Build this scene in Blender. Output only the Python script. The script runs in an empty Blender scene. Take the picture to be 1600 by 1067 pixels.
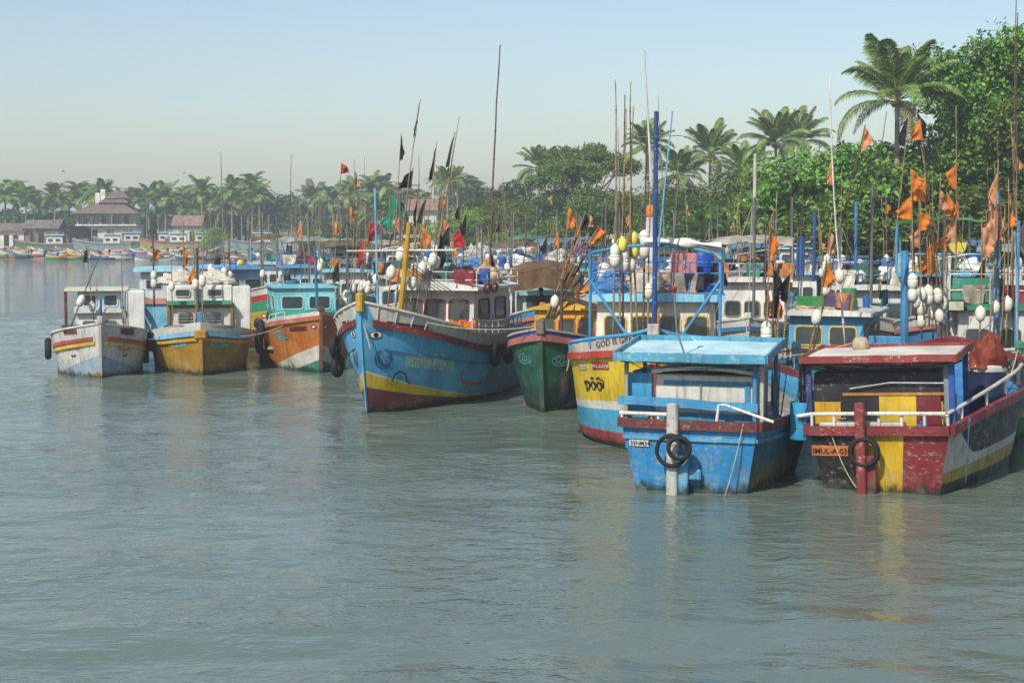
import bpy, math, random
import numpy as np
from mathutils import Vector, Matrix, noise as mnoise

random.seed(7)
R = math.radians
SC = bpy.context.scene
COL = SC.collection

# ------------------------------------------------------------------ camera
CAM_H = 6.0                 # eye height above the water (standing on a bridge)
LENS = 60.0
F = LENS / 36.0 * 1600.0    # focal length in photograph pixels
HORIZON = 350.0
PITCH = math.atan((533.5 - HORIZON) / F)
cam_data = bpy.data.cameras.new('camera')
cam_data.lens = LENS
cam_data.sensor_width = 36.0
cam_data.clip_start = 0.5
cam_data.clip_end = 9000.0
cam = bpy.data.objects.new('camera', cam_data)
COL.objects.link(cam)
cam.location = (0, 0, CAM_H)
cam.rotation_euler = (math.pi / 2 - PITCH, 0, 0)
SC.camera = cam

# ------------------------------------------------------------------ sky and sun
SUN_EL, SUN_AZ = 43.0, -150.0      # azimuth clockwise from the viewing direction (+Y)
world = bpy.data.worlds.new('World')
SC.world = world
world.use_nodes = True
wn = world.node_tree.nodes
wl = world.node_tree.links
wn.clear()
wo = wn.new('ShaderNodeOutputWorld')
wb = wn.new('ShaderNodeBackground')
ws = wn.new('ShaderNodeTexSky')
ws.sky_type = 'NISHITA'
ws.sun_disc = False
ws.sun_elevation = R(SUN_EL)
ws.sun_rotation = R(SUN_AZ)
ws.altitude = 0
ws.air_density = 1.0
ws.dust_density = 1.5
ws.ozone_density = 1.3
wb.inputs['Strength'].default_value = 0.086
wl.new(ws.outputs[0], wb.inputs[0])
wl.new(wb.outputs[0], wo.inputs[0])

sun_data = bpy.data.lights.new('sun', 'SUN')
sun_data.energy = 3.5
sun_data.angle = R(0.6)
sun_data.color = (1.0, 0.95, 0.86)
sun = bpy.data.objects.new('sun', sun_data)
COL.objects.link(sun)
_sd = Vector((math.sin(R(SUN_AZ)) * math.cos(R(SUN_EL)), math.cos(R(SUN_AZ)) * math.cos(R(SUN_EL)), math.sin(R(SUN_EL))))
sun.rotation_euler = _sd.to_track_quat('Z', 'Y').to_euler()
sun.location = (-30, -30, 60)

SC.view_settings.view_transform = 'Standard'
SC.view_settings.look = 'None'
SC.view_settings.exposure = 0.7
SC.view_settings.gamma = 1.0
SC.view_settings.use_curve_mapping = False
SC.render.engine = 'CYCLES'
SC.cycles.use_denoising = True
SC.cycles.max_bounces = 6
SC.cycles.diffuse_bounces = 2
SC.cycles.glossy_bounces = 3
SC.cycles.transmission_bounces = 3
SC.cycles.transparent_max_bounces = 6
SC.cycles.volume_bounces = 1
SC.cycles.sample_clamp_indirect = 6.0


# ------------------------------------------------------------------ measuring helpers
def Xat(px, Y, z=0.0):
    d = Y * math.cos(PITCH) + (CAM_H - z) * math.sin(PITCH)
    return (px - 800.0) / F * d


def Zat(py, Y):
    a = math.atan((py - 533.5) / F) + PITCH
    return CAM_H - Y * math.tan(a)


def Ywl(py, z=0.0):
    a = math.atan((py - 533.5) / F) + PITCH
    return (CAM_H - z) / math.tan(a)


def at(px, py, Y):
    z = Zat(py, Y)
    return Vector((Xat(px, Y, z), Y, z))


# ------------------------------------------------------------------ materials
def lin(c):
    if isinstance(c, str):
        c = c.lstrip('#')
        c = [int(c[i:i + 2], 16) / 255.0 for i in (0, 2, 4)]
        c = [x / 12.92 if x <= 0.04045 else ((x + 0.055) / 1.055) ** 2.4 for x in c]
    return (c[0], c[1], c[2], 1.0)


class NT:
    def __init__(self, name):
        self.m = bpy.data.materials.new(name)
        self.m.use_nodes = True
        self.t = self.m.node_tree
        self.t.nodes.clear()
        self.out = self.t.nodes.new('ShaderNodeOutputMaterial')

    def n(self, kind, **kw):
        nd = self.t.nodes.new('ShaderNode' + kind)
        for k, v in kw.items():
            setattr(nd, k, v)
        return nd

    def l(self, a, b):
        self.t.links.new(a, b)

    def noise(self, vec, scale, detail=3.0, rough=0.55, dist=0.0):
        nd = self.n('TexNoise')
        nd.inputs['Scale'].default_value = scale
        nd.inputs['Detail'].default_value = detail
        nd.inputs['Roughness'].default_value = rough
        nd.inputs['Distortion'].default_value = dist
        if vec is not None:
            self.l(vec, nd.inputs['Vector'])
        return nd.outputs[0]

    def ramp(self, val, a, b, va=0.0, vb=1.0):
        nd = self.n('MapRange')
        nd.interpolation_type = 'SMOOTHSTEP'
        nd.inputs['From Min'].default_value = a
        nd.inputs['From Max'].default_value = b
        nd.inputs['To Min'].default_value = va
        nd.inputs['To Max'].default_value = vb
        self.l(val, nd.inputs['Value'])
        return nd.outputs[0]

    def mix(self, fac, a, b, mode='MIX'):
        nd = self.n('Mix', data_type='RGBA', blend_type=mode)
        for i, v in ((0, fac), (6, a), (7, b)):
            if hasattr(v, 'is_linked') or hasattr(v, 'links'):
                self.l(v, nd.inputs[i])
            else:
                nd.inputs[i].default_value = v
        return nd.outputs[2]

    def math(self, op, a, b=None):
        nd = self.n('Math', operation=op)
        for i, v in enumerate((a, b)):
            if v is None:
                continue
            if hasattr(v, 'links'):
                self.l(v, nd.inputs[i])
            else:
                nd.inputs[i].default_value = v
        return nd.outputs[0]

    def scaled(self, vec, s):
        nd = self.n('Mapping')
        nd.inputs['Scale'].default_value = s
        self.l(vec, nd.inputs['Vector'])
        return nd.outputs[0]

    def bump(self, h, strength, dist=0.02, normal=None):
        nd = self.n('Bump')
        nd.inputs['Strength'].default_value = strength
        nd.inputs['Distance'].default_value = dist
        self.l(h, nd.inputs['Height'])
        if normal is not None:
            self.l(normal, nd.inputs['Normal'])
        return nd.outputs[0]

    def bsdf(self, color, rough=0.5, normal=None, metal=0.0, spec=0.5):
        b = self.n('BsdfPrincipled')
        if hasattr(color, 'links'):
            self.l(color, b.inputs['Base Color'])
        else:
            b.inputs['Base Color'].default_value = color
        if hasattr(rough, 'links'):
            self.l(rough, b.inputs['Roughness'])
        else:
            b.inputs['Roughness'].default_value = rough
        b.inputs['Metallic'].default_value = metal
        b.inputs['Specular IOR Level'].default_value = spec
        if normal is not None:
            self.l(normal, b.inputs['Normal'])
        self.l(b.outputs[0], self.out.inputs['Surface'])
        return b


_PAINT = {}


def paint(hexc, wear=0.5, hull=False, rough=0.5, under='#8f8a80'):
    key = (hexc, wear, hull, rough, under)
    if key in _PAINT:
        return _PAINT[key]
    t = NT('paint_' + str(hexc).strip('#') + ('_hull' if hull else ''))
    tc = t.n('TexCoord')
    vec = tc.outputs['Object']
    base = tuple(0.82 * c for c in lin(hexc)[:3]) + (1.0,)
    # broad fading of the coat
    fade = t.ramp(t.noise(vec, 0.9, 4.0), 0.3, 0.72)
    pale = tuple(min(1.0, c * 1.12 + 0.006) for c in base[:3]) + (1,)
    deep = tuple(c * 0.72 for c in base[:3]) + (1,)
    col = t.mix(fade, deep, pale)
    # run-down streaks of dirt
    st = t.noise(t.scaled(vec, (5.0, 5.0, 0.45)), 2.2, 5.0, 0.65)
    # sun-bleached and scuffed areas
    bl = t.noise(t.scaled(vec, (1.0, 1.0, 1.8)), 1.7, 6.0, 0.7, 0.4)
    lum = 0.30 * base[0] + 0.5 * base[1] + 0.2 * base[2]
    ch = tuple(0.55 * c + 0.45 * lum + 0.10 * min(1.0, 0.1 + 3 * lum) for c in base[:3]) + (1,)
    col = t.mix(t.ramp(bl, 0.5, 0.72, 0.0, 0.6 * wear), col, ch)
    streak = t.ramp(st, 0.47, 0.76, 0.0, 0.68 * wear)
    col = t.mix(streak, col, lin('#41382b'))
    # chipped and rubbed-off patches
    pe = t.noise(t.scaled(vec, (1.0, 1.0, 1.6)), 6.5, 7.0, 0.72)
    peel = t.ramp(pe, 0.64 - 0.085 * wear, 0.665 - 0.085 * wear, 0.0, 0.58)
    peel = t.math('MULTIPLY', peel, t.ramp(t.noise(vec, 0.9, 3.0), 0.44, 0.62))      # chips come in worn areas
    col = t.mix(peel, col, lin(under))
    sc = t.noise(t.scaled(vec, (0.7, 0.7, 9.0)), 5.0, 4.0, 0.7)
    scratch = t.ramp(sc, 0.68, 0.72, 0.0, 0.5 * wear * min(1.0, 0.25 + 3 * lum))
    col = t.mix(scratch, col, lin('#cfcac0'))
    if hull:
        g = t.n('NewGeometry')
        sx = t.n('SeparateXYZ')
        t.l(g.outputs['Position'], sx.inputs[0])
        nz = t.noise(t.scaled(vec, (3.0, 3.0, 0.7)), 2.0, 5.0, 0.7)
        hz = t.math('SUBTRACT', sx.outputs['Z'], t.math('MULTIPLY', nz, 0.75))
        slime = t.ramp(hz, -0.34, -0.1, 1.0, 0.0)
        col = t.mix(t.math('MULTIPLY', slime, 0.9), col, lin('#20261a'))
        salt = t.ramp(hz, -0.1, 0.35, 0.35 * min(1.0, 0.3 + 3 * lum), 0.0)
        col = t.mix(t.math('MULTIPLY', salt, t.ramp(t.noise(vec, 3.0, 5.0), 0.45, 0.7)), col, lin('#9a9580'))
    dent = t.noise(vec, 1.6, 3.0)
    nrm = t.bump(dent, 0.25, 0.06)
    nrm = t.bump(t.math('ADD', pe, sc), 0.25, 0.012, nrm)
    rg = t.ramp(st, 0.3, 0.75, rough - 0.12, min(0.95, rough + 0.25))
    t.bsdf(col, rg, nrm, 0.0, 0.22)
    _PAINT[key] = t.m
    return t.m


_SIMPLE = {}


def simple(name, hexc, rough=0.6, metal=0.0, var=0.25, scale=3.0, bump=0.15, spec=0.3, bscale=None):
    if name in _SIMPLE:
        return _SIMPLE[name]
    t = NT(name)
    tc = t.n('TexCoord')
    vec = tc.outputs['Object']
    base = lin(hexc)
    base = tuple(0.88 * c for c in base[:3]) + (1.0,)
    nz = t.noise(vec, scale, 5.0, 0.6)
    col = t.mix(t.ramp(nz, 0.3, 0.7), tuple(c * (1 - var) for c in base[:3]) + (1,), tuple(min(1, c * (1 + var * 0.6)) for c in base[:3]) + (1,))
    b = t.noise(vec, bscale or scale * 5, 4.0)
    t.bsdf(col, rough, t.bump(b, bump, 0.02), metal, spec)
    _SIMPLE[name] = t.m
    return t.m


def cloth(name, hexc, var=0.3, scale=2.5, rough=0.85, through=0.0):
    if name in _SIMPLE:
        return _SIMPLE[name]
    t = NT(name)
    tc = t.n('TexCoord')
    vec = tc.outputs['Object']
    base = lin(hexc)
    base = tuple(0.88 * c for c in base[:3]) + (1.0,)
    nz = t.noise(vec, scale, 5.0, 0.65)
    col = t.mix(t.ramp(nz, 0.3, 0.7), tuple(c * (1 - var) for c in base[:3]) + (1,), tuple(min(1, c * 1.1 + .01) for c in base[:3]) + (1,))
    fold = t.noise(t.scaled(vec, (1, 1, 0.35)), 7.0, 3.0, 0.6, 1.5)
    nrm = t.bump(fold, 0.5, 0.05)
    b = t.bsdf(col, rough, nrm, 0.0, 0.25)
    if through > 0:
        tr = t.n('BsdfTranslucent')
        t.l(col, tr.inputs[0])
        mx = t.n('MixShader')
        mx.inputs[0].default_value = through
        t.l(b.outputs[0], mx.inputs[1])
        t.l(tr.outputs[0], mx.inputs[2])
        t.l(mx.outputs[0], t.out.inputs['Surface'])
    _SIMPLE[name] = t.m
    return t.m


def leaf_mat(name, dark, light, rough=0.5, through=0.3):
    t = NT(name)
    g = t.n('NewGeometry')
    tc = t.n('TexCoord')
    oi = t.n('ObjectInfo')
    rnd = g.outputs['Random Per Island']
    big = t.noise(tc.outputs['Object'], 0.45, 3.0)
    f = t.math('ADD', t.math('MULTIPLY', rnd, 0.65), t.math('MULTIPLY', big, 0.5))
    col = t.mix(t.ramp(f, 0.15, 0.95), lin(dark), lin(light))
    hv = t.n('HueSaturation')
    t.l(t.math('ADD', 0.475, t.math('MULTIPLY', oi.outputs['Random'], 0.035)), hv.inputs['Hue'])
    t.l(t.math('ADD', 0.78, t.math('MULTIPLY', oi.outputs['Random'], 0.45)), hv.inputs['Value'])
    t.l(col, hv.inputs['Color'])
    col = hv.outputs[0]
    b = t.bsdf(col, rough, None, 0.0, 0.22)
    tr = t.n('BsdfTranslucent')
    t.l(t.mix(1.0, col, (1.1, 1.1, 0.45, 1), 'MULTIPLY'), tr.inputs[0])
    mx = t.n('MixShader')
    mx.inputs[0].default_value = through
    t.l(b.outputs[0], mx.inputs[1])
    t.l(tr.outputs[0], mx.inputs[2])
    t.l(mx.outputs[0], t.out.inputs['Surface'])
    return t.m


def glass_mat():
    if 'window_glass' in _SIMPLE:
        return _SIMPLE['window_glass']
    t = NT('window_glass')
    tc = t.n('TexCoord')
    nz = t.noise(tc.outputs['Object'], 2.0, 3.0)
    col = t.mix(nz, lin('#1b2224'), lin('#39423f'))
    t.bsdf(col, t.ramp(nz, 0.3, 0.7, 0.08, 0.28), t.bump(nz, 0.08, 0.02), 0.0, 0.6)
    _SIMPLE['window_glass'] = t.m
    return t.m


# ------------------------------------------------------------------ objects
def tag(o, label=None, cat=None, group=None, kind=None):
    if label:
        o['label'] = label
    if cat:
        o['category'] = cat
    if group:
        o['group'] = group
    if kind:
        o['kind'] = kind
    return o


def empty(name, loc=(0, 0, 0), rz=0.0):
    o = bpy.data.objects.new(name, None)
    o.empty_display_size = 0.2
    o.location = loc
    o.rotation_euler = (0, 0, rz)
    COL.objects.link(o)
    return o


def place(mesh, name, parent=None, loc=(0, 0, 0), rot=(0, 0, 0), scale=(1, 1, 1)):
    o = bpy.data.objects.new(name, mesh)
    o.location = loc
    o.rotation_euler = rot
    o.scale = scale
    COL.objects.link(o)
    if parent is not None:
        o.parent = parent
    return o


def wobble(p, k, seed):
    return Vector((mnoise.noise(Vector((p.x * 1.3, p.y * 1.3, seed))), mnoise.noise(Vector((p.x * 1.3 + 9, p.y * 1.3, seed))), mnoise.noise(Vector((p.x * 1.7, p.y * 1.7 + 5, seed))))) * k


class MB:
    """collects shapes into one mesh"""

    def __init__(self):
        self.v = []
        self.f = []
        self.m = []

    def face(self, idx, mat=0):
        self.f.append(tuple(idx))
        self.m.append(mat)

    def poly(self, pts, mat=0):
        b = len(self.v)
        self.v.extend(tuple(p) for p in pts)
        self.face(range(b, b + len(pts)), mat)

    def box(self, c, s, rot=None, bev=0.0, mat=0):
        c = Vector(c)
        h = Vector(s) * 0.5
        bev = min(bev, 0.45 * min(s))
        rm = rot if rot is not None else None
        pts = []
        if bev <= 0:
            for dx in (-1, 1):
                for dy in (-1, 1):
                    for dz in (-1, 1):
                        pts.append(Vector((dx * h.x, dy * h.y, dz * h.z)))
            fs = [(0, 1, 3, 2), (4, 6, 7, 5), (0, 4, 5, 1), (2, 3, 7, 6), (0, 2, 6, 4), (1, 5, 7, 3)]
        else:
            idx = {}
            for dx in (-1, 1):
                for dy in (-1, 1):
                    for dz in (-1, 1):
                        for ax in range(3):
                            d = [dx, dy, dz]
                            p = Vector([d[i] * (h[i] - (0 if i == ax else bev)) for i in range(3)])
                            idx[(dx, dy, dz, ax)] = len(pts)
                            pts.append(p)
            fs = []
            for ax in range(3):
                a, b2 = [i for i in range(3) if i != ax]
                for sg in (-1, 1):
                    q = []
                    for sa, sb in ((-1, -1), (1, -1), (1, 1), (-1, 1)):
                        d = [0, 0, 0]
                        d[ax] = sg
                        d[a] = sa
                        d[b2] = sb
                        q.append(idx[(d[0], d[1], d[2], ax)])
                    flip = (sg < 0) ^ (ax == 1)
                    fs.append(tuple(reversed(q)) if flip else tuple(q))
            for ax in range(3):
                a, b2 = [i for i in range(3) if i != ax]
                for sa in (-1, 1):
                    for sb in (-1, 1):
                        q = []
                        for (sg, which) in ((-1, a), (1, a), (1, b2), (-1, b2)):
                            d = [0, 0, 0]
                            d[ax] = sg
                            d[a] = sa
                            d[b2] = sb
                            q.append(idx[(d[0], d[1], d[2], which)])
                        fs.append(tuple(q))
            for dx in (-1, 1):
                for dy in (-1, 1):
                    for dz in (-1, 1):
                        fs.append(tuple(idx[(dx, dy, dz, ax)] for ax in range(3)))
        b = len(self.v)
        for p in pts:
            if rm is not None:
                p = rm @ p
            self.v.append(tuple(c + p))
        for f in fs:
            self.face([b + i for i in f], mat)
        return self

    def beam(self, p0, p1, w, h, mat=0, bev=0.0, up=(0, 0, 1)):
        p0, p1 = Vector(p0), Vector(p1)
        d = p1 - p0
        ln = d.length
        x = d / ln
        u = Vector(up)
        if abs(x.dot(u)) > 0.97:
            u = Vector((1, 0, 0))
        y = u.cross(x).normalized()
        z = x.cross(y)
        rm = Matrix((x, y, z)).transposed()
        return self.box((p0 + p1) / 2, (ln, w, h), rm, bev, mat)

    def board(self, p0, p1, w, h, seed=0, k=0.018, n=14, mat=0):
        """a warped plank with a chewed edge"""
        p0, p1 = Vector(p0), Vector(p1)
        x = (p1 - p0).normalized()
        y = Vector((0, 0, 1)).cross(x).normalized()
        z = x.cross(y)
        rings = []
        for i in range(n + 1):
            p = p0.lerp(p1, i / n)
            q = p + wobble(p, k, seed)
            c = 1 - (0.22 * max(0, mnoise.noise(Vector((i * .9, seed * 3.7, 1)))))
            e = mnoise.noise(Vector((i * 1.7, seed * 1.9, 4))) * .012
            rings.append([q + y * w / 2 + z * h / 2 * 1, q - y * w / 2 + z * (h / 2 + e), q - y * w / 2 - z * h / 2 * c, q + y * w / 2 - z * h / 2 * c])
        return self.loft(rings, mat)

    def tube(self, pts, r, n=6, r2=None, mat=0, closed=False):
        pts = [Vector(p) for p in pts]
        m = len(pts)
        b = len(self.v)
        prev = None
        for i, p in enumerate(pts):
            if closed:
                d = pts[(i + 1) % m] - pts[i - 1]
            else:
                d = pts[min(i + 1, m - 1)] - pts[max(i - 1, 0)]
            d.normalize()
            if prev is None:
                u = Vector((0, 0, 1)) if abs(d.z) < 0.9 else Vector((1, 0, 0))
                a = d.cross(u).normalized()
            else:
                a = (prev - d * prev.dot(d)).normalized()
            prev = a
            c = d.cross(a)
            if callable(r):
                rr = r(i / max(1, m - 1))
            else:
                rr = r if r2 is None else r + (r2 - r) * i / max(1, m - 1)
            for k in range(n):
                an = 2 * math.pi * k / n
                self.v.append(tuple(p + (a * math.cos(an) + c * math.sin(an)) * rr))
        rng = range(m) if closed else range(m - 1)
        for i in rng:
            j = (i + 1) % m
            for k in range(n):
                k2 = (k + 1) % n
                self.face((b + i * n + k, b + i * n + k2, b + j * n + k2, b + j * n + k), mat)
        if not closed:
            self.face([b + k for k in reversed(range(n))], mat)
            self.face([b + (m - 1) * n + k for k in range(n)], mat)
        return self

    def lathe(self, prof, n=14, c=(0, 0, 0), mat=0, rm=None):
        b = len(self.v)
        c = Vector(c)
        for (r, z) in prof:
            for k in range(n):
                an = 2 * math.pi * k / n
                p = Vector((r * math.cos(an), r * math.sin(an), z))
                if rm is not None:
                    p = rm @ p
                self.v.append(tuple(c + p))
        for i in range(len(prof) - 1):
            for k in range(n):
                k2 = (k + 1) % n
                self.face((b + i * n + k, b + i * n + k2, b + (i + 1) * n + k2, b + (i + 1) * n + k), mat)
        self.face([b + k for k in reversed(range(n))], mat)
        self.face([b + (len(prof) - 1) * n + k for k in range(n)], mat)
        return self

    def grid(self, fn, nu, nv, mat=0):
        b = len(self.v)
        for i in range(nu + 1):
            for j in range(nv + 1):
                self.v.append(tuple(fn(i / nu, j / nv)))
        for i in range(nu):
            for j in range(nv):
                a = b + i * (nv + 1) + j
                mm = mat(i / nu, j / nv) if callable(mat) else mat
                self.face((a, a + nv + 1, a + nv + 2, a + 1), mm)
        return self

    def loft(self, rings, mat=0, closed=True, caps=True):
        """rings: list of equal-length point loops"""
        b = len(self.v)
        n = len(rings[0])
        for rg in rings:
            self.v.extend(tuple(p) for p in rg)
        for i in range(len(rings) - 1):
            for k in range(n if closed else n - 1):
                k2 = (k + 1) % n
                self.face((b + i * n + k, b + i * n + k2, b + (i + 1) * n + k2, b + (i + 1) * n + k), mat)
        if caps and closed:
            self.face([b + k for k in reversed(range(n))], mat)
            self.face([b + (len(rings) - 1) * n + k for k in range(n)], mat)
        return self

    def mesh(self, name, mats, smooth=False, sharp=42):
        me = bpy.data.meshes.new(name)
        me.from_pydata(self.v, [], self.f)
        if not isinstance(mats, (list, tuple)):
            mats = [mats]
        for m in mats:
            me.materials.append(m)
        if len(mats) > 1:
            me.polygons.foreach_set('material_index', np.array(self.m, dtype=np.int32))
        if smooth:
            me.polygons.foreach_set('use_smooth', np.ones(len(self.f), dtype=bool))
            me.update()
            if sharp:
                me.set_sharp_from_angle(angle=R(sharp))
        me.update()
        return me

    def build(self, name, mats, parent=None, smooth=False, sharp=42, loc=(0, 0, 0), rot=(0, 0, 0)):
        return place(self.mesh(name, mats, smooth, sharp), name, parent, loc, rot)


_TXT = {}


def text_geo(s, size=1.0, bold=0.0, spacing=1.0):
    """flat letters as (verts, faces) with the origin at the left of the baseline"""
    key = (s, bold, spacing)
    if key not in _TXT:
        cu = bpy.data.curves.new('lettering', 'FONT')
        cu.body = s
        cu.size = 1.0
        cu.offset = bold
        cu.space_character = spacing
        cu.resolution_u = 3
        o = bpy.data.objects.new('lettering', cu)
        COL.objects.link(o)
        bpy.context.view_layer.update()
        me = bpy.data.meshes.new_from_object(o.evaluated_get(bpy.context.evaluated_depsgraph_get()))
        vs = [tuple(v.co) for v in me.vertices]
        fs = [tuple(p.vertices) for p in me.polygons]
        bpy.data.objects.remove(o)
        bpy.data.curves.remove(cu)
        bpy.data.meshes.remove(me)
        _TXT[key] = (vs, fs)
    vs, fs = _TXT[key]
    return [(x * size, y * size) for (x, y, z) in vs], fs


def stroke_geo(lines, w):
    """painted brush strokes: polylines -> flat ribbons"""
    vs, fs = [], []
    for ln in lines:
        ln = [Vector((p[0], p[1])) for p in ln]
        b = len(vs)
        for i, p in enumerate(ln):
            d = ln[min(i + 1, len(ln) - 1)] - ln[max(i - 1, 0)]
            if d.length < 1e-6:
                d = Vector((1, 0))
            d.normalize()
            q = Vector((-d.y, d.x)) * w / 2
            vs.append(tuple(p + q))
            vs.append(tuple(p - q))
        for i in range(len(ln) - 1):
            a = b + 2 * i
            fs.append((a, a + 1, a + 3, a + 2))
    return vs, fs


def arc(cx, cy, rx, ry, a0, a1, n=14):
    return [(cx + rx * math.cos(R(a0 + (a1 - a0) * i / n)), cy + ry * math.sin(R(a0 + (a1 - a0) * i / n))) for i in range(n + 1)]


def rect_geo(w, h, nx=8, ny=1, ragged=0.0):
    vs, fs = [], []
    for i in range(nx + 1):
        for j in range(ny + 1):
            vs.append((w * i / nx + random.uniform(-1, 1) * ragged, h * j / ny + random.uniform(-1, 1) * ragged))
    for i in range(nx):
        for j in range(ny):
            a = i * (ny + 1) + j
            fs.append((a, a + ny + 1, a + ny + 2, a + 1))
    return vs, fs


def ellipse_geo(rx, ry, n=20):
    return [(rx * math.cos(2 * math.pi * i / n), ry * math.sin(2 * math.pi * i / n)) for i in range(n)], [tuple(range(n))]

# ================================================================== THE SETTING
# ------------------------------------------------------------------ water
def water_mesh():
    xs = np.concatenate([[-3400, -2000, -1000, -500, -250, -130, -80, -60, -50, -44], np.arange(-40, 40.01, 0.24), [44, 50, 60, 80, 130, 250, 500, 1000, 2000, 3400]])
    ys = np.concatenate([[-600, -200, -60, -10, 4, 10, 14], np.arange(17, 60, 0.17), np.arange(60, 120, 0.4), [124, 130, 140, 155, 175, 200, 240, 300, 400, 600, 1000, 2000, 3400]])
    X, Y = np.meshgrid(xs, ys, indexing='ij')
    rng = np.random.default_rng(3)
    Z = np.zeros_like(X)
    # slow patches: breeze ruffles the open left, the raft shelters the right
    for k in range(34):
        lam = 0.75 * (5.2 / 0.75) ** (k / 33.0)
        ang = rng.normal(0.10, 0.52)
        kx, ky = math.sin(ang) * 2 * math.pi / lam, math.cos(ang) * 2 * math.pi / lam
        amp = 0.0038 * lam ** 0.75 * rng.uniform(0.6, 1.4)
        ph = rng.uniform(0, 6.28)
        g = 0.65 + 0.35 * np.sin(X * 0.09 * rng.uniform(.6, 1.5) + Y * 0.07 * rng.uniform(.6, 1.5) + rng.uniform(0, 6.28))
        arg = X * kx + Y * ky + ph
        Z += amp * g * (np.sin(arg) + 0.22 * np.sin(2 * arg + 1.57))
    edge = np.clip((40 - np.abs(X)) / 4.0, 0, 1) * np.clip((Y - 16) / 3.0, 0, 1) * np.clip((120 - Y) / 20.0, 0, 1)
    lee = 1.0 - 0.45 * np.clip((X + 16) / 20.0, 0, 1) * np.clip((Y - 22) / 12.0, 0, 1)
    Z *= edge * lee
    nx, ny = X.shape
    co = np.stack([X, Y, Z], -1).reshape(-1, 3)
    i = np.arange(nx - 1)[:, None] * ny + np.arange(ny - 1)[None, :]
    q = np.stack([i, i + ny, i + ny + 1, i + 1], -1).reshape(-1, 4)
    return np_mesh('water', co, q, True)


def np_mesh(name, co, quads, smooth=False):
    me = bpy.data.meshes.new(name)
    co = np.asarray(co, dtype=np.float32)
    quads = np.asarray(quads, dtype=np.int32)
    nf, k = quads.shape
    me.vertices.add(len(co))
    me.vertices.foreach_set('co', co.ravel())
    me.loops.add(nf * k)
    me.loops.foreach_set('vertex_index', quads.ravel())
    me.polygons.add(nf)
    me.polygons.foreach_set('loop_start', np.arange(0, nf * k, k, dtype=np.int32))
    me.polygons.foreach_set('loop_total', np.full(nf, k, dtype=np.int32))
    if smooth:
        me.polygons.foreach_set('use_smooth', np.ones(nf, dtype=bool))
    me.update(calc_edges=True)
    me.validate()
    return me


def water_material():
    t = NT('lagoon_water')
    tc = t.n('TexCoord')
    v = tc.outputs['Object']
    n1 = t.noise(t.scaled(v, (0.8, 1.15, 1.0)), 2.0, 3.0, 0.5, 0.6)
    n2 = t.noise(t.scaled(v, (1.0, 1.5, 1.0)), 5.5, 2.0, 0.5, 0.3)
    patch = t.ramp(t.noise(t.scaled(v, (0.5, 1.0, 1.0)), 0.09, 3.0), 0.38, 0.62, 0.45, 1.25)
    h = t.math('ADD', t.math('MULTIPLY', n1, 0.085), t.math('MULTIPLY', n2, 0.022))
    sx = t.n('SeparateXYZ')
    t.l(v, sx.inputs[0])
    lee = t.ramp(sx.outputs['X'], -16.0, 4.0, 1.0, 0.78)      # the raft shelters the right half from the breeze
    h = t.math('MULTIPLY', t.math('MULTIPLY', h, patch), lee)
    nrm = t.bump(h, 1.0, 1.0)
    silt = t.noise(v, 0.12, 3.0)
    col = t.mix(silt, lin('#536056'), lin('#5f6c62'))
    b = t.bsdf(col, 0.045, nrm, 0.0, 0.5)
    b.inputs['IOR'].default_value = 1.333
    return t.m


wm = water_mesh()
wm.materials.append(water_material())
tag(place(wm, 'water'), 'grey green rippled lagoon water reflecting the boats', 'water', kind='structure')

# ------------------------------------------------------------------ land
SH = [(-2000, 360), (-600, 335), (-200, 312), (-92, 299), (-62, 284), (-42, 276), (-34, 268), (-19, 252), (-1.5, 205), (10.5, 150), (18.7, 112), (25, 94), (60, 74), (200, 40), (600, 0), (2000, -100)]


def shore(x):
    return float(np.interp(x, [p[0] for p in SH], [p[1] for p in SH]))


def land_z(x, y):
    d = y - shore(x) + 1.5 * mnoise.noise(Vector((x * 0.12, y * 0.12, 0)))
    if d < 0:
        return max(-2.0, d * 0.12)
    return 1.5 * (1 - math.exp(-d / 9.0)) + 0.12 * mnoise.noise(Vector((x * 0.3, y * 0.3, 3))) * min(1, d / 4)


def land_mesh():
    us = list(np.concatenate([np.linspace(-2000, -220, 12), np.arange(-200, 80, 2.5), np.linspace(90, 2000, 18)]))
    ds = [-14, -6, -3, -1.5, -0.5, 0.3, 1, 2, 3.5, 5, 7, 10, 14, 20, 30, 45, 70, 120, 250, 600, 1500, 2900]
    mb = MB()
    ny = len(ds)
    for x in us:
        for d in ds:
            y = shore(x) + d
            mb.v.append((x, y, land_z(x, y)))
    for i in range(len(us) - 1):
        for j in range(ny - 1):
            a = i * ny + j
            mb.face((a, a + ny, a + ny + 1, a + 1))
    t = NT('shore_ground')
    tc = t.n('TexCoord')
    v = tc.outputs['Object']
    g = t.n('NewGeometry')
    sx = t.n('SeparateXYZ')
    t.l(g.outputs['Position'], sx.inputs[0])
    n1 = t.noise(v, 0.5, 6.0, 0.65)
    sand = t.mix(n1, lin('#7d7058'), lin('#b3a587'))
    grass = t.mix(t.noise(v, 1.5, 5.0), lin('#2f3a18'), lin('#59622f'))
    hz = t.math('ADD', sx.outputs['Z'], t.math('MULTIPLY', n1, 0.5))
    col = t.mix(t.ramp(hz, 1.45, 1.7), sand, grass)
    col = t.mix(t.ramp(sx.outputs['Z'], 0.05, 0.3, 0.6, 0.0), col, lin('#4a4435'))
    t.bsdf(col, 0.9, t.bump(n1, 0.5, 0.3))
    return mb.build('shore_ground', t.m, smooth=True, sharp=None)


tag(land_mesh(), 'sandy shore and green ground of the far bank', 'ground', kind='structure')

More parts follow.
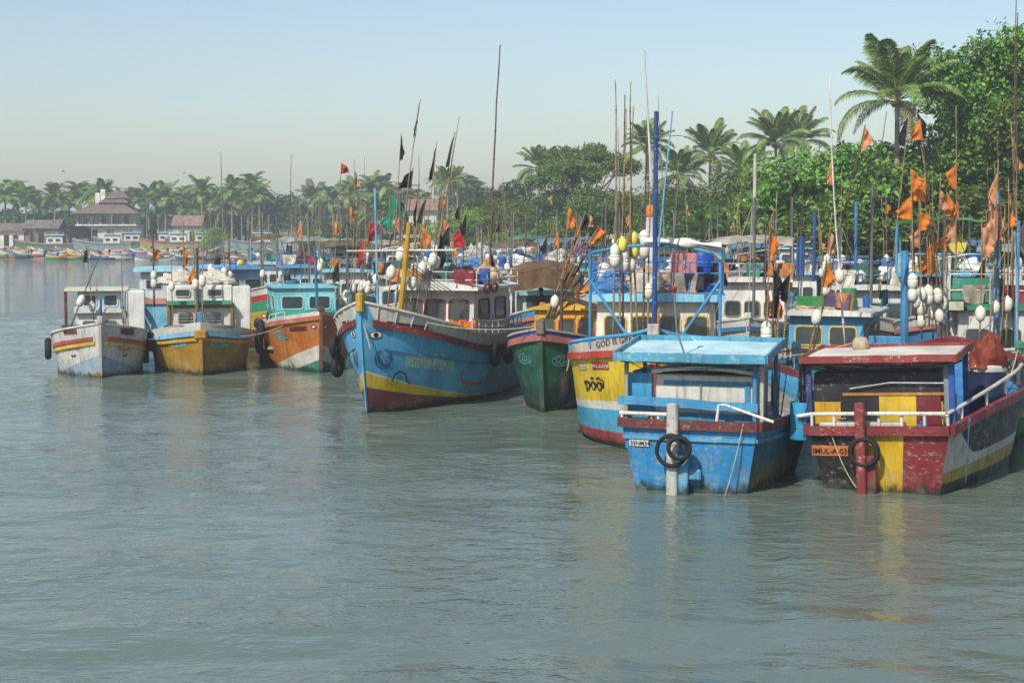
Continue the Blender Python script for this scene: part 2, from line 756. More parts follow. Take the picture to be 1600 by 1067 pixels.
# ------------------------------------------------------------------ vegetation
M_BARK = simple('bark', '#5d5143', 0.9, var=0.4, scale=2.0, bump=0.6)
M_PALMBARK = simple('palm_bark', '#857a68', 0.9, var=0.35, scale=2.5, bump=0.7)
M_ALMOND = leaf_mat('almond_leaf', '#234318', '#6f9a3c', 0.45, 0.27)
M_LEAF = leaf_mat('broad_leaf', '#2a4018', '#6b8438', 0.5, 0.24)
M_LEAFB = leaf_mat('bright_leaf', '#3f5f1e', '#8cab48', 0.55, 0.35)
M_LEAFD = leaf_mat('deep_leaf', '#1d381d', '#4a7036', 0.5, 0.25)
M_FROND = leaf_mat('frond_leaf', '#2a4522', '#748f48', 0.4, 0.25)
M_FRONDY = leaf_mat('dry_frond', '#5c6a34', '#98935a', 0.5, 0.25)
M_BANANA = leaf_mat('banana_leaf', '#2d5a1c', '#6fa23c', 0.4, 0.35)
M_RACHIS = simple('palm_rachis', '#8d9a55', 0.6, var=0.2)
M_NUT = simple('coconut', '#8a8a3a', 0.5, var=0.3)


def leaves_np(pos, up_bias, size, rng, aspect=0.55):
    """rhombic bent leaves at POS; returns verts, quads"""
    n = len(pos)
    nrm = rng.normal(size=(n, 3)) * 0.75 + up_bias
    nrm /= np.linalg.norm(nrm, axis=1, keepdims=True)
    ax = rng.normal(size=(n, 3))
    ax -= nrm * (ax * nrm).sum(1, keepdims=True)
    ax /= np.linalg.norm(ax, axis=1, keepdims=True)
    sd = np.cross(nrm, ax)
    sz = size * rng.uniform(0.65, 1.3, size=(n, 1))
    p0 = pos - ax * sz * 0.5
    p2 = pos + ax * sz * 0.5 - nrm * sz * 0.12
    p1 = pos + sd * sz * aspect * 0.5 + ax * sz * 0.12
    p3 = pos - sd * sz * aspect * 0.5 + ax * sz * 0.12
    v = np.stack([p0, p1, p2, p3], 1).reshape(-1, 3)
    return v, np.arange(4 * n).reshape(-1, 4)


def crown_mesh(name, mat, seed, rx, ry, rz, lobes, leaves, size, lobe_r=0.38, flat=0.7, low=-0.5, shell=True, aspect=0.55):
    """clumped crown centred on the origin; returns mesh and lobe centres"""
    rng = np.random.default_rng(seed)
    cs, rs = [], []
    while len(cs) < lobes:
        d = rng.normal(size=3)
        d /= np.linalg.norm(d)
        if d[2] < low:
            continue
        r = rng.uniform(0.55, 0.88) if shell else rng.uniform(0.1, 0.85)
        c = d * r * np.array([rx, ry, rz])
        cs.append(c)
        rs.append(lobe_r * min(rx, ry) * rng.uniform(0.6, 1.25))
    pos, bias = [], []
    tot = sum(r * r for r in rs)
    for c, r in zip(cs, rs):
        n = int(leaves * r * r / tot)
        tw = max(3, n // 11)      # twigs: leaves come in small sprays, so gaps stay open
        d = rng.normal(size=(tw, 3))
        d[:, 2] += 0.35
        d /= np.linalg.norm(d, axis=1, keepdims=True)
        rr = r * rng.uniform(0.5, 1.12, size=(tw, 1)) * (1 + 0.18 * rng.normal(size=(tw, 1)))
        tp = c + d * rr * np.array([1, 1, flat])
        k = rng.integers(0, tw, n)
        p = tp[k] + rng.normal(size=(n, 3)) * size * np.array([0.8, 0.8, 0.45])
        pos.append(p)
        bias.append(d[k] * 0.6 + np.array([0, 0, 0.7]))
    v, q = leaves_np(np.concatenate(pos), np.concatenate(bias), size, rng, aspect)
    me = np_mesh(name, v, q)
    me.materials.append(mat)
    return me, cs


def trunk_mesh(name, h, r, lobes, base_z, seed, mat=M_BARK):
    """tapered trunk up to height H with limbs reaching the lobe centres (which are relative to the crown centre at BASE_Z)"""
    rnd = random.Random(seed)
    mb = MB()
    top = Vector((rnd.uniform(-.3, .3), rnd.uniform(-.3, .3), h))
    pts = [Vector((0, 0, -0.6)), Vector((rnd.uniform(-.1, .1), rnd.uniform(-.1, .1), h * 0.35)), Vector((top.x * .6, top.y * .6, h * 0.7)), top]
    mb.tube(pts, r, 8, r * 0.55)
    for c in lobes:
        c = Vector(c) + Vector((0, 0, base_z))
        a = pts[2].lerp(top, rnd.uniform(-0.4, 1.0))
        m1 = a.lerp(c, 0.4) + Vector((0, 0, -0.10 * (c - a).length))
        m2 = a.lerp(c, 0.75) + Vector((rnd.uniform(-.2, .2), rnd.uniform(-.2, .2), 0))
        mb.tube([a, m1, m2, c], r * 0.38, 5, r * 0.06)
    return mb.mesh(name, mat, True, None)


TREE_KINDS = {}


def tree_kind(key, mat, seed, rx, ry, rz, lobes, leaves, size, h, r, **kw):
    me, cs = crown_mesh('crown_' + key, mat, seed, rx, ry, rz, lobes, leaves, size, **kw)
    tr = trunk_mesh('trunk_' + key, h * 0.62, r, cs[:14], h - rz, seed)
    TREE_KINDS[key] = (me, tr, h, rz)


def plant_tree(key, px, py_top, Y, label, name='broadleaf_tree', cat='tree', group=None, rz=None, widen=1.0):
    me, tr, h, crz = TREE_KINDS[key]
    x = Xat(px, Y, Zat(py_top, Y))
    zb = max(0.3, land_z(x, Y)) - 0.05
    s = (Zat(py_top, Y) - zb) / h
    o = empty(name, (x, Y, zb), random.uniform(0, 6.28) if rz is None else rz)
    o.scale = (s * widen, s * widen, s)
    place(tr, 'trunk', o)
    place(me, 'crown', o, (0, 0, h - crz))
    tag(o, label, cat, group)
    return o


def frond_mesh(name, seed, length=4.2, droop=1.0, rise=0.5, n=34, lw=0.1, ll=0.98, mat=None, wind=0.15):
    """a palm frond along +X that arches, with two rows of hanging leaflets"""
    rnd = random.Random(seed)
    mb = MB()

    def spine(t):
        return Vector((length * (t - 0.18 * t ** 3), 0.25 * math.sin(t * 2 + seed) * t, length * (rise * t - droop * 0.62 * t ** 2.3)))

    mb.tube([spine(i / 8) for i in range(9)], 0.045, 4, 0.008, mat=1)
    for i in range(n):
        t = 0.12 + 0.88 * (i + rnd.uniform(-.2, .2)) / n
        p = spine(min(1, t))
        d = (spine(min(1, t + 0.02)) - spine(max(0, t - 0.02))).normalized()
        prof = math.sin(math.pi * min(1, 0.18 + 0.80 * t)) ** 0.6
        for sg in (-1, 1):
            l = ll * prof * rnd.uniform(0.85, 1.15)
            side = Vector((-d.y, d.x, 0)).normalized() * sg
            hang = 0.25 + 0.75 * t * rnd.uniform(.6, 1.2)
            dir1 = (side * 0.85 + d * 0.55 + Vector((0, 0, 0.18 - 0.25 * hang))).normalized()
            dir2 = (side * 0.45 + d * 0.45 + Vector((0, 0, -0.75 * hang - wind))).normalized()
            m = p + dir1 * l * 0.5
            e = m + dir2 * l * 0.5
            w = d * lw * 0.5
            b = len(mb.v)
            mb.v += [tuple(p - w * .6), tuple(p + w * .6), tuple(m + w), tuple(m - w), tuple(e)]
            mb.face((b, b + 1, b + 2, b + 3), 0)
            mb.face((b + 3, b + 2, b + 4), 0)
    return mb.mesh(name, [mat or M_FROND, M_RACHIS])


FRONDS = [frond_mesh('frond', k, 4.4 + 0.2 * k, (0.32, 0.5, 0.8, 1.1)[k], (0.45, 0.5, 0.55, 0.5)[k], 44) for k in range(4)]
FRONDS_DRY = [frond_mesh('dry_frond', 11 + k, 4.0, 1.15, 0.3, 34, mat=M_FRONDY) for k in range(2)]


def palm_trunk(h, lean, seed):
    rnd = random.Random(seed)
    a = rnd.uniform(0, 6.28)
    pts = []
    for i in range(9):
        t = i / 8
        k = lean * (1 - (1 - t) ** 2) if seed % 2 else lean * t ** 1.6
        pts.append(Vector((math.cos(a) * k, math.sin(a) * k, -0.6 + (h + 0.6) * t)))
    mb = MB()
    mb.tube(pts, lambda t: 0.24 - 0.11 * t + 0.12 * max(0, 0.12 - t) / 0.12, 8)
    for i in range(2, int(h / 0.35)):        # ring scars
        t = i * 0.35 / h
        k = min(7.99, t * 8)
        p = pts[int(k)].lerp(pts[int(k) + 1], k - int(k))
        mb.tube([p + Vector((0, 0, -0.04)), p + Vector((0, 0, 0.04))], 0.255 - 0.115 * t, 7)
    return mb.mesh('palm_trunk', M_PALMBARK, True, None), pts[-1]


def plant_palm(px, py, Y, label, group=None, size=1.0, seed=1, nf=20, lean=1.0, wind=0.0):
    """near coconut palm: every frond is its own part; (px, py) is the heart of the crown"""
    rnd = random.Random(seed)
    zt = Zat(py, Y)
    xt = Xat(px, Y, zt)
    tm, top = palm_trunk(zt - 1.0, lean, seed)
    o = empty('coconut_palm', (xt - top.x, Y - top.y, 0.95))
    place(tm, 'trunk', o)
    ga = 2.39996
    for i in range(nf):
        t = (i + 0.5) / nf
        tilt = -1.0 + 1.5 * t + rnd.uniform(-.15, .15)       # young fronds stand up, old ones hang
        me = FRONDS[min(3, max(0, int(t * 4 + rnd.uniform(-.8, .8))))] if t < 0.85 or rnd.random() < .4 else FRONDS_DRY[rnd.randrange(2)]
        a = i * ga + rnd.uniform(-.25, .25)
        s = size * rnd.uniform(0.88, 1.12) * (0.8 if t < 0.1 else 1)
        f = place(me, 'frond', o, tuple(top + Vector((0, 0, 0.05 - 0.25 * t))), (rnd.uniform(-.3, .3), tilt, a), (s, s, s))
    mb = MB()
    for i in range(7):
        a = i * 0.9 + seed
        mb.lathe([(0.02, .12), (.1, .08), (.13, 0), (.09, -.1), (.02, -.14)], 6, (0.28 * math.cos(a), .28 * math.sin(a), -0.3 - 0.1 * (i % 2)))
    mb.build('coconut_bunch', M_NUT, o, True, loc=tuple(top))
    tag(o, label, 'palm tree', group)
    return o


def far_palm_kind(seed):
    rnd = random.Random(seed)
    mb = MB()
    src = []
    for k in range(4):
        src.append((FRONDS[k], 0))
    vs, fs, ms = [], [], []
    nf = 24
    for i in range(nf):
        t = (i + 0.5) / nf
        tilt = -1.05 + 1.75 * t + rnd.uniform(-.15, .15)
        a = i * 2.39996 + rnd.uniform(-.3, .3)
        me = far_fronds[rnd.randrange(3)]
        mt = Matrix.Rotation(a, 4, 'Z') @ Matrix.Rotation(tilt, 4, 'Y') @ Matrix.Rotation(rnd.uniform(-.4, .4), 4, 'X') @ Matrix.Scale(rnd.uniform(.85, 1.15), 4)
        b = len(vs)
        vs += [tuple(mt @ v.co) for v in me.vertices]
        for p in me.polygons:
            fs.append(tuple(b + j for j in p.vertices))
            ms.append(p.material_index)
    me = bpy.data.meshes.new('far_palm_crown')
    me.from_pydata(vs, [], fs)
    me.materials.append(M_FROND)
    me.materials.append(M_RACHIS)
    me.polygons.foreach_set('material_index', np.array(ms, dtype=np.int32))
    me.update()
    tm, top = palm_trunk(9.0, 1.2 * rnd.uniform(-1, 1), seed)
    return me, tm, top


far_fronds = [frond_mesh('far_frond', 30 + k, 3.9, 0.5 + .3 * k, 0.5, 30, 0.13, 1.15) for k in range(3)]
FAR_PALMS = [far_palm_kind(s) for s in (3, 6, 9, 14)]


def plant_far_palm(px, py, Y, label, group, i=0, size=1.0):
    cm, tm, top = FAR_PALMS[i % 4]
    zt = Zat(py, Y)
    x = Xat(px, Y, zt)
    zb = max(0.6, land_z(x, Y))
    sz = (zt - zb) / 9.0
    rz = random.uniform(0, 6.28)
    off = Matrix.Rotation(rz, 3, 'Z') @ Vector((top.x, top.y, 0))
    o = empty('coconut_palm', (x - off.x, Y - off.y, zb), rz)
    place(tm, 'trunk', o, (0, 0, 0), (0, 0, 0), (1, 1, sz))
    k = size * random.uniform(0.9, 1.1)
    place(cm, 'crown', o, (top.x, top.y, 9.0 * sz), (random.uniform(-.15, .15), random.uniform(-.15, .15), random.uniform(0, 6.28)), (k, k, k))
    tag(o, label, 'palm tree', group)
    return o


tree_kind('almond', M_ALMOND, 5, 7.0, 6.0, 6.2, 44, 46000, 0.28, 14.5, 0.42, lobe_r=0.33, flat=0.55, low=-0.75, shell=False, aspect=0.62)
tree_kind('almond_low', M_ALMOND, 8, 4.6, 4.4, 4.4, 26, 26000, 0.27, 9.0, 0.3, lobe_r=0.36, flat=0.6, low=-0.8, shell=False, aspect=0.62)
tree_kind('broad', M_LEAF, 12, 5.5, 5.0, 4.4, 24, 20000, 0.29, 9.5, 0.32, lobe_r=0.38, low=-0.8, shell=False)
tree_kind('broad_b', M_LEAFD, 15, 5.0, 5.0, 4.6, 22, 18000, 0.28, 10.0, 0.3, lobe_r=0.40, low=-0.8, shell=False)
tree_kind('umbrella', M_LEAF, 21, 6.0, 5.0, 2.1, 22, 13000, 0.28, 12.0, 0.3, lobe_r=0.27, flat=0.45, low=-0.3)
tree_kind('bright', M_LEAFB, 25, 3.8, 3.6, 3.2, 20, 10000, 0.26, 6.4, 0.16, lobe_r=0.36, low=-0.9, shell=False, aspect=0.3)
tree_kind('far', M_LEAFD, 31, 5.5, 5.0, 3.8, 18, 3200, 0.7, 8.5, 0.3, lobe_r=0.42, low=-0.8, shell=False)

# right bank, near to far
plant_tree('almond', 1590, 12, 104, 'tall spreading almond tree with big glossy leaves at the right edge', 'almond_tree', rz=0.4, widen=.82)
plant_tree('almond', 1660, 60, 101, 'dense almond tree cut off by the right edge of the view', 'almond_tree', rz=2.4)
plant_tree('almond_low', 1395, 188, 104, 'bright green almond tree below the big coconut palm', 'almond_tree', rz=1.0)
plant_tree('almond_low', 1500, 195, 103, 'low almond tree crown behind the orange flags at the right', 'almond_tree', rz=4.2)
plant_tree('almond_low', 1330, 262, 108, 'small almond tree at the left foot of the big coconut palm', 'almond_tree', rz=5.2, widen=1.15)
plant_tree('almond', 1585, 60, 110, 'almond tree whose upper branches reach left above the palm', 'almond_tree', rz=3.3, widen=.85)
plant_tree('almond_low', 1318, 190, 110, 'round almond tree left of the big coconut palm', 'almond_tree', rz=0.3, widen=1.1)
plant_tree('almond', 1630, 22, 110, 'tall almond tree behind the others at the right edge', 'almond_tree', rz=1.4)
plant_tree('broad', 1190, 262, 150, 'mid green tree below the palm pair', widen=1.2)
plant_tree('broad', 1085, 282, 168, 'light leafy tree between the blue mast and the palms', widen=1.2)
plant_tree('broad', 1030, 288, 178, 'leafy tree left of the blue mast top', widen=1.2)
plant_tree('broad_b', 970, 290, 182, 'dense dark tree below the flat topped trees', widen=1.2)
plant_tree('broad', 860, 288, 208, 'light green tree between the two left palms', widen=1.2)
plant_tree('bright', 1268, 218, 128, 'pale yellow green feathery tree left of the almond trees', 'feathery_tree')
plant_tree('broad', 1235, 268, 124, 'rounded green tree beside the pale feathery tree', widen=1.15)
plant_tree('broad_b', 1165, 300, 140, 'dark rounded tree behind the banana plants')
plant_tree('broad', 1120, 292, 165, 'leafy tree under the pair of palms right of the tall blue mast')
plant_tree('broad_b', 1060, 300, 150, 'dark leafy tree directly behind the tall blue mast')
plant_tree('broad', 1000, 300, 160, 'leafy tree behind the bundle of tall thin poles')
plant_tree('broad', 945, 285, 178, 'broad green tree below the flat topped tree')
plant_tree('umbrella', 915, 226, 205, 'flat topped umbrella shaped tree above the bank', 'umbrella_tree')
plant_tree('umbrella', 888, 250, 200, 'lower flat spreading tree beside the umbrella shaped tree', 'umbrella_tree')
plant_tree('broad_b', 885, 300, 190, 'dark green tree between two palms on the middle bank')
plant_tree('broad', 835, 310, 200, 'leafy tree below the leftmost palm of the middle bank')
plant_tree('broad_b', 790, 275, 215, 'tall dark tree where the middle bank steps down', widen=0.9)
plant_tree('broad', 765, 310, 205, 'round green tree at the left end of the middle bank')
plant_tree('bright', 728, 318, 205, 'light lime green feathery bush tree at the water bend', 'feathery_tree', widen=1.25)
for i, (px, py, Y) in enumerate([(1290, 330, 108), (1215, 335, 118), (1190, 345, 122), (1100, 340, 138), (1040, 345, 142), (985, 345, 150), (930, 340, 165), (870, 345, 178), (810, 348, 190), (1440, 300, 101), (1530, 300, 100), (1350, 325, 103), (1600, 290, 99), (1150, 330, 128), (905, 322, 175), (1065, 325, 146), (965, 318, 158)]):
    plant_tree(('broad', 'broad_b', 'almond_low')[i % 3], px, py, Y, 'low bush in the green wall ' + ('below the almond trees' if px > 1320 else 'behind the blue pipe rails' if px > 1205 else 'under the banana plants' if px > 1090 else 'behind the blue mast' if px > 960 else 'left of the float poles'), 'bush', 'bush', 'bushes along the right bank', widen=1.7)

NEAR_PALM = [
    (1402, 152, 101, 1.0, 'large coconut palm standing against the sky left of the tallest almond tree', 1.5, 21),
    (1212, 222, 160, 0.95, 'coconut palm in the pair right of the middle with upright fronds', 4, 20),
    (1250, 218, 172, 0.95, 'coconut palm behind the pale feathery tree', 7, 20),
    (1110, 240, 175, 0.95, 'tall coconut palm halfway between the blue mast and the palm pair', 10, 21),
    (1012, 228, 190, 0.85, 'coconut palm rising behind the bundle of tall thin poles', 13, 19),
    (1062, 272, 170, 0.9, 'low coconut palm just right of the tall blue mast', 16, 19),
    (1160, 268, 165, 0.9, 'low coconut palm with drooping fronds between taller palms', 19, 19),
    (842, 262, 215, 0.9, 'leftmost coconut palm of the middle bank, leaning right', 22, 20),
    (895, 262, 210, 0.85, 'coconut palm in front of the umbrella shaped tree', 25, 19),
    (700, 285, 275, 0.85, 'hazy coconut palm above the lime green bush tree', 28, 18),
    (590, 332, 240, 0.95, 'short coconut palm with wide fronds at the far water edge', 31, 18),
]
for (px, py, Y, s, lab, lean, sd) in NEAR_PALM:
    plant_palm(px, py, Y, lab, 'coconut palms', s, int(lean * 2) + 1, 26, 0.8)


def banana(px, py, Y, label, seed):
    rnd = random.Random(seed)
    z = Zat(py, Y)
    x = Xat(px, Y, z)
    o = empty('banana_plant', (x, Y, 1.0))
    h = z - 1.0 - 1.2
    mb = MB()
    mb.tube([(0, 0, -.5), (0.05, 0, h * .5), (0, 0, h)], 0.16, 7, 0.1)
    mb.build('stem', M_RACHIS, o, True, None)
    for i in range(8):
        a = i * 2.4 + rnd.uniform(-.3, .3)
        L = rnd.uniform(1.8, 2.6)
        up = rnd.uniform(0.5, 1.3)
        m = MB()

        def fn(u, v, L=L, up=up):
            w = 0.33 * math.sin(math.pi * (0.08 + 0.9 * u)) ** 0.6
            s = (v - 0.5) * 2
            return (L * u * (0.55 + .2 / up), s * w, L * (up * u - 0.75 * u ** 2.2) * 0.8 + 0.10 * abs(s) + 0.03 * math.sin(u * 40) * abs(s))
        m.grid(fn, 9, 4)
        m.build('leaf', M_BANANA, o, True, None, loc=(0, 0, h - .2), rot=(0, 0, a))
    tag(o, label, 'banana plant', 'banana plants on the bank')


for i, (px, py) in enumerate([(1095, 318), (1120, 322), (1142, 315), (1165, 325), (1185, 318), (1205, 330), (1130, 340), (1175, 345), (1082, 335)]):
    banana(px, py, 130 + (i % 3) * 3, 'banana plant in the clump on the right bank', i)

# far shore palms, hazy
def segp(px):
    return ('left of the villa' if px < 118 else 'directly behind the villa' if px < 225 else 'between the villa and the faded pink roof' if px < 292 else 'right of the faded pink roof' if px < 450 else 'behind the sandy spit' if px < 560 else 'left of the red roofed house' if px < 665 else 'right of the red roofed house')


FARP = [(8, 300), (22, 292), (40, 300), (85, 300), (108, 306), (125, 296), (150, 300), (160, 292), (190, 305), (205, 300), (232, 305), (258, 298), (262, 312),
        (290, 300), (300, 318), (315, 292), (322, 305), (338, 298), (352, 318), (362, 288), (372, 308), (395, 282), (388, 300), (405, 296), (60, 312), (275, 318),
        (488, 298), (520, 300), (548, 292), (556, 310), (582, 290), (598, 286), (610, 298), (630, 300), (655, 315), (715, 278), (690, 276), (732, 288), (745, 296), (-20, 298), (-60, 300)]
for i, (px, py) in enumerate(FARP):
    Y = 330 + (i * 37 % 50)
    if px > 480:
        Y = 320 + (i * 23 % 40)
    plant_far_palm(px, py + 9 + (i * 7 % 5), Y, 'far coconut palm ' + segp(px), 'far palms ' + segp(px), i, 1.12)
FART = [(5, 335), (30, 330), (60, 338), (75, 345), (100, 332), (225, 335), (245, 330), (265, 338), (285, 332), (330, 335), (345, 340), (375, 330), (420, 312), (445, 304), (465, 308), (430, 330), (480, 325), (505, 322), (535, 325), (570, 320), (600, 325), (640, 318), (670, 322), (700, 310), (735, 305), (760, 300), (-30, 335), (120, 340), (180, 335), (140, 345), (310, 345), (405, 340), (660, 335), (620, 335)]
def seg(px):
    return ('left of the villa' if px < 118 else 'directly behind the villa' if px < 225 else 'between the villa and the sandy spit' if px < 415 else 'behind the sandy spit' if px < 560 else 'left of the red roofed house' if px < 655 else 'right of the red roofed house')


FART += [(px, py + 6) for px, py in [(15, 322), (48, 326), (88, 324), (112, 326), (215, 322), (238, 324), (272, 322), (298, 326), (318, 324), (356, 322), (384, 326), (398, 320), (455, 318), (495, 315), (525, 316), (560, 314), (590, 312), (615, 314), (685, 305), (720, 302)]]
for i, (px, py) in enumerate(FART):
    plant_tree('far', px, py - 5, 352 + (i * 29 % 60), 'hazy rounded tree in the green belt ' + seg(px), 'far_tree', 'tree', 'far trees ' + seg(px), widen=1.5)
plant_tree('bright', 332, 353, 292, 'bright green bush on the sand between the far boats', 'shore_bush', 'bush', widen=1.6)
plant_tree('broad', 488, 358, 262, 'round green bush on the sandy spit', 'shore_bush', 'bush', widen=1.2)
plant_tree('broad', 460, 352, 275, 'low wide bush behind the sandy spit', 'shore_bush', 'bush', widen=1.5)
plant_tree('broad_b', 545, 345, 258, 'dark bush at the right end of the sandy spit', 'shore_bush', 'bush', widen=1.5)
plant_tree('broad_b', 640, 345, 245, 'dark bush below the red roofed house', 'shore_bush', 'bush', widen=1.5)

# ------------------------------------------------------------------ houses on the far shore
M_WALLW = paint('#cfcdc4', 0.5)
M_ROOFB = simple('brown_roof_tile', '#6f605a', 0.85, var=0.3, scale=1.2, bump=0.5)
M_ROOFR = simple('red_roof_tile', '#84685f', 0.85, var=0.3, scale=1.2, bump=0.5)
M_ROOFG = simple('rusty_sheet_roof', '#6b625a', 0.7, var=0.4, scale=0.8, bump=0.4)
M_DARKIN = simple('dark_interior', '#23221f', 0.9)
M_TIMBER = simple('weathered_timber', '#6f665a', 0.85, var=0.35, scale=3.0, bump=0.5)


def hip_roof(mb, cx, cy, z, hw, hd, rise, top=0.25, mat=0):
    """hipped roof with rows of tile courses as real steps"""
    n = 9
    for k in range(n):
        t0, t1 = k / n, (k + 1) / n
        a, b = 1 - t0 * (1 - top), 1 - t1 * (1 - top)
        z0, z1 = z + rise * t0, z + rise * t1
        lo = [(cx - hw * a, cy - hd * a, z0), (cx + hw * a, cy - hd * a, z0), (cx + hw * a, cy + hd * a, z0), (cx - hw * a, cy + hd * a, z0)]
        hi = [(cx - hw * b, cy - hd * b, z1), (cx + hw * b, cy - hd * b, z1), (cx + hw * b, cy + hd * b, z1), (cx - hw * b, cy + hd * b, z1)]
        up = [(p[0], p[1], p[2] + 0.05) for p in lo]
        mb.loft([lo, up, hi], mat)


def villa():
    Y = 322
    s = 1 / (F / Y)            # metres per photo pixel there
    x = Xat(168, Y)
    zb = land_z(x, Y)
    o = empty('villa', (x, Y, zb), R(4))
    W = 46 * s
    z1 = Zat(352, Y) - zb      # upper floor level
    z2 = Zat(334, Y) - zb      # eaves
    z3 = Zat(319, Y) - zb
    mb = MB()
    mb.box((1.5, 4, z1 / 2 - .5), (W * 1.55, 8, z1 + 1), bev=.03)
    mb.box((0, 4, (z1 + z2) / 2), (W * 1.85, 7.4, z2 - z1 - .01), bev=.03)
    mb.build('wall', M_WALLW, o)
    mb = MB()
    mb.box((0, 3.6, z1), (W * 2.05, 9.6, 0.3), bev=.03)
    mb.build('balcony_slab', M_WALLW, o)
    mb = MB()
    mb.tube([(-W, -1.1, z1 + 1.05), (W, -1.1, z1 + 1.05)], .05, 5)
    for k in range(25):
        xx = -W + 2 * W * k / 24
        mb.tube([(xx, -1.1, z1 + .15), (xx, -1.1, z1 + 1.05)], .025, 4)
    mb.build('balcony_railing', M_DARKIN, o)
    for k in range(6):
        xx = -W * .95 + 1.9 * W * k / 5
        m = MB().tube([(xx, -.95, z1 + .15), (xx, -.95, z2 + .1)], .13, 8)
        m.build('column', M_WALLW, o, True)
    mb = MB()
    hip_roof(mb, 0, 3.6, z2, W * 1.13, 6.2, z3 - z2 + .2, 0.42)
    rf = mb.build('roof', M_ROOFB, o)
    z4, z5 = Zat(322, Y) - zb, Zat(312, Y) - zb
    mb = MB().box((1.2, 3.6, (z4 + z3) / 2 + .3), (W * .72, 4.2, z4 - z3 + 2.2), bev=.03)
    mb.build('lantern_wall', M_WALLW, o)
    mb = MB()
    hip_roof(mb, 1.2, 3.6, Zat(317, Y) - zb, W * .52, 3.4, 1.1, 0.5)
    mb.build('roof', M_ROOFB, o)
    mb = MB()
    hip_roof(mb, 1.8, 3.6, Zat(310, Y) - zb, W * .42, 2.6, 1.5, 0.2)
    mb.build('roof', M_ROOFB, o)
    m = MB().box((-1.3, 4.2, Zat(307, Y) - zb), (0.9, .9, 2.8), bev=.03)
    m.build('tower', M_WALLW, o)
    m = MB().box((-2.3, 4.2, Zat(312, Y) - zb), (0.9, .9, 2.6), bev=.03)
    m.build('tower', M_WALLW, o)
    for xx, w in ((-3.6, 1.5), (-.9, 1.4), (1.6, 1.3), (3.6, 1.0), (-5.0, .7)):
        m = MB()
        hh = (z2 - z1) * .62
        zc = z1 + .35 + hh / 2
        m.box((xx, .22, zc), (w, .12, hh), mat=1)
        for sx in (-1, 1):
            m.box((xx + sx * w / 2, .18, zc), (.1, .2, hh + .1), mat=0)
        m.box((xx, .18, zc + hh / 2), (w + .2, .2, .1), mat=0)
        m.box((xx, .16, zc), (.07, .16, hh), mat=0)
        m.build('window', [M_WALLW, glass_mat()], o)
    for xx, w in ((-2.4, 1.2), (0.6, 1.4), (3.8, 2.0)):
        m = MB().box((xx, -.02, z1 * .45), (w, .1, z1 * .7), bev=.01)
        m.build('door', M_DARKIN, o)
    tag(o, 'white two storey villa with tiered brown tiled roofs on the far shore', 'house')


villa()


def shed(px, py_eave, py_ridge, Y, wpx, roofm, label, wallm=None, dep=6.0, rz=0.0, name='shed'):
    s = Y / F
    x = Xat(px, Y)
    zb = land_z(x, Y)
    o = empty(name, (x, Y, zb), rz)
    W = wpx * s / 2
    ze, zr = Zat(py_eave, Y) - zb, Zat(py_ridge, Y) - zb
    MB().box((0, dep / 2, ze / 2 - .3), (W * 1.9, dep * .92, ze + .6), bev=.03).build('wall', wallm or M_WALLW, o)
    g = MB()
    for sx in (-1, 1):
        g.poly([(sx * W * .95, dep * .04, ze), (sx * W * .95, dep * .96, ze), (sx * W * .95, dep * .5, zr - .1)])
    g.build('gable', wallm or M_WALLW, o)
    n = max(4, int(W * 2 / 0.8))
    for k in range(n):           # sheets, slightly overlapping and uneven
        x0 = -W * 1.05 + 2.1 * W * k / n
        m = MB()
        for y0, sg in ((-.5, 1), (dep + .5, -1)):
            p0, p1 = Vector((x0 + W * 1.05 / n, y0, ze - .15)), Vector((x0 + W * 1.05 / n, dep / 2, zr + .02))
            m.beam(p0, p1, 2.1 * W / n * 1.04, .05 + .03 * (k % 2), up=(0, 0, 1))
        m.build('roof_sheet', roofm, o)
    for k in range(max(1, int(W))):
        m = MB().box((-W * .7 + 1.4 * W * (k + .5) / max(1, int(W)), dep * .03, ze * .45), (.9, .1, ze * .6), bev=.01)
        m.build('door', M_DARKIN, o)
    tag(o, label, 'shed' if name == 'shed' else 'house')


shed(64, 356, 344, 318, 56, M_ROOFG, 'low grey gabled boat shed left of the villa', M_TIMBER)
shed(10, 360, 349, 318, 62, M_ROOFB, 'long brown roofed shed at the left edge of the far shore', M_WALLW)
shed(292, 352, 337, 325, 46, M_ROOFR, 'house with a faded pink tiled roof right of the villa', M_WALLW, name='house')
shed(660, 328, 311, 300, 46, M_ROOFR, 'house with a red tiled roof above the bushes in the middle distance', M_WALLW, 9.0, name='house')
shed(452, 372, 363, 262, 34, M_ROOFG, 'grey sheet walled hut on the sandy spit', simple('grey_sheet', '#8d9092', .7), 3.0)
shed(725, 374, 366, 214, 60, M_ROOFG, 'dark open shed roof at the water edge under the lime bush tree', M_DARKIN, 4.0)
shed(1190, 372, 362, 123, 90, M_ROOFG, 'grey sheet roofed landing shed under the right bank trees', M_DARKIN, 4.0)

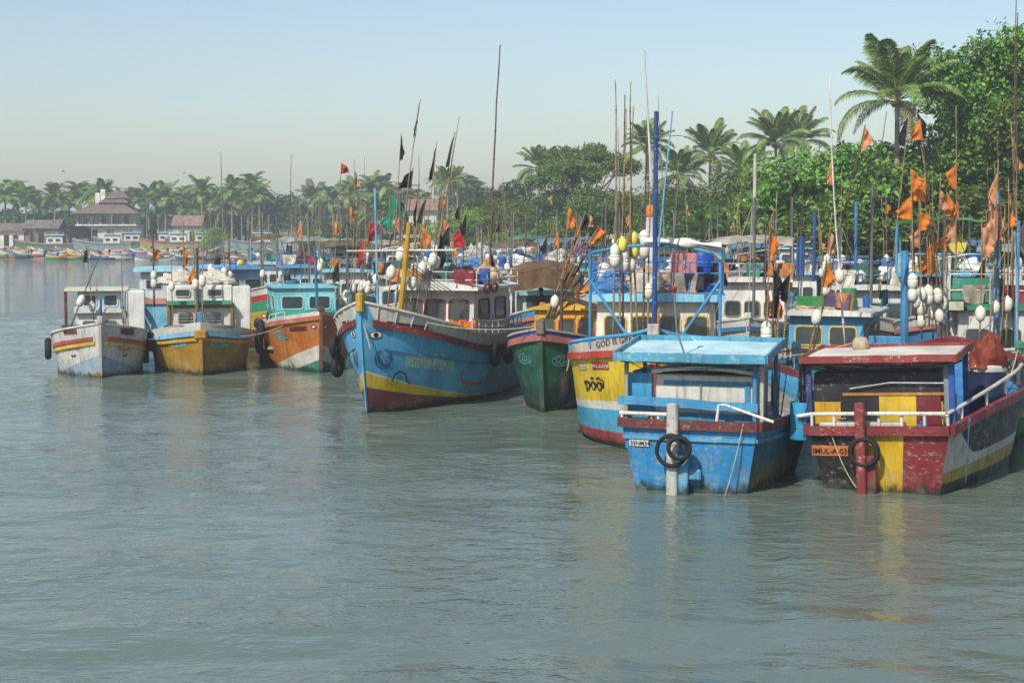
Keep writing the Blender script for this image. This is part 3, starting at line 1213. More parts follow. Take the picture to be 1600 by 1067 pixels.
# ================================================================== BOAT BUILDER
M_TYRE = simple('tyre_rubber', '#1b1b1c', 0.75, var=0.35, scale=8, bump=0.3)
M_ROPE = simple('rope_fibre', '#a89b80', 0.9, var=0.3, scale=9)
M_ROPEB = simple('blue_rope', '#2f6f86', 0.85, var=0.3, scale=9)
M_BAMBOO = simple('bamboo', '#8a7550', 0.65, var=0.45, scale=4)
M_BAMBOOD = simple('dark_bamboo', '#5b4a3a', 0.7, var=0.4, scale=4)
M_STEEL = simple('dull_steel', '#8b8f90', 0.5, 0.5, var=0.3)
M_WPIPE = paint('#d6d3c8', 0.8, under='#8a5a3c')
M_BLACK = simple('black_plastic', '#1a1b1d', 0.5, var=0.3)
M_DECK = paint('#8d8a7e', 0.9)
M_WHITEF = simple('white_float', '#cfccbe', 0.45, var=0.14, scale=4, bump=0.1)
M_YELLF = simple('yellow_float', '#d8c85a', 0.45, var=0.2, scale=4, bump=0.1)
M_LETTER_K = simple('black_lettering', '#15151a', 0.6, var=0.3)
M_LETTER_W = simple('white_lettering', '#d9d6ca', 0.6, var=0.2)
M_LETTER_R = simple('red_lettering', '#a83a2c', 0.6, var=0.3)
M_LETTER_T = simple('teal_lettering', '#5f9a9a', 0.6, var=0.3)
M_LETTER_B = simple('blue_lettering', '#1f3e6e', 0.6, var=0.3)


class Boat:
    def __init__(self, name, label, L, B, zb, zm, zs, bow=None, az=0.0, stern=None, rake=0.7, tr=0.72, trake=0.2, full=0.34,
                 desc='', roll=0.0, group='moored fishing boats', cat='boat', cw=0.86, wl_full=0.72, cb=0.42):
        self.L, self.B, self.zb, self.zm, self.zs = L, B, zb, zm, zs
        self.rake, self.tr, self.trake, self.full, self.desc = rake, tr, trake, full, desc
        self.cw, self.wl_full, self.cb = cw, wl_full, cb
        self.zk = -0.75
        a = R(az)                      # azimuth of the line bow -> stern
        if bow is None:
            bow = (stern[0] - math.sin(a) * L, stern[1] - math.cos(a) * L)
        self.rz = math.atan2(-math.cos(a), -math.sin(a))
        self.e = empty(name, (bow[0], bow[1], 0), self.rz)
        self.e.rotation_euler = (R(roll), 0, self.rz)
        self.mat = Matrix.Translation((bow[0], bow[1], 0)) @ Matrix.Rotation(self.rz, 4, 'Z') @ Matrix.Rotation(R(roll), 4, 'X')
        tag(self.e, label, cat, group)
        self.u0 = -self.zk / (zb - self.zk)
        self.x0 = -self.rake * (1 - self.u0) ** 1.4

    def w(self, p):
        return self.mat @ Vector(p)

    def sheer(self, s):
        k = 0.6
        if s < k:
            return self.zm + (self.zb - self.zm) * (1 - s / k) ** 2
        return self.zm + (self.zs - self.zm) * ((s - k) / (1 - k)) ** 2

    def pt(self, s, u, side):
        z = self.zk + u * (self.sheer(s) - self.zk)
        xs = -self.rake * max(0.0, 1 - u) ** 1.4 - self.x0
        xt = -self.L + self.trake * (1 - u)
        x = xs + s * (xt - xs)
        sb = self.wl_full + (self.full - self.wl_full) * u ** 0.8
        k = min(1.0, s / sb)
        plan = 1 - (1 - k) ** 2.25
        if s > 0.5:
            plan *= 1 - (1 - self.tr) * ((s - 0.5) / 0.5) ** 1.8
        c = self.cb + (self.cw - self.cb) * min(1, s / 0.5) ** 0.8
        if s > 0.75:
            c -= 0.06 * (s - .75) / .25
        wv = min(1.0, u / 0.24) ** 0.6
        y = self.B / 2 * plan * wv * (c + (1 - c) * u ** 1.1)
        return Vector((x, side * y, z))

    def u_of(self, s, h):
        """height fraction above the water (0 waterline, 1 sheer) -> u"""
        sh = self.sheer(s)
        return (h * sh - self.zk) / (sh - self.zk)

    def hull(self, bands, wear=0.7, ns=30, transom_cols=None, deck='#8d8a7e', bulwark=0.5, inner='#b9b6aa'):
        """bands: [(colour, lower edge as height fraction or [(s, fraction), ...])] from the sheer down"""
        mats = []
        mb = MB()

        def low(b, s):
            if isinstance(b, (int, float)):
                return b
            return float(np.interp(s, [q[0] for q in b], [q[1] for q in b]))
        cols = [c for c, _ in bands]
        uniq = []
        for c in cols:
            if c not in uniq:
                uniq.append(c)
        mats = [paint(c, wear, True) for c in uniq]
        SUB = 3
        st = [(i / ns) ** 1.35 for i in range(ns + 1)]
        rows_m = []
        for bi in range(len(bands)):
            rows_m += [uniq.index(cols[bi])] * SUB
        for side in (-1, 1):
            b = len(mb.v)
            nr = len(rows_m) + 1
            for s in st:
                hi = 1.0
                us = []
                for bi, (c, lo) in enumerate(bands):
                    if bi == len(bands) - 1:
                        ulo = 0.0
                    else:
                        hl = min(hi, low(lo, s))
                        ulo = max(0.02, self.u_of(s, hl))
                    uhi = self.u_of(s, hi) if hi > -9 else 0
                    uhi = max(uhi, ulo)
                    for k in range(SUB):
                        us.append(uhi + (ulo - uhi) * k / SUB)
                    hi = hl if bi < len(bands) - 1 else hi
                us.append(0.0)
                for u in us:
                    mb.v.append(tuple(self.pt(s, u, side)))
            for i in range(len(st) - 1):
                for j in range(nr - 1):
                    a = b + i * nr + j
                    q = (a, a + 1, a + nr + 1, a + nr)
                    mb.face(q if side > 0 else tuple(reversed(q)), rows_m[j])
        self.hull_o = mb.build('hull', mats, self.e, True, 50)
        # transom
        tcs = transom_cols or [(1.01, cols[min(1, len(cols) - 1)])]
        tu = []
        for _, c in tcs:
            if c not in tu:
                tu.append(c)
        edges = [-1.0] + [c for c, _ in tcs]
        mt = MB()
        nrow = 8
        for ci in range(len(tcs)):
            c0, c1 = edges[ci], min(1.0, edges[ci + 1])

            def fn(a, v, c0=c0, c1=c1):
                u = 1 - 0.995 * v
                p = self.pt(1.0, u, 1)
                c = c0 + (c1 - c0) * a
                return (p.x - 0.06 * (1 - c * c), p.y * c, p.z)
            mt.grid(fn, 4, nrow, tu.index(tcs[ci][1]))
        mt.build('transom', [paint(c, wear, True) for c in tu], self.e)
        # deck inside the bulwarks
        md = MB()

        def dk(a, v):
            s = 0.02 + 0.975 * a
            sh = self.sheer(s)
            u = (sh - bulwark - self.zk) / (sh - self.zk)
            p = self.pt(s, u, 1)
            c = (v - 0.5) * 2
            return (p.x, p.y * 0.985 * c, p.z + 0.06 * (1 - c * c))
        md.grid(dk, 18, 6)
        md.build('deck', paint(deck, 0.9), self.e)
        return self

    def strake(self, name, h, out, hgt, color, s0=0.0, s1=1.0, wear=0.8, transom=False, dz=0.0, inn=0.03, n=26, hull=False):
        """a rail swept along both sides at height fraction h"""
        mb = MB()
        for side in (-1, 1):
            rings = []
            for i in range(n + 1):
                s = s0 + (s1 - s0) * (i / n) ** 1.2
                hh = h(s) if callable(h) else h
                u = self.u_of(s, hh)
                p = self.pt(s, u, side)
                q = self.pt(min(1, s + .01), u, side) - self.pt(max(0, s - .01), u, side)
                nn = Vector((-q.y, q.x, 0)) * (-side)
                if nn.y * side < 0 and s > .02:
                    nn = -nn
                nn.normalize()
                if s < 0.004:
                    nn = Vector((1, 0, 0))
                z = Vector((0, 0, 1))
                wob = 0.018 * mnoise.noise(Vector((s * 40, side, h(s) if callable(h) else h)))
                rings.append([p + nn * (out + wob) + z * (dz + hgt / 2), p + nn * (out + wob) + z * (dz - hgt / 2), p - nn * inn + z * (dz - hgt / 2), p - nn * inn + z * (dz + hgt / 2)])
            mb.loft(rings)
        if transom:
            hh = h(1.0) if callable(h) else h
            p = self.pt(1.0, self.u_of(1.0, hh), 1)
            rings = []
            for i in range(9):
                c = -1 + 2 * i / 8
                x = p.x - 0.06 * (1 - c * c)
                y = p.y * c
                z = p.z + dz
                rings.append([Vector((x - out, y, z + hgt / 2 + .003)), Vector((x - out, y, z - hgt / 2 - .003)), Vector((x + inn, y, z - hgt / 2 - .003)), Vector((x + inn, y, z + hgt / 2 + .003))])
            mb.loft(rings)
        return mb.build(name, paint(color, wear, hull), self.e, True, 30)

    def stem(self, color, w=0.16, out=0.07, u0=0.0, u1=1.0, head=0.15, wear=0.8, headcol=None):
        mb = MB()
        rings = []
        for i in range(13):
            u = u0 + (u1 - u0) * i / 12
            p = self.pt(0, u, 1)
            rings.append([(p.x - .06, -w / 2, p.z), (p.x + out, -w * .35, p.z), (p.x + out, w * .35, p.z), (p.x - .06, w / 2, p.z)])
        mb.loft(rings)
        mb.build('stem_post', paint(color, wear, True), self.e)
        if head > 0:
            p = self.pt(0, 1, 1)
            MB().box((p.x - .03, 0, p.z + head / 2 - .02), (0.24, w * 1.5, head), bev=.03).build('stem_head', paint(headcol or color, wear), self.e)

    # ---- marks painted on the hull side
    def _arc(self, z, side):
        key = (round(z, 2), side)
        if not hasattr(self, '_ac'):
            self._ac = {}
        if key not in self._ac:
            pts = []
            for i in range(101):
                s = (i / 100) ** 1.4
                sh = self.sheer(s)
                u = min(1.05, (z - self.zk) / (sh - self.zk))
                pts.append(self.pt(s, u, side))
            d = [0.0]
            for i in range(100):
                d.append(d[-1] + (pts[i + 1] - pts[i]).length)
            self._ac[key] = (np.array(d), np.array([tuple(p) for p in pts]))
        return self._ac[key]

    def surf(self, d, z, side):
        dd, pp = self._arc(z, side)
        return Vector([float(np.interp(d, dd, pp[:, k])) for k in range(3)])

    def mark(self, name, geo, side, d0, z0, mat, slope=0.0, off=0.02, parent=None):
        """paint flat geometry on the hull; side -1 is starboard. d0: distance of the geometry's left edge/origin from the stem"""
        vs, fs = geo
        mb = MB()
        for (gx, gy) in vs:
            d = d0 + gx * side
            z = z0 + gy + slope * gx * side
            if d < 0.02:
                d = 0.02
            p = self.surf(d, z, side)
            q = self.surf(d + .05, z, side) - p
            n = Vector((q.y, -q.x, 0)).normalized() * -side
            if n.y * side < 0:
                n = -n
            mb.v.append(tuple(p + n * off + Vector((0, 0, -0.0))))
        mb.f = [tuple(f) for f in fs]
        mb.m = [0] * len(fs)
        return mb.build(name, mat, parent or self.e)

    def lettering(self, s, side, d0, z0, size, mat, slope=0.0, bold=0.0, name='lettering', off=0.026):
        return self.mark(name, text_geo(s, size, bold), side, d0, z0, mat, slope, off)

    # ---- superstructure
    def wheelhouse(self, xf, ln, wd, z0, h, wall='#d5d3ca', lower=None, roof='#d5d3ca', wins=3, frame='#c9c7bd', wear=0.6, sill=0.45, winh=0.5, over=0.25, brow=0.35,
                   trim=None, roof_t=0.12, shutter=False, side_wins=2, winw=None, name='wheelhouse', camber=0.1, rake=0.12):
        """cabin whose front wall stands at local x = xf and which runs aft"""
        hl = sill - 0.08 if lower else 0.0
        mb = MB()

        def shell(za, zb_, grow=0.0, mat=0):
            xa = xf - rake * (za - z0) / h
            xb = xf - rake * (zb_ - z0) / h
            g = grow
            r0 = [(xa + g, -wd / 2 - g, za), (xa + g, wd / 2 + g, za), (xf - ln - g, wd / 2 + g, za), (xf - ln - g, -wd / 2 - g, za)]
            k = 0.97
            r1 = [(xb + g, -wd / 2 * k - g, zb_), (xb + g, wd / 2 * k + g, zb_), (xf - ln - g, wd / 2 * k + g, zb_), (xf - ln - g, -wd / 2 * k - g, zb_)]
            mb.loft([r0, r1], mat)
        shell(z0 - 0.3, z0 + h)
        wo = mb.build(name, paint(wall, wear), self.e)
        if lower:
            mb = MB()
            shell(z0 - 0.3, z0 + hl, 0.02)
            mb.build('lower_panel', paint(lower, wear), wo)
        if trim:
            mb = MB()
            shell(z0 + h - 0.16, z0 + h - 0.02, 0.025)
            mb.build('trim_band', paint(trim, wear), wo)
        # roof with camber and lip
        zr = z0 + h
        x1, x0 = xf - rake + brow, xf - ln - over
        hw = wd / 2 + over

        def top(a, v):
            c = (v - .5) * 2
            return (x1 + (x0 - x1) * a, hw * c, zr + roof_t + camber * (1 - c * c))

        def bot(a, v):
            c = (v - .5) * 2
            return (x1 + (x0 - x1) * a, hw * c, zr + 0.012 + camber * 0.6 * (1 - c * c) * 0)
        mr = MB()
        mr.grid(top, 4, 8)
        mr.grid(lambda a, v: bot(1 - a, v), 4, 8)
        for sg in (-1, 1):
            mr.poly([(x1, sg * hw, zr + .012), (x1, sg * hw, zr + roof_t), (x0, sg * hw, zr + roof_t), (x0, sg * hw, zr + .012)])
        for xx in (x1, x0):
            ring = [(xx, hw * (k / 4 - 1), zr + roof_t + camber * (1 - (k / 4 - 1) ** 2)) for k in range(9)]
            mr.poly(ring + [(xx, hw, zr + .012), (xx, -hw, zr + .012)])
        mr.build('cabin_roof', paint(roof, wear), self.e)
        # front windows
        if wins:
            ww = winw or wd * 0.86 / wins * 0.78
            for k in range(wins):
                yc = (k - (wins - 1) / 2) * wd * 0.9 / wins
                self.window(wo, xf - rake * (sill + winh / 2) / h, yc, z0 + sill + winh / 2, ww, winh, 'x', frame, rake / h, shutter)
        for k in range(side_wins):
            xc = xf - ln * (k + 0.6) / (side_wins + 0.2)
            for sg in (-1, 1):
                self.window(wo, xc, sg * wd / 2 * 0.985, z0 + sill + winh / 2, ln / (side_wins + 0.2) * .6, winh, 'y', frame, 0.0, False, sg)
        self.roof_z = zr + roof_t
        self.roof_rect = (x0, x1, hw)
        return wo

    def window(self, parent, x, y, z, w, h, axis, frame, tilt=0.0, shutter=False, sg=1, round_=0.18):
        mb = MB()

        def P(a, b, d):
            if axis == 'x':
                return Vector((x + d - tilt * b, y + a, z + b))
            return Vector((x - a * sg, y + sg * d, z + b))

        def rr(w_, h_, r, d, n=3):
            out = []
            for (cx, cy, a0) in ((w_ / 2 - r, h_ / 2 - r, 0), (-w_ / 2 + r, h_ / 2 - r, 90), (-w_ / 2 + r, -h_ / 2 + r, 180), (w_ / 2 - r, -h_ / 2 + r, 270)):
                for i in range(n + 1):
                    an = R(a0 + 90 * i / n)
                    out.append(P(cx + r * math.cos(an), cy + r * math.sin(an), d))
            return out
        r = min(w, h) * round_
        f = 0.045
        o1 = rr(w + 2 * f, h + 2 * f, r + f, 0.0)
        o2 = rr(w + 2 * f, h + 2 * f, r + f, 0.04)
        i2 = rr(w, h, r, 0.04)
        i1 = rr(w, h, r, 0.006)
        mb.loft([o1, o2, i2, i1], 0, True, False)
        mb.poly(rr(w, h, r, 0.008), 1)
        if shutter:
            for k in range(3):
                zz = -h / 2 + h * (k + .8) / 3.4
                mb.poly([P(-w / 2, zz, .018), P(w / 2, zz, .018), P(w / 2, zz + .03, .03), P(-w / 2, zz + .03, .03)], 0)
        mb.build('window', [paint(frame, 0.6), glass_mat()], parent)

    def railing(self, pts, h, color, rails=2, r=0.022, closed=False, post_every=1, mat=None):
        mb = MB()
        pts = [Vector(p) for p in pts]
        n = len(pts)
        for k in range(rails):
            zz = Vector((0, 0, h * (k + 1) / rails))
            mb.tube([p + zz for p in pts], r, 6, closed=closed)
        for i, p in enumerate(pts):
            if i % post_every == 0:
                mb.tube([p, p + Vector((0, 0, h))], r, 6)
        return mb.build('railing', mat or paint(color, 0.7), self.e, True)

    def roof_rail(self, h=0.6, color='#3f8fc0', rails=2, inset=0.08, r=0.022, z=None, front=True):
        x0, x1, hw = self.roof_rect
        z = self.roof_z if z is None else z
        a, b, c = x0 + inset, x1 - inset, hw - inset
        pts = []
        nx = max(2, int((b - a) / 0.9))
        ny = max(2, int(2 * c / 0.9))
        pts += [(a + (b - a) * i / nx, -c, z) for i in range(nx)]
        pts += [(b, -c + 2 * c * i / ny, z) for i in range(ny)]
        pts += [(b + (a - b) * i / nx, c, z) for i in range(nx)]
        pts += [(a, c - 2 * c * i / ny, z) for i in range(ny)]
        return self.railing(pts, h, color, rails, r, closed=True)

    def mast(self, x, y, z0, z1, r, color, lean=(0, 0), r2=None, mat=None, name='mast'):
        mb = MB()
        mb.tube([(x, y, z0), (x + lean[0] * .5, y + lean[1] * .5, (z0 + z1) / 2), (x + lean[0], y + lean[1], z1)], r, 8, r2 if r2 is not None else r * .85)
        return mb.build(name, mat or paint(color, 0.7), self.e, True)

    def rail_at_bow(self, h, color, s0, s1, side_h=1.0, n=8, r=0.02, rails=2):
        """pipe rail standing on the gunwale"""
        for side in (-1, 1):
            pts = [self.pt(s0 + (s1 - s0) * i / n, 1.0, side) + Vector((0, -side * .04, .03)) for i in range(n + 1)]
            self.railing(pts, h, color, rails, r)

    def ribs(self, color, s0, s1, n, h0, h1, w=0.06, out=0.035):
        me = None
        for side in (-1, 1):
            for i in range(n):
                s = s0 + (s1 - s0) * i / max(1, n - 1)
                a = self.pt(s, self.u_of(s, h0), side)
                b = self.pt(s, self.u_of(s, h1), side)
                if me is None:
                    me = MB().box((0, 0, 0), (1, 1, 1)).mesh('rib', paint(color, .8))
                d = b - a
                o = place(me, 'rib', self.e)
                x = d.normalized()
                y = Vector((1, 0, 0)) - x * x.x
                y.normalize()
                z = x.cross(y)
                rm = Matrix((x, y, z)).transposed().to_4x4()
                o.matrix_local = Matrix.Translation((a + b) / 2) @ rm @ Matrix.Diagonal((d.length, w, out * 2, 1))


# ------------------------------------------------------------------ shared small things
def tyre_mesh(r=0.3, t=0.1):
    mb = MB()
    n, m = 26, 10
    for i in range(n):
        a = 2 * math.pi * i / n
        for j in range(m):
            b = 2 * math.pi * j / m
            rr = t * (1.0 if math.cos(b) > -0.5 else 0.7)
            k = 1 + (0.03 if (i % 2 and math.cos(b) > .6) else 0)
            rad = r + rr * math.cos(b) * k
            mb.v.append((rad * math.cos(a), rr * 1.15 * math.sin(b), rad * math.sin(a)))
    for i in range(n):
        for j in range(m):
            mb.face((i * m + j, ((i + 1) % n) * m + j, ((i + 1) % n) * m + (j + 1) % m, i * m + (j + 1) % m))
    return mb.mesh('tyre', M_TYRE, True, None)


TYRE = tyre_mesh(0.33, 0.115)
TYRE_THIN = tyre_mesh(0.36, 0.06)
TYRE_SMALL = tyre_mesh(0.24, 0.06)


def tyre_fender(loc, rz, label, scale=1.0, mesh=None, tilt=0.0, rope=None):
    o = place(mesh or TYRE, 'tyre_fender', None, loc, (0, tilt, rz), (scale, scale, scale))
    tag(o, label, 'tyre', 'tyre fenders hung on the boats')
    if rope is not None:
        mw = o.matrix_basis.inverted()
        mb = MB().tube([mw @ Vector(rope), mw @ (Vector(rope).lerp(Vector(loc), .5)), mw @ (Vector(loc) + Vector((0, 0, .3 * scale)))], .016, 5)
        mb.build('rope', M_ROPE, o)
    return o


def hang_tyre(b, s, side, drop, label, scale=1.0):
    """tyre hanging flat against the hull side of boat b"""
    p = b.pt(s, 1.0, side)
    q = b.pt(min(1, s + .02), 1, side) - b.pt(max(0, s - .02), 1, side)
    ang = math.atan2(q.y, q.x) + b.rz
    n = Vector((-q.y, q.x, 0)).normalized()
    if n.y * side < 0:
        n = -n
    wp = b.w(p + n * 0.17 + Vector((0, 0, -drop)))
    tyre_fender(tuple(wp), ang, label, scale, rope=tuple(b.w(p + Vector((0, 0, .05)))))


def float_mesh(mat, kind=0):
    prof = [(0.03, -.23), (.06, -.215), (.11, -.17), (.14, -.1), (.15, -.02), (.15, .05), (.135, .12), (.1, .175), (.05, .205), (.045, .235), (.02, .24)]
    if kind == 1:   # with a band groove
        prof = [(0.03, -.25), (.1, -.2), (.145, -.1), (.15, 0), (.148, .045), (.13, .055), (.13, .07), (.145, .08), (.13, .15), (.09, .2), (.03, .24)]
    return MB().lathe(prof, 12).mesh('float', mat, True, 60)


FLOAT_W = [float_mesh(M_WHITEF, 0), float_mesh(M_WHITEF, 1)]
FLOAT_Y = float_mesh(M_YELLF, 0)

FLAGM = {
    'orange': cloth('orange_flag_cloth', '#e8862a', 0.3, 3, through=0.35),
    'pale orange': cloth('faded_orange_cloth', '#d99a70', 0.3, 3, through=0.35),
    'black': cloth('black_flag_cloth', '#17171c', 0.3, 3, through=0.05),
    'red': cloth('red_flag_cloth', '#c0281e', 0.3, 3, through=0.3),
    'green': cloth('green_flag_cloth', '#1f8a70', 0.3, 3, through=0.3),
    'pink': cloth('pink_flag_cloth', '#c98c8c', 0.3, 3, through=0.3),
    'white and red': cloth('red_white_cloth', '#d05a4a', 0.5, 1.5, through=0.3),
}


def flag_geo(mb, top, axis, h, w, seed, mat=0, droop=0.6):
    """limp triangular flag: hoist runs down AXIS from TOP, cloth sags to one side"""
    rnd = random.Random(seed)
    a = rnd.uniform(0, 6.28)
    a = rnd.choice([0.2, math.pi - .2, 0.5, math.pi + .3]) + rnd.uniform(-.5, .5)
    k_ = rnd.uniform(.72, 1.2)
    h, w = h * k_, w * k_ * rnd.uniform(.7, 1.15)
    out = Vector((math.cos(a), math.sin(a) * .6, 0)).normalized()
    per = Vector((-out.y, out.x, 0))
    ph = rnd.uniform(0, 6)
    dr = droop * rnd.uniform(0.6, 1.35)

    def fn(u, v):
        # u along the hoist (0 top), v outwards
        wl = w * (1 - 0.15 * u) * v
        sag = dr * h * v ** 1.2 * (0.55 + 0.45 * (1 - u))
        p = top - axis * (h * u * (1 - 0.35 * v)) + out * wl * (1 - 0.35 * dr * v) - Vector((0, 0, sag))
        p += per * (0.13 * math.sin(v * 7 + u * 3 + ph) * v + 0.06 * math.sin(u * 11 + ph) * v)
        if v > .99:
            p += out * 0.09 * math.sin(u * 23 + ph) * w - Vector((0, 0, .05 * math.sin(u * 31 + ph)))
        return p
    mb.grid(fn, 10, 8, mat)


def marker_pole(p0, p1, label, flags=(), floats=(), group=None, r=0.03, mat=None, bend=0.0, name='marker_pole', seed=0, cat='marker pole', fsize=1.0):
    """pole leaning from P0 to P1 with flags [(colour, fraction, h, w)] and floats [(fraction, colour)]"""
    rnd = random.Random(seed * 13 + 5)
    p0, p1 = Vector(p0), Vector(p1)
    ln = (p1 - p0).length
    o = empty(name, p0)
    mb = MB()
    n = 9
    bd = Vector((rnd.uniform(-1, 1), rnd.uniform(-1, 1), 0)) * (bend or ln * 0.012)
    pts = [(p1 - p0) * (i / n) + bd * math.sin(math.pi * i / n) + Vector((rnd.uniform(-1, 1), rnd.uniform(-1, 1), 0)) * ln * 0.0015 for i in range(n + 1)]
    mb.tube(pts, r, 6, r * 0.5)
    for i in range(1, n):       # bamboo nodes
        d = (pts[i + 1] - pts[i]).normalized() * .025
        rr = r * (1 - .5 * i / n) * 1.35
        mb.tube([pts[i] - d, pts[i] + d], rr, 6)
    mb.build('pole', mat or (M_BAMBOO if seed % 3 else M_BAMBOOD), o, True, None)

    def on(f):
        k = min(n - 1e-4, f * n)
        i = int(k)
        return pts[i].lerp(pts[i + 1], k - i)
    ax = (p1 - p0).normalized()
    for k, (c, f, h, w) in enumerate(flags):
        m = MB()
        flag_geo(m, on(f), ax, h, w, seed * 7 + k)
        m.build('flag', FLAGM[c], o, True, None)
    for k, (f, c) in enumerate(floats):
        me = FLOAT_Y if c == 'y' else FLOAT_W[(seed + k) % 2]
        q = Vector((0, 0, 1)).rotation_difference(ax).to_euler()
        sc = fsize * rnd.uniform(.85, 1.1)
        place(me, 'float', o, tuple(on(f)), q, (sc, sc, sc))
    tag(o, label, cat, group)
    return o


def barrel_mesh(mat, lid=None):
    prof = [(0.0, 0), (.27, 0), (.285, .03), (.285, .28), (.3, .3), (.285, .32), (.285, .58), (.3, .6), (.285, .62), (.285, .86), (.27, .9), (.25, .9), (.25, .87), (0.01, .87)]
    return MB().lathe(prof, 18).mesh('barrel', mat, True, 35)


BARREL = {
    'navy': MB().lathe([(0.0, 0), (.27, 0), (.285, .03), (.285, .4), (.29, .41), (.285, .42), (.285, .78)], 20).lathe([(.29, .78), (.295, .79), (.295, .86), (.28, .88), (.25, .88), (.25, .85), (.01, .85)], 20, mat=1).mesh('barrel', [simple('navy_barrel_plastic', '#1c2740', .35, var=.25), simple('white_rim', '#c4c4bc', .5)], True, 35),
    'blue': barrel_mesh(simple('blue_barrel_plastic', '#1f4fa8', .4, var=.25)),
    'black': barrel_mesh(simple('black_barrel_plastic', '#20242c', .4, var=.25)),
    'white': barrel_mesh(simple('white_barrel_plastic', '#c9c9c0', .45, var=.2)),
    'light blue': barrel_mesh(simple('light_blue_barrel_plastic', '#2f8fb8', .45, var=.25)),
    'green': barrel_mesh(simple('green_barrel_plastic', '#2f7f54', .45, var=.25)),
}


def barrel(p, colour, label, s=1.0, rot=(0, 0, 0), group=None):
    o = place(BARREL[colour], 'barrel', None, tuple(p), rot, (s, s, s))
    tag(o, label, 'barrel', group or 'plastic barrels on the boats')
    return o


def heap_mesh(seed, mat, lumps=4.0, fold=0.1, flat=0.55):
    rnd = random.Random(seed)
    off = Vector((rnd.uniform(0, 50), rnd.uniform(0, 50), rnd.uniform(0, 50)))
    mb = MB()
    nu, nv = 44, 20

    def fn(u, v):
        a = u * 2 * math.pi
        e = (1 - v) * math.pi / 2
        d = Vector((math.cos(a) * math.cos(e), math.sin(a) * math.cos(e), math.sin(e)))
        r = 1 + 0.38 * mnoise.noise(d * 1.7 + off) + fold * mnoise.noise(d * 5.5 + off) + fold * .5 * (1 - abs(mnoise.noise(d * 9 + off * 2)) * 2)
        return Vector((d.x * r, d.y * r, d.z * r * flat * (1 + .3 * mnoise.noise(d * 3 + off))))
    mb.grid(fn, nu, nv)
    return mb.mesh('heap', mat, True, None)


HEAPM = {
    'white net': cloth('white_net', '#b9b6aa', .35, 14),
    'grey net': cloth('grey_net', '#6f7477', .4, 12),
    'green net': cloth('green_net', '#2f5a50', .4, 12),
    'dark tarp': cloth('dark_tarp', '#26272e', .3, 2, .6),
    'white tarp': cloth('white_tarp', '#d5d3cc', .2, 2, .6),
    'blue tarp': cloth('blue_tarp', '#3a6fa8', .3, 2, .6),
    'tan tarp': cloth('tan_tarp', '#b59a7c', .3, 2, .7),
    'orange net': cloth('orange_net', '#b8641c', .4, 12),
    'lilac cloth': cloth('lilac_cloth', '#a2a6c4', .3, 3, .8),
    'rust cover': cloth('rust_cover', '#7a2f1a', .45, 3, .6),
    'purple net': cloth('purple_net', '#6a3a6a', .4, 12),
}
HEAPS = {k: [heap_mesh(17 * i + j, m, fold=.3 if 'net' in k else .12) for j in range(2)] for i, (k, m) in enumerate(HEAPM.items())}


def heap(p, kind, size, label, rz=0.0, seed=0, group=None):
    o = place(HEAPS[kind][seed % 2], kind.replace(' ', '_') + '_heap', None, tuple(Vector(p) - Vector((0, 0, .03))), (0, 0, rz), size)
    tag(o, label, 'net heap' if 'net' in kind else 'cover', group or 'nets and covers piled on the boats')
    return o


def rope(p0, p1, sag, label, r=0.018, mat=None, n=14):
    p0, p1 = Vector(p0), Vector(p1)
    o = MB().tube([(p1 - p0) * (i / n) - Vector((0, 0, 4 * sag * (i / n) * (1 - i / n))) for i in range(n + 1)], r, 5).build('mooring_rope', mat or M_ROPE, None, True, None, loc=tuple(p0))
    tag(o, label, 'rope', 'mooring ropes')
    return o


def crate(p, col, label, size=(.6, .4, .32), rz=0):
    mb = MB()
    x, y, z = size
    for sg in (-1, 1):
        for k in range(3):
            zz = z * (k + .5) / 3
            mb.box((0, sg * y / 2, zz), (x, .025, z / 3 * .8), bev=.005)
            mb.box((sg * x / 2, 0, zz), (.025, y - .03, z / 3 * .8), bev=.005)
    for sx in (-1, 1):
        for sy in (-1, 1):
            mb.box((sx * (x / 2 + .012), sy * (y / 2 + .012), z / 2), (.05, .05, z), bev=.008)
    mb.box((0, 0, .02), (x, y, .03))
    o = mb.build('crate', paint(col, .5), None, loc=tuple(p), rot=(0, 0, rz))
    tag(o, label, 'crate', 'crates on the boats')
    return o


M_RUST = simple('rusty_iron', '#5a3524', .85, var=.4, scale=12)
M_JERRY = [simple('jerry_%s' % n, h, .45, var=.25) for n, h in (('blue', '#2a5a9a'), ('yellow', '#b8a04a'), ('white', '#b9b6aa'), ('black', '#24262a'), ('green', '#3a6a4a'))]
JERRYN = ('blue', 'yellow', 'white', 'black', 'green')


def jerry_mesh(mat):
    mb = MB().box((0, 0, .2), (.34, .2, .4), bev=.04)
    mb.tube([(-.1, 0, .4), (-.08, 0, .46), (.06, 0, .46), (.08, 0, .4)], .02, 5)
    mb.lathe([(.04, .39), (.04, .45), (.03, .46)], 8, (.12, 0, 0))
    return mb.mesh('jerrycan', mat)


JERRY = [jerry_mesh(m) for m in M_JERRY]
WASH = [cloth('wash_%d' % i, h, .35, 4) for i, h in enumerate(('#7a2a34', '#3a5a8a', '#c4bfae', '#23252c', '#2f7a6a', '#b8743a', '#8a8478', '#5a4a6a'))]
WASHN = ('dark red', 'blue', 'pale', 'black', 'green', 'ochre', 'grey', 'violet')


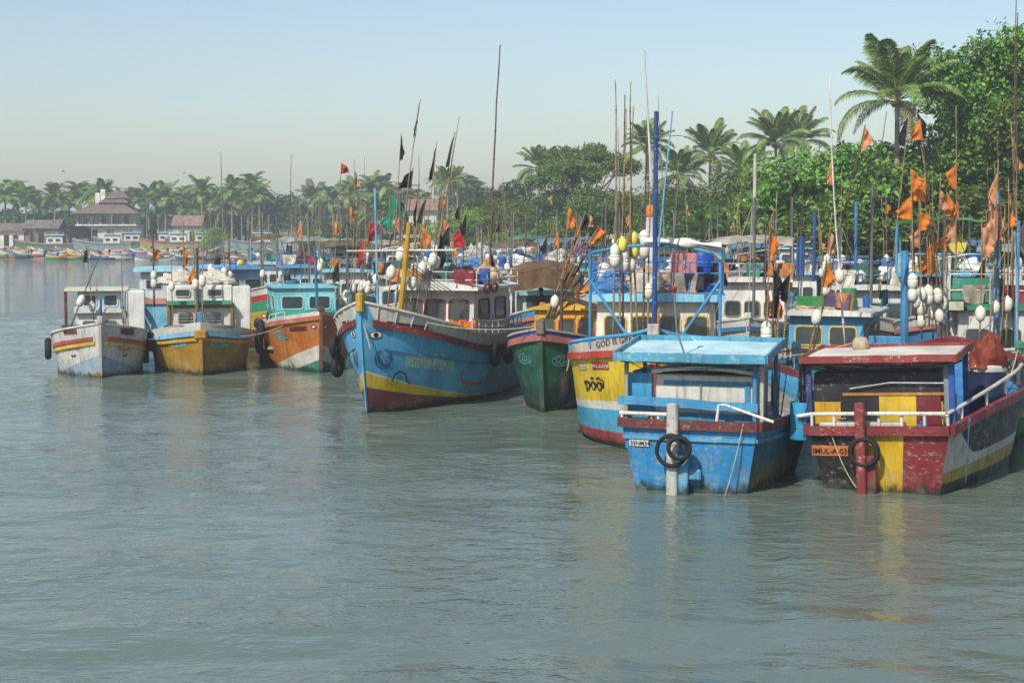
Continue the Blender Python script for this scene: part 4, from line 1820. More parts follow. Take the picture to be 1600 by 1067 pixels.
def wash_mesh(mat, seed):
    rnd = random.Random(seed)
    a, b2 = rnd.uniform(0, 6), rnd.uniform(4, 8)
    mb = MB().grid(lambda u, v: (.05 * math.sin(v * b2 + a + u * 2) * (.3 + u) + .03, (v - .5) * (.62 - .12 * u), -.62 * u * (.94 + .06 * math.sin(v * 5 + a)) + .02), 6, 8)
    mb.grid(lambda u, v: (-.03 - .04 * math.sin(v * b2 + a) * u, (v - .5) * .6, -.3 * u + .02), 3, 6)
    return mb.mesh('wash', mat, True, None)


WASHM = [wash_mesh(m, i) for i, m in enumerate(WASH)]
COIL = MB()
for q in range(4):
    COIL.tube([((.3 - .05 * (q % 2)) * math.cos(t_ * .5236 + q), (.28 - .05 * (q % 2)) * math.sin(t_ * .5236 + q), .03 + .045 * (q // 2) + .01 * math.sin(t_ * 2 + q)) for t_ in range(12)], .03, 5, closed=True)
COILM = [COIL.mesh('coil', M_ROPE, True, None), COIL.mesh('coil', M_ROPEB, True, None)]



# ================================================================== THE NEAR BOATS
def aft_mark(b, geo, y0, z0, mat, name='lettering', off=0.02):
    """flat marks on the transom, seen from astern (image right is local -y)"""
    vs, fs = geo
    mb = MB()
    for gx, gy in vs:
        y, z = y0 - gx, z0 + gy
        u = (z - b.zk) / (b.zs - b.zk)
        p = b.pt(1.0, u, 1)
        c = max(-1, min(1, y / p.y))
        mb.v.append((p.x - 0.06 * (1 - c * c) - off, y, z))
    mb.f = [tuple(f) for f in fs]
    mb.m = [0] * len(fs)
    return mb.build(name, mat, b.e)


def tray_roof(b, xa, xf, w, z, slope, lip, top, edge, lift=0.0):
    """flat roof with raised edge boards; xa aft edge, xf forward edge"""
    def zz(x, y):
        return z + slope * (x - xa) / (xf - xa)
    mb = MB()
    t = 0.06
    mb.grid(lambda a, v: (xa + (xf - xa) * a, w * (v - .5), zz(xa + (xf - xa) * a, 0) + t + .018 * mnoise.noise(Vector((a * 4, v * 6, w)))), 14, 20)
    mb.grid(lambda a, v: (xf + (xa - xf) * a, w * (v - .5), zz(xf + (xa - xf) * a, 0)), 4, 6)
    ro = mb.build('canopy_roof', paint(top, 0.55, rough=.6), b.e)
    for (p0, p1) in (((xa - .02, -w / 2 - .02), (xa - .02, w / 2 + .02)), ((xf + .02, -w / 2 - .02), (xf + .02, w / 2 + .02))):
        m = MB().board((p0[0], p0[1], zz(p0[0], 0) + lip * .35), (p1[0], p1[1], zz(p0[0], 0) + lip * .35), .05, lip, xa + p0[0])
        m.build('edge_board', paint(edge, 1.0, under='#b9c4c4'), ro)
    for sg in (-1, 1):
        m = MB().board((xa + .01, sg * (w / 2 + .02), zz(xa, 0) + lip * .35 + .002), (xf - .01, sg * (w / 2 + .02), zz(xf, 0) + lip * .35 + .002), .05, lip, sg * 2 + xa)
        m.build('edge_board', paint(edge, 1.0, under='#b9c4c4'), ro)
    for k in range(4):        # beams under the roof
        x = xa + .25 + (xf - xa - .5) * k / 3
        m = MB().box((x, 0, zz(x, 0) - .06), (.07, w * .96, .09), bev=.005)
        m.build('roof_beam', paint(edge, 1.0, under='#b9c4c4'), ro)
    return ro


# ------------------------------------------------------------------ A: blue boat, stern to the viewer
bA = Boat('fishing_boat', 'blue fishing boat seen from its stern with a pale blue flat canopy roof', 8.2, 3.95, 2.3, 1.5, 1.55,
          stern=(3.95, 37.9), az=199, tr=0.79, trake=0.32, cw=.8, desc='blue boat with the pale blue canopy')
bA.hull([('#2f86b4', 0.72), ('#2c6a86', [(0, .4), (.8, .4), (1, .4)]), ('#5d6a5c', .2), ('#7a6628', .0), ('#3d3a26', -1)], wear=1.0, transom_cols=[(1.01, '#2581b8')], bulwark=0.55)
bA.strake('gunwale', 1.0, 0.09, 0.2, '#642c2e', transom=True, dz=-0.02)
bA.strake('rub_rail', 0.78, 0.05, 0.08, '#4a8fb0', transom=True)
xs = -bA.L
# rudder post with tyres
pm = MB()
pm.box((xs - .2, .32, .92), (.2, .25, 2.2), bev=.03)
pm.build('rudder_post', paint('#a5a8a2', 1.0, under='#6a4028'), bA.e)
MB().box((xs - .14, .10, .05), (.14, .26, 1.6), bev=.02).build('rudder_blade', paint('#3f93b4', 1.0, True), bA.e)
MB().box((xs - .05, -.15, .42), (.12, .3, .26), bev=.04).build('bracket', paint('#3f93b4', 1.0), bA.e)
tyre_fender(bA.w((xs - .37, .30, .98)), bA.rz + math.pi / 2, 'worn black tyre hung on the white rudder post of the blue stern', 0.92, TYRE_THIN)
tyre_fender(bA.w((xs - .50, .10, 1.06)), bA.rz + math.pi / 2 + .15, 'smaller tyre ring slung inside the tyre on the blue stern', 0.95, TYRE_SMALL, .1)
# cabin under the canopy
xc = xs + .52
w = MB()
w.box((xc + .9, -.22, 1.75), (1.8, 2.25, 1.7), bev=.03)
cabA = w.build('cabin', paint('#c4c4bc', 0.9), bA.e)
n = 12
rings = []
for k in range(n + 1):
    c = -1 + 2 * k / n
    y, z = -.22 + 1.2 * c, 2.62 + .1 * (1 - c * c)
    rings.append([(xc - .1, y, z), (xc - .1, y, z + .08), (xc + 1.9, y, z + .08), (xc + 1.9, y, z)])
MB().loft(rings).build('cabin_roof', paint('#c9cac2', .8), cabA)
for (y, z, wy, wz) in ((-.3, 2.42, 2.0, .1), (-1.22, 2.1, .12, .75), (-.22, 1.5, 2.2, .5)):
    MB().box((xc - .02, y, z), (.05, wy, wz), bev=.01).build('cabin_board', paint('#2c7fa8', .9), cabA)
MB().box((xc - .03, -.15, 1.98), (.04, .03, .8)).build('door_joint', paint('#8b8a80', .6), cabA)
MB().lathe([(0.07, 0), (.07, .02), (.05, .03)], 10, rm=Matrix.Rotation(-math.pi / 2, 3, 'Y'), c=(xc - .02, .62, 1.62)).build('porthole', M_BLACK, cabA)
MB().box((xs + .48, 1.28, 1.75), (.05, .62, 1.75), bev=.01).build('side_panel', paint('#2f93c4', .8), bA.e)
MB().box((xs + 2.1, 1.6, 1.75), (1.8, .05, 1.7), bev=.01).build('side_panel', paint('#2f93c4', .8), bA.e)
MB().board((xs + .25, 1.72, 2.02), (xs + .25, -1.5, 1.92), .05, .2, 3, .03).build('cross_board', paint('#3f8fbc', .95), bA.e)
MB().beam((xs + .28, 1.7, 1.72), (xs + .28, .8, 1.72), .05, .06, bev=.01).build('cross_board', M_TIMBER, bA.e)
for (x, y, c) in ((xs + .28, 1.52, '#8f8a7c'), (xs + .32, -1.42, '#2f7fae'), (xs + .42, -1.56, '#a9a79c'), (xs + 2.1, 1.56, '#8f8a7c'), (xs + 2.1, -1.56, '#2f7fae')):
    MB().box((x, y, 2.15), (.09, .09, 1.75), bev=.012).build('post', paint(c, 1.0, under='#6a4a30'), bA.e)
rA = tray_roof(bA, xs - .06, xs + 2.25, 3.42, 2.96, .24, .2, '#b4d6e0', '#4a97b4')
mb = MB().tube([(xs + .2, 1.65, 1.72), (xs + .18, .55, 1.72)], .045, 8)
for y in (1.6, .75):
    mb.tube([(xs + .2, y, 1.5), (xs + .2, y, 1.74)], .035, 6)
mb.build('pipe_rail', M_WPIPE, bA.e, True)
mb = MB().tube([(xs + .05, -.62, 1.62), (xs + .05, -.66, 1.98), (xs + .02, -.8, 2.0), (xs, -1.9, 1.66)], .035, 8)
mb.build('pipe_rail', M_WPIPE, bA.e, True)
mb = MB().tube([(xs + .1, .12, 3.06), (xs + .05, .3, 3.6), (xs, .36, 4.55)], .022, 6)
mb.build('aerial', M_STEEL, bA.e)
MB().lathe([(.05, 0), (.065, .02), (.065, .1), (.05, .12)], 10, (xs, .36, 4.5)).build('red_lamp', simple('red_lamp_plastic', '#8a2420', .4), bA.e, True)
aft_mark(bA, rect_geo(.46, .15), 1.38, 1.0, paint('#c9c9c4', .4), 'name_plate', .03)
aft_mark(bA, text_geo('35NM341', .13, .01), 1.36, 1.03, M_LETTER_K, off=.05)
bA.mark('faded_panel', rect_geo(1.3, .42, 8, 2, .03), -1, 6.3, .75, paint('#6f7672', 1.0), 0)
rope(bA.w((xs - .1, -1.25, 1.62)), bA.w((xs - .2, -.85, -.05)), .12, 'thin rope trailing from the gunwale of the blue stern into the water', .014)
for k in range(5):
    heap(bA.w((xs + 3.3 + .5 * k, -1.0 + .45 * (k % 3), 1.05)), ('lilac cloth', 'grey net', 'white net', 'lilac cloth', 'dark tarp')[k], (.55, .5, .55),
         ('crumpled lilac cloth heap on the side deck of the blue boat', 'grey net heap behind the blue boat cabin', 'white net heap forward of the blue boat cabin', 'second lilac cloth bundle forward on the blue boat', 'dark bundle at the bow of the blue boat')[k], k, k)
for k in range(7):
    p = bA.w((xs + 2.5 + .05 * k, -1.52 + .06 * (k % 3), 1.1))
    marker_pole(p, p + Vector((.05 * k - .1, .1, 1.5 + .08 * (k % 3))), 'short yellow bamboo stick in the bundle beside the blue boat cabin', (), (), 'bamboo sticks beside the blue boat cabin', .022, simple('yellow_bamboo', '#a5813a', .6, var=.4), seed=k, cat='bamboo stick', name='bamboo_stick')
for k in range(4):
    o = place(FLOAT_W[k % 2], 'net_float', None, tuple(bA.w((xs + 2.55 + .15 * k, -1.35 + .1 * (k % 2), 1.35 + .2 * (k % 2)))), (.3 * k, .4, k), (1.25, 1.25, 1.25))
    tag(o, 'white net float lying beside the blue boat cabin', 'float', 'floats beside the blue boat cabin')

# ------------------------------------------------------------------ B: black, yellow and red boat, stern to the viewer
bB = Boat('fishing_boat', 'fishing boat stern striped black, yellow and dark red with a red edged white roof', 11.5, 5.2, 2.7, 1.75, 1.4,
          stern=(8.25, 37.9), az=202, tr=0.6, trake=0.3, cw=.8, roll=-2.5, desc='black yellow and red striped boat')
bB.hull([('#16181c', [(0, .42), (.84, .42), (.9, .5), (.93, .93), (1, .93)]), ('#c3bfae', [(0, .3), (1, .3)]), ('#a8901c', .12), ('#23231d', -1)], wear=1.0,
        transom_cols=[(-.36, '#741f2a'), (.25, '#c09c10'), (1.01, '#101317')], bulwark=0.5, deck='#2a7ab8')
bB.strake('gunwale', 1.0, 0.12, 0.2, '#7a2830', transom=True, dz=0.0)
xs = -bB.L
MB().box((xs - .26, .36, .9), (.2, .22, 2.3), bev=.03).build('rudder_post', paint('#7d2a30', 1.0, under='#b49a80'), bB.e)
MB().box((xs - .16, .2, .1), (.14, .3, 1.5), bev=.02).build('rudder_blade', paint('#7d2a30', 1.0, True), bB.e)
tyre_fender(bB.w((xs - .30, .28, .95)), bB.rz + math.pi / 2, 'wide black tyre around the dark red rudder post', 0.9, tyre_mesh(.32, .085))
aft_mark(bB, rect_geo(1.12, .24), 1.52, .82, paint('#b8682c', .7), 'name_plate', .03)
aft_mark(bB, text_geo('IMUL-A-0337 N', .175, .008), 1.5, .875, M_LETTER_K, off=.05)
cabB = MB().box((xs + 1.65, 0.1, 1.8), (2.3, 2.85, 1.75), bev=.02).build('cabin', paint('#22252b', .7), bB.e)
xq = xs + .48
for (y0, y1, z0, z1, c) in ((1.52, .92, 1.15, 2.0, '#c49a18'), (.86, .06, 1.15, 2.12, '#1d2127'), (.05, -.78, 1.15, 2.14, '#c4a41a'), (-.79, -1.32, 1.15, 2.14, '#6d1f2c'), (-1.33, -1.36 - .0, 1.15, 2.0, '#c4a41a')):
    MB().box((xq - .015 + .004 * (c == '#1d2127'), (y0 + y1) / 2, (z0 + z1) / 2), (.05, abs(y0 - y1), z1 - z0), bev=.006).build('cabin_board', paint(c, .6), cabB)
MB().box((xq - .04, -.28, 2.17), (.05, 2.3, .07), bev=.01).build('door_lintel', paint('#a8731c', .8), cabB)
for (y, z) in ((.9, 1.62), (-1.42, 1.66)):
    mb = MB().tube([(xq - .05, y + .1, z), (xq - .09, y, z), (xq - .05, y - .1, z)], .014, 5)
    mb.build('door_handle', M_STEEL, cabB)
mb = MB().tube([(xq - .06, .7, 2.3), (xq - .06, -.2, 2.43), (xq - .06, -1.5, 2.41)], .018, 6)
mb.build('bent_pipe', M_STEEL, cabB)
sbx = MB()
sbx.box((xs + 1.7, -1.345, 1.62), (2.1, .03, .7), bev=.006)
sbx.build('side_board', paint('#c4a41a', .6), cabB)
for (x, y, c) in ((xs + .3, 1.6, '#25407c'), (xs + .35, -1.58, '#28509c'), (xs + .45, -1.46, '#7a8894'), (xs + 2.6, 1.6, '#25407c'), (xs + 2.6, -1.6, '#28509c')):
    MB().box((x, y, 2.1), (.11, .13, 1.75), bev=.012).build('post', paint(c, .9), bB.e)
tray_roof(bB, xs + .0, xs + 2.7, 3.45, 2.94, .1, .16, '#d2cdc2', '#8d3a36')
MB().lathe([(0.16, 0), (.2, .05), (.2, .2), (.15, .3), (.05, .33)], 10, (xs + 2.2, .75, 3.05)).build('roof_bollard', M_ROPE, bB.e, True)
mb = MB()
pts = [bB.pt(1, 1, 1) + Vector((.1, -.05, .36)), Vector((xs - .02, 0, bB.zs + .38)), bB.pt(1, 1, -1) + Vector((.1, .05, .36))]
mb.tube([pts[0] + Vector((0, .35, -.05)), pts[0], pts[1], pts[2]], .045, 8)
for k in range(7):
    c = k / 6
    p = pts[0].lerp(pts[2], c)
    mb.tube([(p.x - .03, p.y, bB.zs + .05), (p.x - .03, p.y, bB.zs + .37)], .035, 6)
sp = [bB.pt(1 - .5 * k / 8, 1, -1) + Vector((0, .06, .36 + .25 * (k / 8) ** 1.5)) for k in range(9)]
mb.tube([pts[2]] + sp, .045, 8)
for k in (1, 3, 5, 7):
    mb.tube([sp[k] - Vector((0, 0, .36)), sp[k]], .035, 6)
mb.build('stern_rail', M_WPIPE, bB.e, True)
MB().box((xs + .24, .4, 1.42), (.3, 1.9, .3), bev=.03).build('ice_box', paint('#b5b0a8', .9), bB.e)
barrel(bB.w((xs + .45, 1.85, 1.15)), 'light blue', 'light blue plastic barrel at the left stern corner of the striped boat', .95)
_pb = at(1541, 640, 41.3)
_pb.z = 1.2
barrel(_pb, 'navy', 'big dark blue barrel with a white rim beside the striped boat cabin', 1.6)
heap(_pb + Vector((0, 0, 1.36)), 'rust cover', (.45, .45, 1.3), 'crumpled rust red cover tied over the big dark blue barrel', 1.2, 1)
for (y, dx) in ((.9, 0), (-.5, .1)):
    pass
rope(bB.w((xs - .06, 1.1, 1.5)), bB.w((xs - .3, .3, -.02)), .25, 'thin rope looped under the stern of the striped boat', .013)
rope(bB.w((xs + .3, -1.95, 1.65)), bB.w((xs + .9, -1.75, .1)), .05, 'blue rope hanging down the right side of the striped boat', .016, M_ROPEB)
rope(bB.w((xs + 2.2, .75, 3.3)), at(1040, 520, 44), .5, 'long rope from the striped boat roof to the bow of the yellow hulled boat', .013)
mb = MB()
for k in range(40):
    a = k * .5
    p0 = Vector((xs + .4 + .12 * math.sin(k * 1.7), 1.72 + .1 * math.cos(k * 2.3), 2.85))
    mb.tube([p0, p0 + Vector((.1 * math.sin(k), .08 * math.cos(k * 3), -.7)), p0 + Vector((.16 * math.sin(k * 1.3), .13 * math.cos(k * 2.1), -1.45 - .2 * math.sin(k)))], .008, 3)
o = mb.build('hanging_net', M_BLACK, None)
o.matrix_world = bB.mat
tag(o, 'torn dark net hanging from the left roof corner of the striped boat', 'net')

# gear hung and stowed under the two canopies
def stow(b, items):
    for (kind, x, y, z, rz, sc, lab, cat) in items:
        src = {'cloth_red': WASHM[0], 'cloth_blue': WASHM[1], 'cloth_pale': WASHM[2], 'cloth_black': WASHM[3], 'cloth_ochre': WASHM[5], 'coil': COILM[0], 'coil_blue': COILM[1], 'can_yellow': JERRY[1], 'can_white': JERRY[2], 'can_blue': JERRY[0]}[kind]
        o = place(src, {'cloth': 'hung_cloth', 'rope coil': 'rope_coil', 'jerrycan': 'jerrycan'}[cat], None, tuple(b.w((x, y, z))), (0, 0, b.rz + rz), (sc, sc, sc))
        tag(o, lab, cat, 'gear under the stern canopies')


stow(bA, [('coil', -8.2 + .3, -.6, 1.15, 0, 1.1, 'tan rope coil on the stern deck of the blue boat', 'rope coil'), ('can_yellow', -8.2 + .3, .95, 1.1, .4, 1.2, 'yellow jerrycan on the stern deck of the blue boat', 'jerrycan')])
stow(bB, [('can_blue', -11.5 + .27, -.9, 1.05, 0, 1.2, 'blue jerrycan on the stern deck of the striped boat', 'jerrycan')])
for bb, hw_ in ((bA, 1.6), (bB, 1.8)):     # wires sagging below the roof beams
    mb = MB()
    x_ = -bb.L
    for k in range(4):
        pts = [(x_ + .1 + .35 * k, -hw_ + 2 * hw_ * i / 12, 2.9 - .12 * (k % 2 + 1) * math.sin(math.pi * ((i * (1 + k % 2)) % 12) / 12)) for i in range(13)]
        mb.tube(pts, .009, 4)
    mb.build('wiring', M_BLACK, bb.e)
    for k in range(14):                     # bolt heads along the transom rail
        c = -.93 + 1.86 * k / 13
        p = bb.pt(1, 1, 1)
        MB().lathe([(.022, 0), (.022, .012), (.01, .016)], 6, (p.x - .06 * (1 - c * c) - (.09 if bb is bA else .12), p.y * c, p.z - .02), rm=Matrix.Rotation(-math.pi / 2, 3, 'Y')).build('bolt', M_RUST, bb.e)

# ------------------------------------------------------------------ C: big yellow, white and blue boat behind the blue stern
bC = Boat('fishing_boat', 'large fishing boat with yellow, white and blue hull and tall blue mast frame', 12.3, 4.75, 3.15, 2.35, 2.1,
          bow=(3.68, 44.3), az=5.5, full=.26, wl_full=.42, cb=.72, cw=.93, rake=.6, tr=.72, desc='yellow hulled boat')
bC.hull([('#c9bdb4', [(0, .86), (.3, .9), (.42, 1.0)]), ('#d2b51c', .44), ('#cfcdc4', .36), ('#3f9fc4', .15), ('#9a3436', .05), ('#3a2a28', -1)], wear=.75, bulwark=.7)
bC.strake('gunwale', lambda s: float(np.interp(s, [0, .3, .42, 1], [.86, .9, .99, .99])), .09, .18, '#a83c30', wear=.9)
bC.stem('#b04038', .2, .08, head=.3, headcol='#b9b0a6')
rail = MB()
for side in (-1, 1):
    pts = [bC.pt(.42 * (k / 9) ** 1.2, 1, side) + Vector((0, 0, .06 + .1 * (k < 1))) for k in range(10)]
    rail.tube(pts, .05, 8)
    for k in (3, 5, 7, 9):
        rail.tube([pts[k] - Vector((0, 0, .2)), pts[k]], .04, 6)
rail.build('bow_rail', paint('#3f9fd4', .6), bC.e, True)
bC.lettering('GOD IS GREAT', -1, 1.95, 2.72, .24, M_LETTER_K, -.19)
bC.lettering('GOD IS MERCY', 1, .3, 2.98, .24, M_LETTER_K, -.19)
# yellow flank: round letters painted by hand, plates
base = []
for (cx, wd) in ((.12, 1), (.42, 1), (.72, 1)):
    base += [arc(cx, .1, .09, .11, 60, 400), arc(cx + .1, .13, .05, .06, 180, -120)]
base += [arc(.0, .14, .05, .06, -90, 220), [(-.02, .02), (.02, -.06), (.1, -.05)], arc(.42, .27, .08, .05, 0, 180), arc(.72, .27, .09, .06, -20, 190), [(.9, .05), (.93, .25), (.86, .3)]]
bC.mark('painted_script', stroke_geo(base, .045), -1, 2.75, 1.55, M_LETTER_K, -.02, .02)
bC.mark('name_plate', rect_geo(.42, .13), -1, 3.0, 2.06, paint('#c9c9c4', .4), -.05)
bC.lettering('CST 0012', -1, 2.98, 2.08, .12, M_LETTER_K, -.05, off=.045)
bC.mark('name_plate', rect_geo(.7, .2), -1, 2.25, 2.12, paint('#a02c2c', .8), -.05)
bC.lettering('IMUL-A-0229', -1, 2.23, 2.16, .13, M_LETTER_W, -.05, off=.045)
bC.wheelhouse(-5.1, 4.2, 3.5, 2.2, 1.55, '#cfcdc4', None, '#7fc4dc', 4, '#c9a42a', over=.25, brow=.35, side_wins=3, sill=.5, winh=.62, camber=.06, roof_t=.2, rake=.1)
bC.roof_rail(.95, '#2f78b8', 3)
fr = MB()
xp, yp = -2.6, 1.78
for sg in (-1, 1):
    fr.tube([(xp, sg * yp, 2.3), (xp, sg * yp, 5.25)], .045, 8)
    fr.tube([(xp, sg * yp, 4.45), (xp + .8, sg * .72, 2.95)], .042, 8)
fr.tube([(xp, -yp, 5.2), (xp, -yp * .5, 5.38), (xp, 0, 5.42), (xp, yp * .5, 5.36), (xp, yp, 5.15)], .045, 8)
fr.build('mast_frame', paint('#3a86b4', .6), bC.e, True)
bC.mast(-1.55, 0, 2.2, 9.0, .075, '#1d4484', (-.1, .02), .06)
bC.mast(-1.5, -.09, 7.0, 10.6, .035, '#c8c8c4', (0, -.22), .02, name='aerial')
bC.mast(-1.6, .1, 5.4, 9.0, .03, '#6fa8c4', (.1, .35), .02, name='stay_pole')
mb = MB()
mb.tube([(-1.5, .7, 8.35), (-1.5, -.5, 8.3)], .012, 4)
mb.build('cross_aerial', M_STEEL, bC.e)
def rolled(u, v):
    y = -.3 + 2.1 * u
    a = v * 2 * math.pi
    r = .12 + .05 * math.sin(u * 14) + .03 * math.sin(a * 3 + u * 9)
    return (xp + r * math.cos(a), y, 5.42 - .14 * (y / yp) ** 2 + .09 + r * .8 * math.sin(a) - (.55 * max(0, u - .75) * 4 * (math.sin(a) < 0) * .5))
o = MB().grid(rolled, 26, 10).build('rolled_awning', HEAPM['white tarp'], None, True, None)
o.matrix_world = bC.mat
tag(o, 'white rolled awning cloth lashed along the blue frame top', 'awning')
barrel(bC.w((-6.6, 1.35, bC.roof_z + .05)), 'blue', 'tall dark blue barrel on the roof of the yellow hulled boat', 1.25)
for k in range(2):
    o = MB().box((0, 0, .6), (.1, .36, 1.2), bev=.02).build('foam_panel', paint('#c07878', .6), None)
    o.matrix_world = bC.mat @ Matrix.Translation((-5.7, .6 + .4 * k, bC.roof_z)) @ Matrix.Rotation(-.12, 4, 'Y')
    tag(o, ('tall pink panel leaning on the blue roof rail, nearer the mast', 'tall pink panel leaning on the blue roof rail, next to the barrel')[k], 'panel', 'pink panels')
mb = MB().tube([(-7.5, -.2, 3.9), (-7.5, -.2, 6.2)], .16, 12)
mb.build('exhaust_stack', paint('#cfcdc8', .4), bC.e, True)
MB().lathe([(.13, 0), (.17, .05), (.17, .25), (.1, .36), (.02, .38)], 12, (-7.5, -.2, 6.2)).build('orange_cap', simple('orange_cap_plastic', '#c9781c', .5), bC.e, True)
heap(bC.w((-5.9, -.2, bC.roof_z)), 'tan tarp', (.75, .6, 1.3), 'cream padded bundle on the roof behind the blue mast', .4, 0)
heap(bC.w((-5.6, -1.2, bC.roof_z)), 'blue tarp', (.55, .5, 1.2), 'bright blue tarpaulin bundle on the roof left of the blue mast', .4, 0)
heap(bC.w((-7.2, -1.0, bC.roof_z)), 'green net', (.7, .5, .8), 'dark green net pile on the roof of the yellow hulled boat', .4, 1)
heap(bC.w((-5.35, 1.72, bC.roof_z + .3)), 'dark tarp', (.3, .3, 1.0), 'black jacket like bundle hung on the right roof rail of the yellow hulled boat', .4, 1)
hang_tyre(bC, .33, -1, 1.15, 'black tyre hanging between the green bow and the yellow hull', 1.1)
for k in range(3):
    barrel(bC.w((-7.2 - .7 * k, 1.2, bC.roof_z + .02)), ('white', 'blue', 'white')[k], ('white drum behind the dark blue barrel on the roof', 'blue drum at the back of the roof behind the white drum', 'last white drum at the back of the yellow hulled boat roof')[k], .7)

# ------------------------------------------------------------------ D: green bow
bD = Boat('fishing_boat', 'dark green bow with pinkish gunwale, blue bulwark and yellow cabin', 9.2, 2.95, 2.7, 1.95, 1.9, bow=(0.98, 54.2), az=12, full=.24, wl_full=.5, cb=.55, rake=.55, desc='green bowed boat')
bD.hull([('#4a569c', [(0, .90), (.2, .9), (.45, .93)]), ('#1f5f48', .3), ('#1d4a3a', .08), ('#2a2620', -1)], wear=1.0)
bD.strake('gunwale', lambda s: .9, .09, .2, '#a8645c', wear=1.0)
bD.strake('cap_rail', 1.0, .05, .07, '#a8a49c', wear=.9)
bD.stem('#23503e', .2, .05, u1=.88, head=0)
MB().box((.38, 0, 2.75), (.26, .26, .5), bev=.05).build('stem_head', M_TIMBER, bD.e)
script = [arc(.15 * k, .1 + .04 * (k % 2), .07, .1, 30 + 20 * k, 330 + 20 * k) for k in range(6)] + [[(0, -.03), (.3, -.06), (.85, 0)], [(.1, .25), (.4, .28)]]
for sd, d0 in ((-1, 1.35), (1, .5)):
    bD.mark('painted_script', stroke_geo(script, .035), sd, d0, 1.55, M_LETTER_T, -.05)
bD.wheelhouse(-4.2, 3.2, 2.3, 1.9, 1.15, '#c9981c', None, '#d0a020', 3, '#a84a24', sill=.3, winh=.55, over=.12, brow=.2, roof_t=.08)
bD.mast(-2.2, .2, 1.7, 4.2, .06, '#5a4438')
MB().beam((-2.1, .3, 3.6), (-3.6, 2.3, 2.9), .14, .16).build('derrick_boom', M_BAMBOOD, bD.e)

# ------------------------------------------------------------------ E: the large light blue boat in the middle
bE = Boat('fishing_boat', 'large light blue fishing boat with painted eyes, yellow band and white ribbed bulwark', 12.0, 4.3, 3.6, 2.2, 2.2, bow=(-4.59, 53.7), az=18.5, full=.3, wl_full=.62, cb=.5, rake=.62,
          desc='large light blue boat')
bE.hull([('#c2c0b6', [(0, 1.0), (.012, .99), (.02, .86), (.2, .85), (.5, .8), (1, .8)]), ('#4fa6d0', [(0, .395), (.15, .275), (.35, .135), (.55, .07), (1, .04)]), ('#d5d2c4', [(0, .377), (.15, .262), (.35, .123), (.55, .06), (1, .03)]),
         ('#d6b51c', [(0, .246), (.15, .17), (.35, .085), (.55, .05), (1, .02)]), ('#7d3e38', -1)], wear=.6, bulwark=.75)
bE.strake('gunwale', lambda s: float(np.interp(s, [0, .2, .5, 1], [.83, .83, .78, .78])), .07, .2, '#7d2a2e', s0=.022, wear=.9)
bE.strake('cap_rail', 1.0, .05, .07, '#cfcdc4')
bE.strake('spray_rail', lambda s: float(np.interp(s, [0, .2, .5, 1], [.62, .6, .55, .55])), .03, .05, '#3a86b0', s0=.05)
bE.stem('#4fa0c8', .06, .03, u1=.97, head=0)
MB().box((.5, 0, 3.55), (.26, .22, .62), bev=.05).build('stem_head', paint('#c4a024', .9), bE.e)
bE.ribs('#aeaca2', .03, .5, 14, .87, .99)
for sd, d0 in ((-1, .62), (1, .38)):
    g = ellipse_geo(.22, .12)
    bE.mark('painted_eye', g, sd, d0 + .1, 2.52, M_LETTER_K, 0, .018)
    bE.mark('painted_eye', ellipse_geo(.19, .095), sd, d0 + .1, 2.52, M_LETTER_W, 0, .026)
    bE.mark('painted_eye', ellipse_geo(.085, .085), sd, d0 + .1, 2.52, M_LETTER_K, 0, .034)
    fish = [arc(.0, .0, .3, .28, 100, 330), arc(.05, .02, .24, .2, 150, 400), [(-.2, .1), (-.05, -.12), (.0, .12), (.1, -.1), (.16, .14), (.25, .0)], [(.25, .25), (.3, .05)]]
    bE.mark('painted_fish', stroke_geo(fish, .05), sd, d0 + .35, 1.72, M_LETTER_B, -.05, .02)
    hook = [[(-.3, -.1), (-.22, .1), (.0, .2), (.2, .12), (.32, -.15), (.4, -.22)], [(.32, -.15), (.26, -.05)], [(-.02, .0), (.04, .0)]]
    bE.mark('painted_hook', stroke_geo(hook, .05), sd, d0 + 1.0, 1.1, M_LETTER_K, -.05, .02)
    bE.mark('painted_dot', ellipse_geo(.07, .07), sd, d0 + .5, 1.05, simple('ochre_dot', '#a89020', .6), 0, .02)
bE.mark('name_plate', rect_geo(1.5, .27), 1, .85, 2.68, paint('#4a1e1c', .8), -.14, .02)
bE.lettering('IMUL-A-0437 CHW', 1, .9, 2.74, .2, simple('orange_lettering', '#b06a34', .6), -.14, off=.035)
bE.mark('name_plate', rect_geo(.75, .25), -1, 1.75, 2.6, paint('#6a2a24', .8), -.14, .02)
bE.lettering('IMUL-A', -1, 1.7, 2.65, .19, simple('orange_lettering', '#b06a34', .6), -.14, off=.035)
bE.mark('pale_panel', rect_geo(2.2, .42, 12, 2, .025), 1, 1.55, 1.45, paint('#8ab8bc', 1.0), -.13, .016)
bE.lettering('OCEAN JEWEL', 1, 1.8, 1.58, .24, M_LETTER_W, -.13, off=.03)
bE.mark('pale_panel', rect_geo(.7, .4, 6, 2, .025), -1, 1.95, 1.5, paint('#8ab8bc', 1.0), -.1, .016)
bE.mark('painted_stripe', stroke_geo([[(0, .42), (.02, .1), (.3, -.06), (1.2, -.16), (2.6, -.2), (3.6, -.15)]], .1), 1, 4.3, .75, simple('orange_stripe', '#b8641c', .6), 0, .02)
bE.wheelhouse(-6.0, 3.9, 2.9, 2.3, 1.4, '#cfcdc6', None, '#cfcfc8', 3, '#7a2228', sill=.35, winh=.7, over=.3, brow=.55, side_wins=2, roof_t=.1, camber=.22, winw=.68)
bE.roof_rail(.55, '#b9b7ae', 2)
x0, x1, hw = bE.roof_rect
mr = paint('#8a3a30', .5)
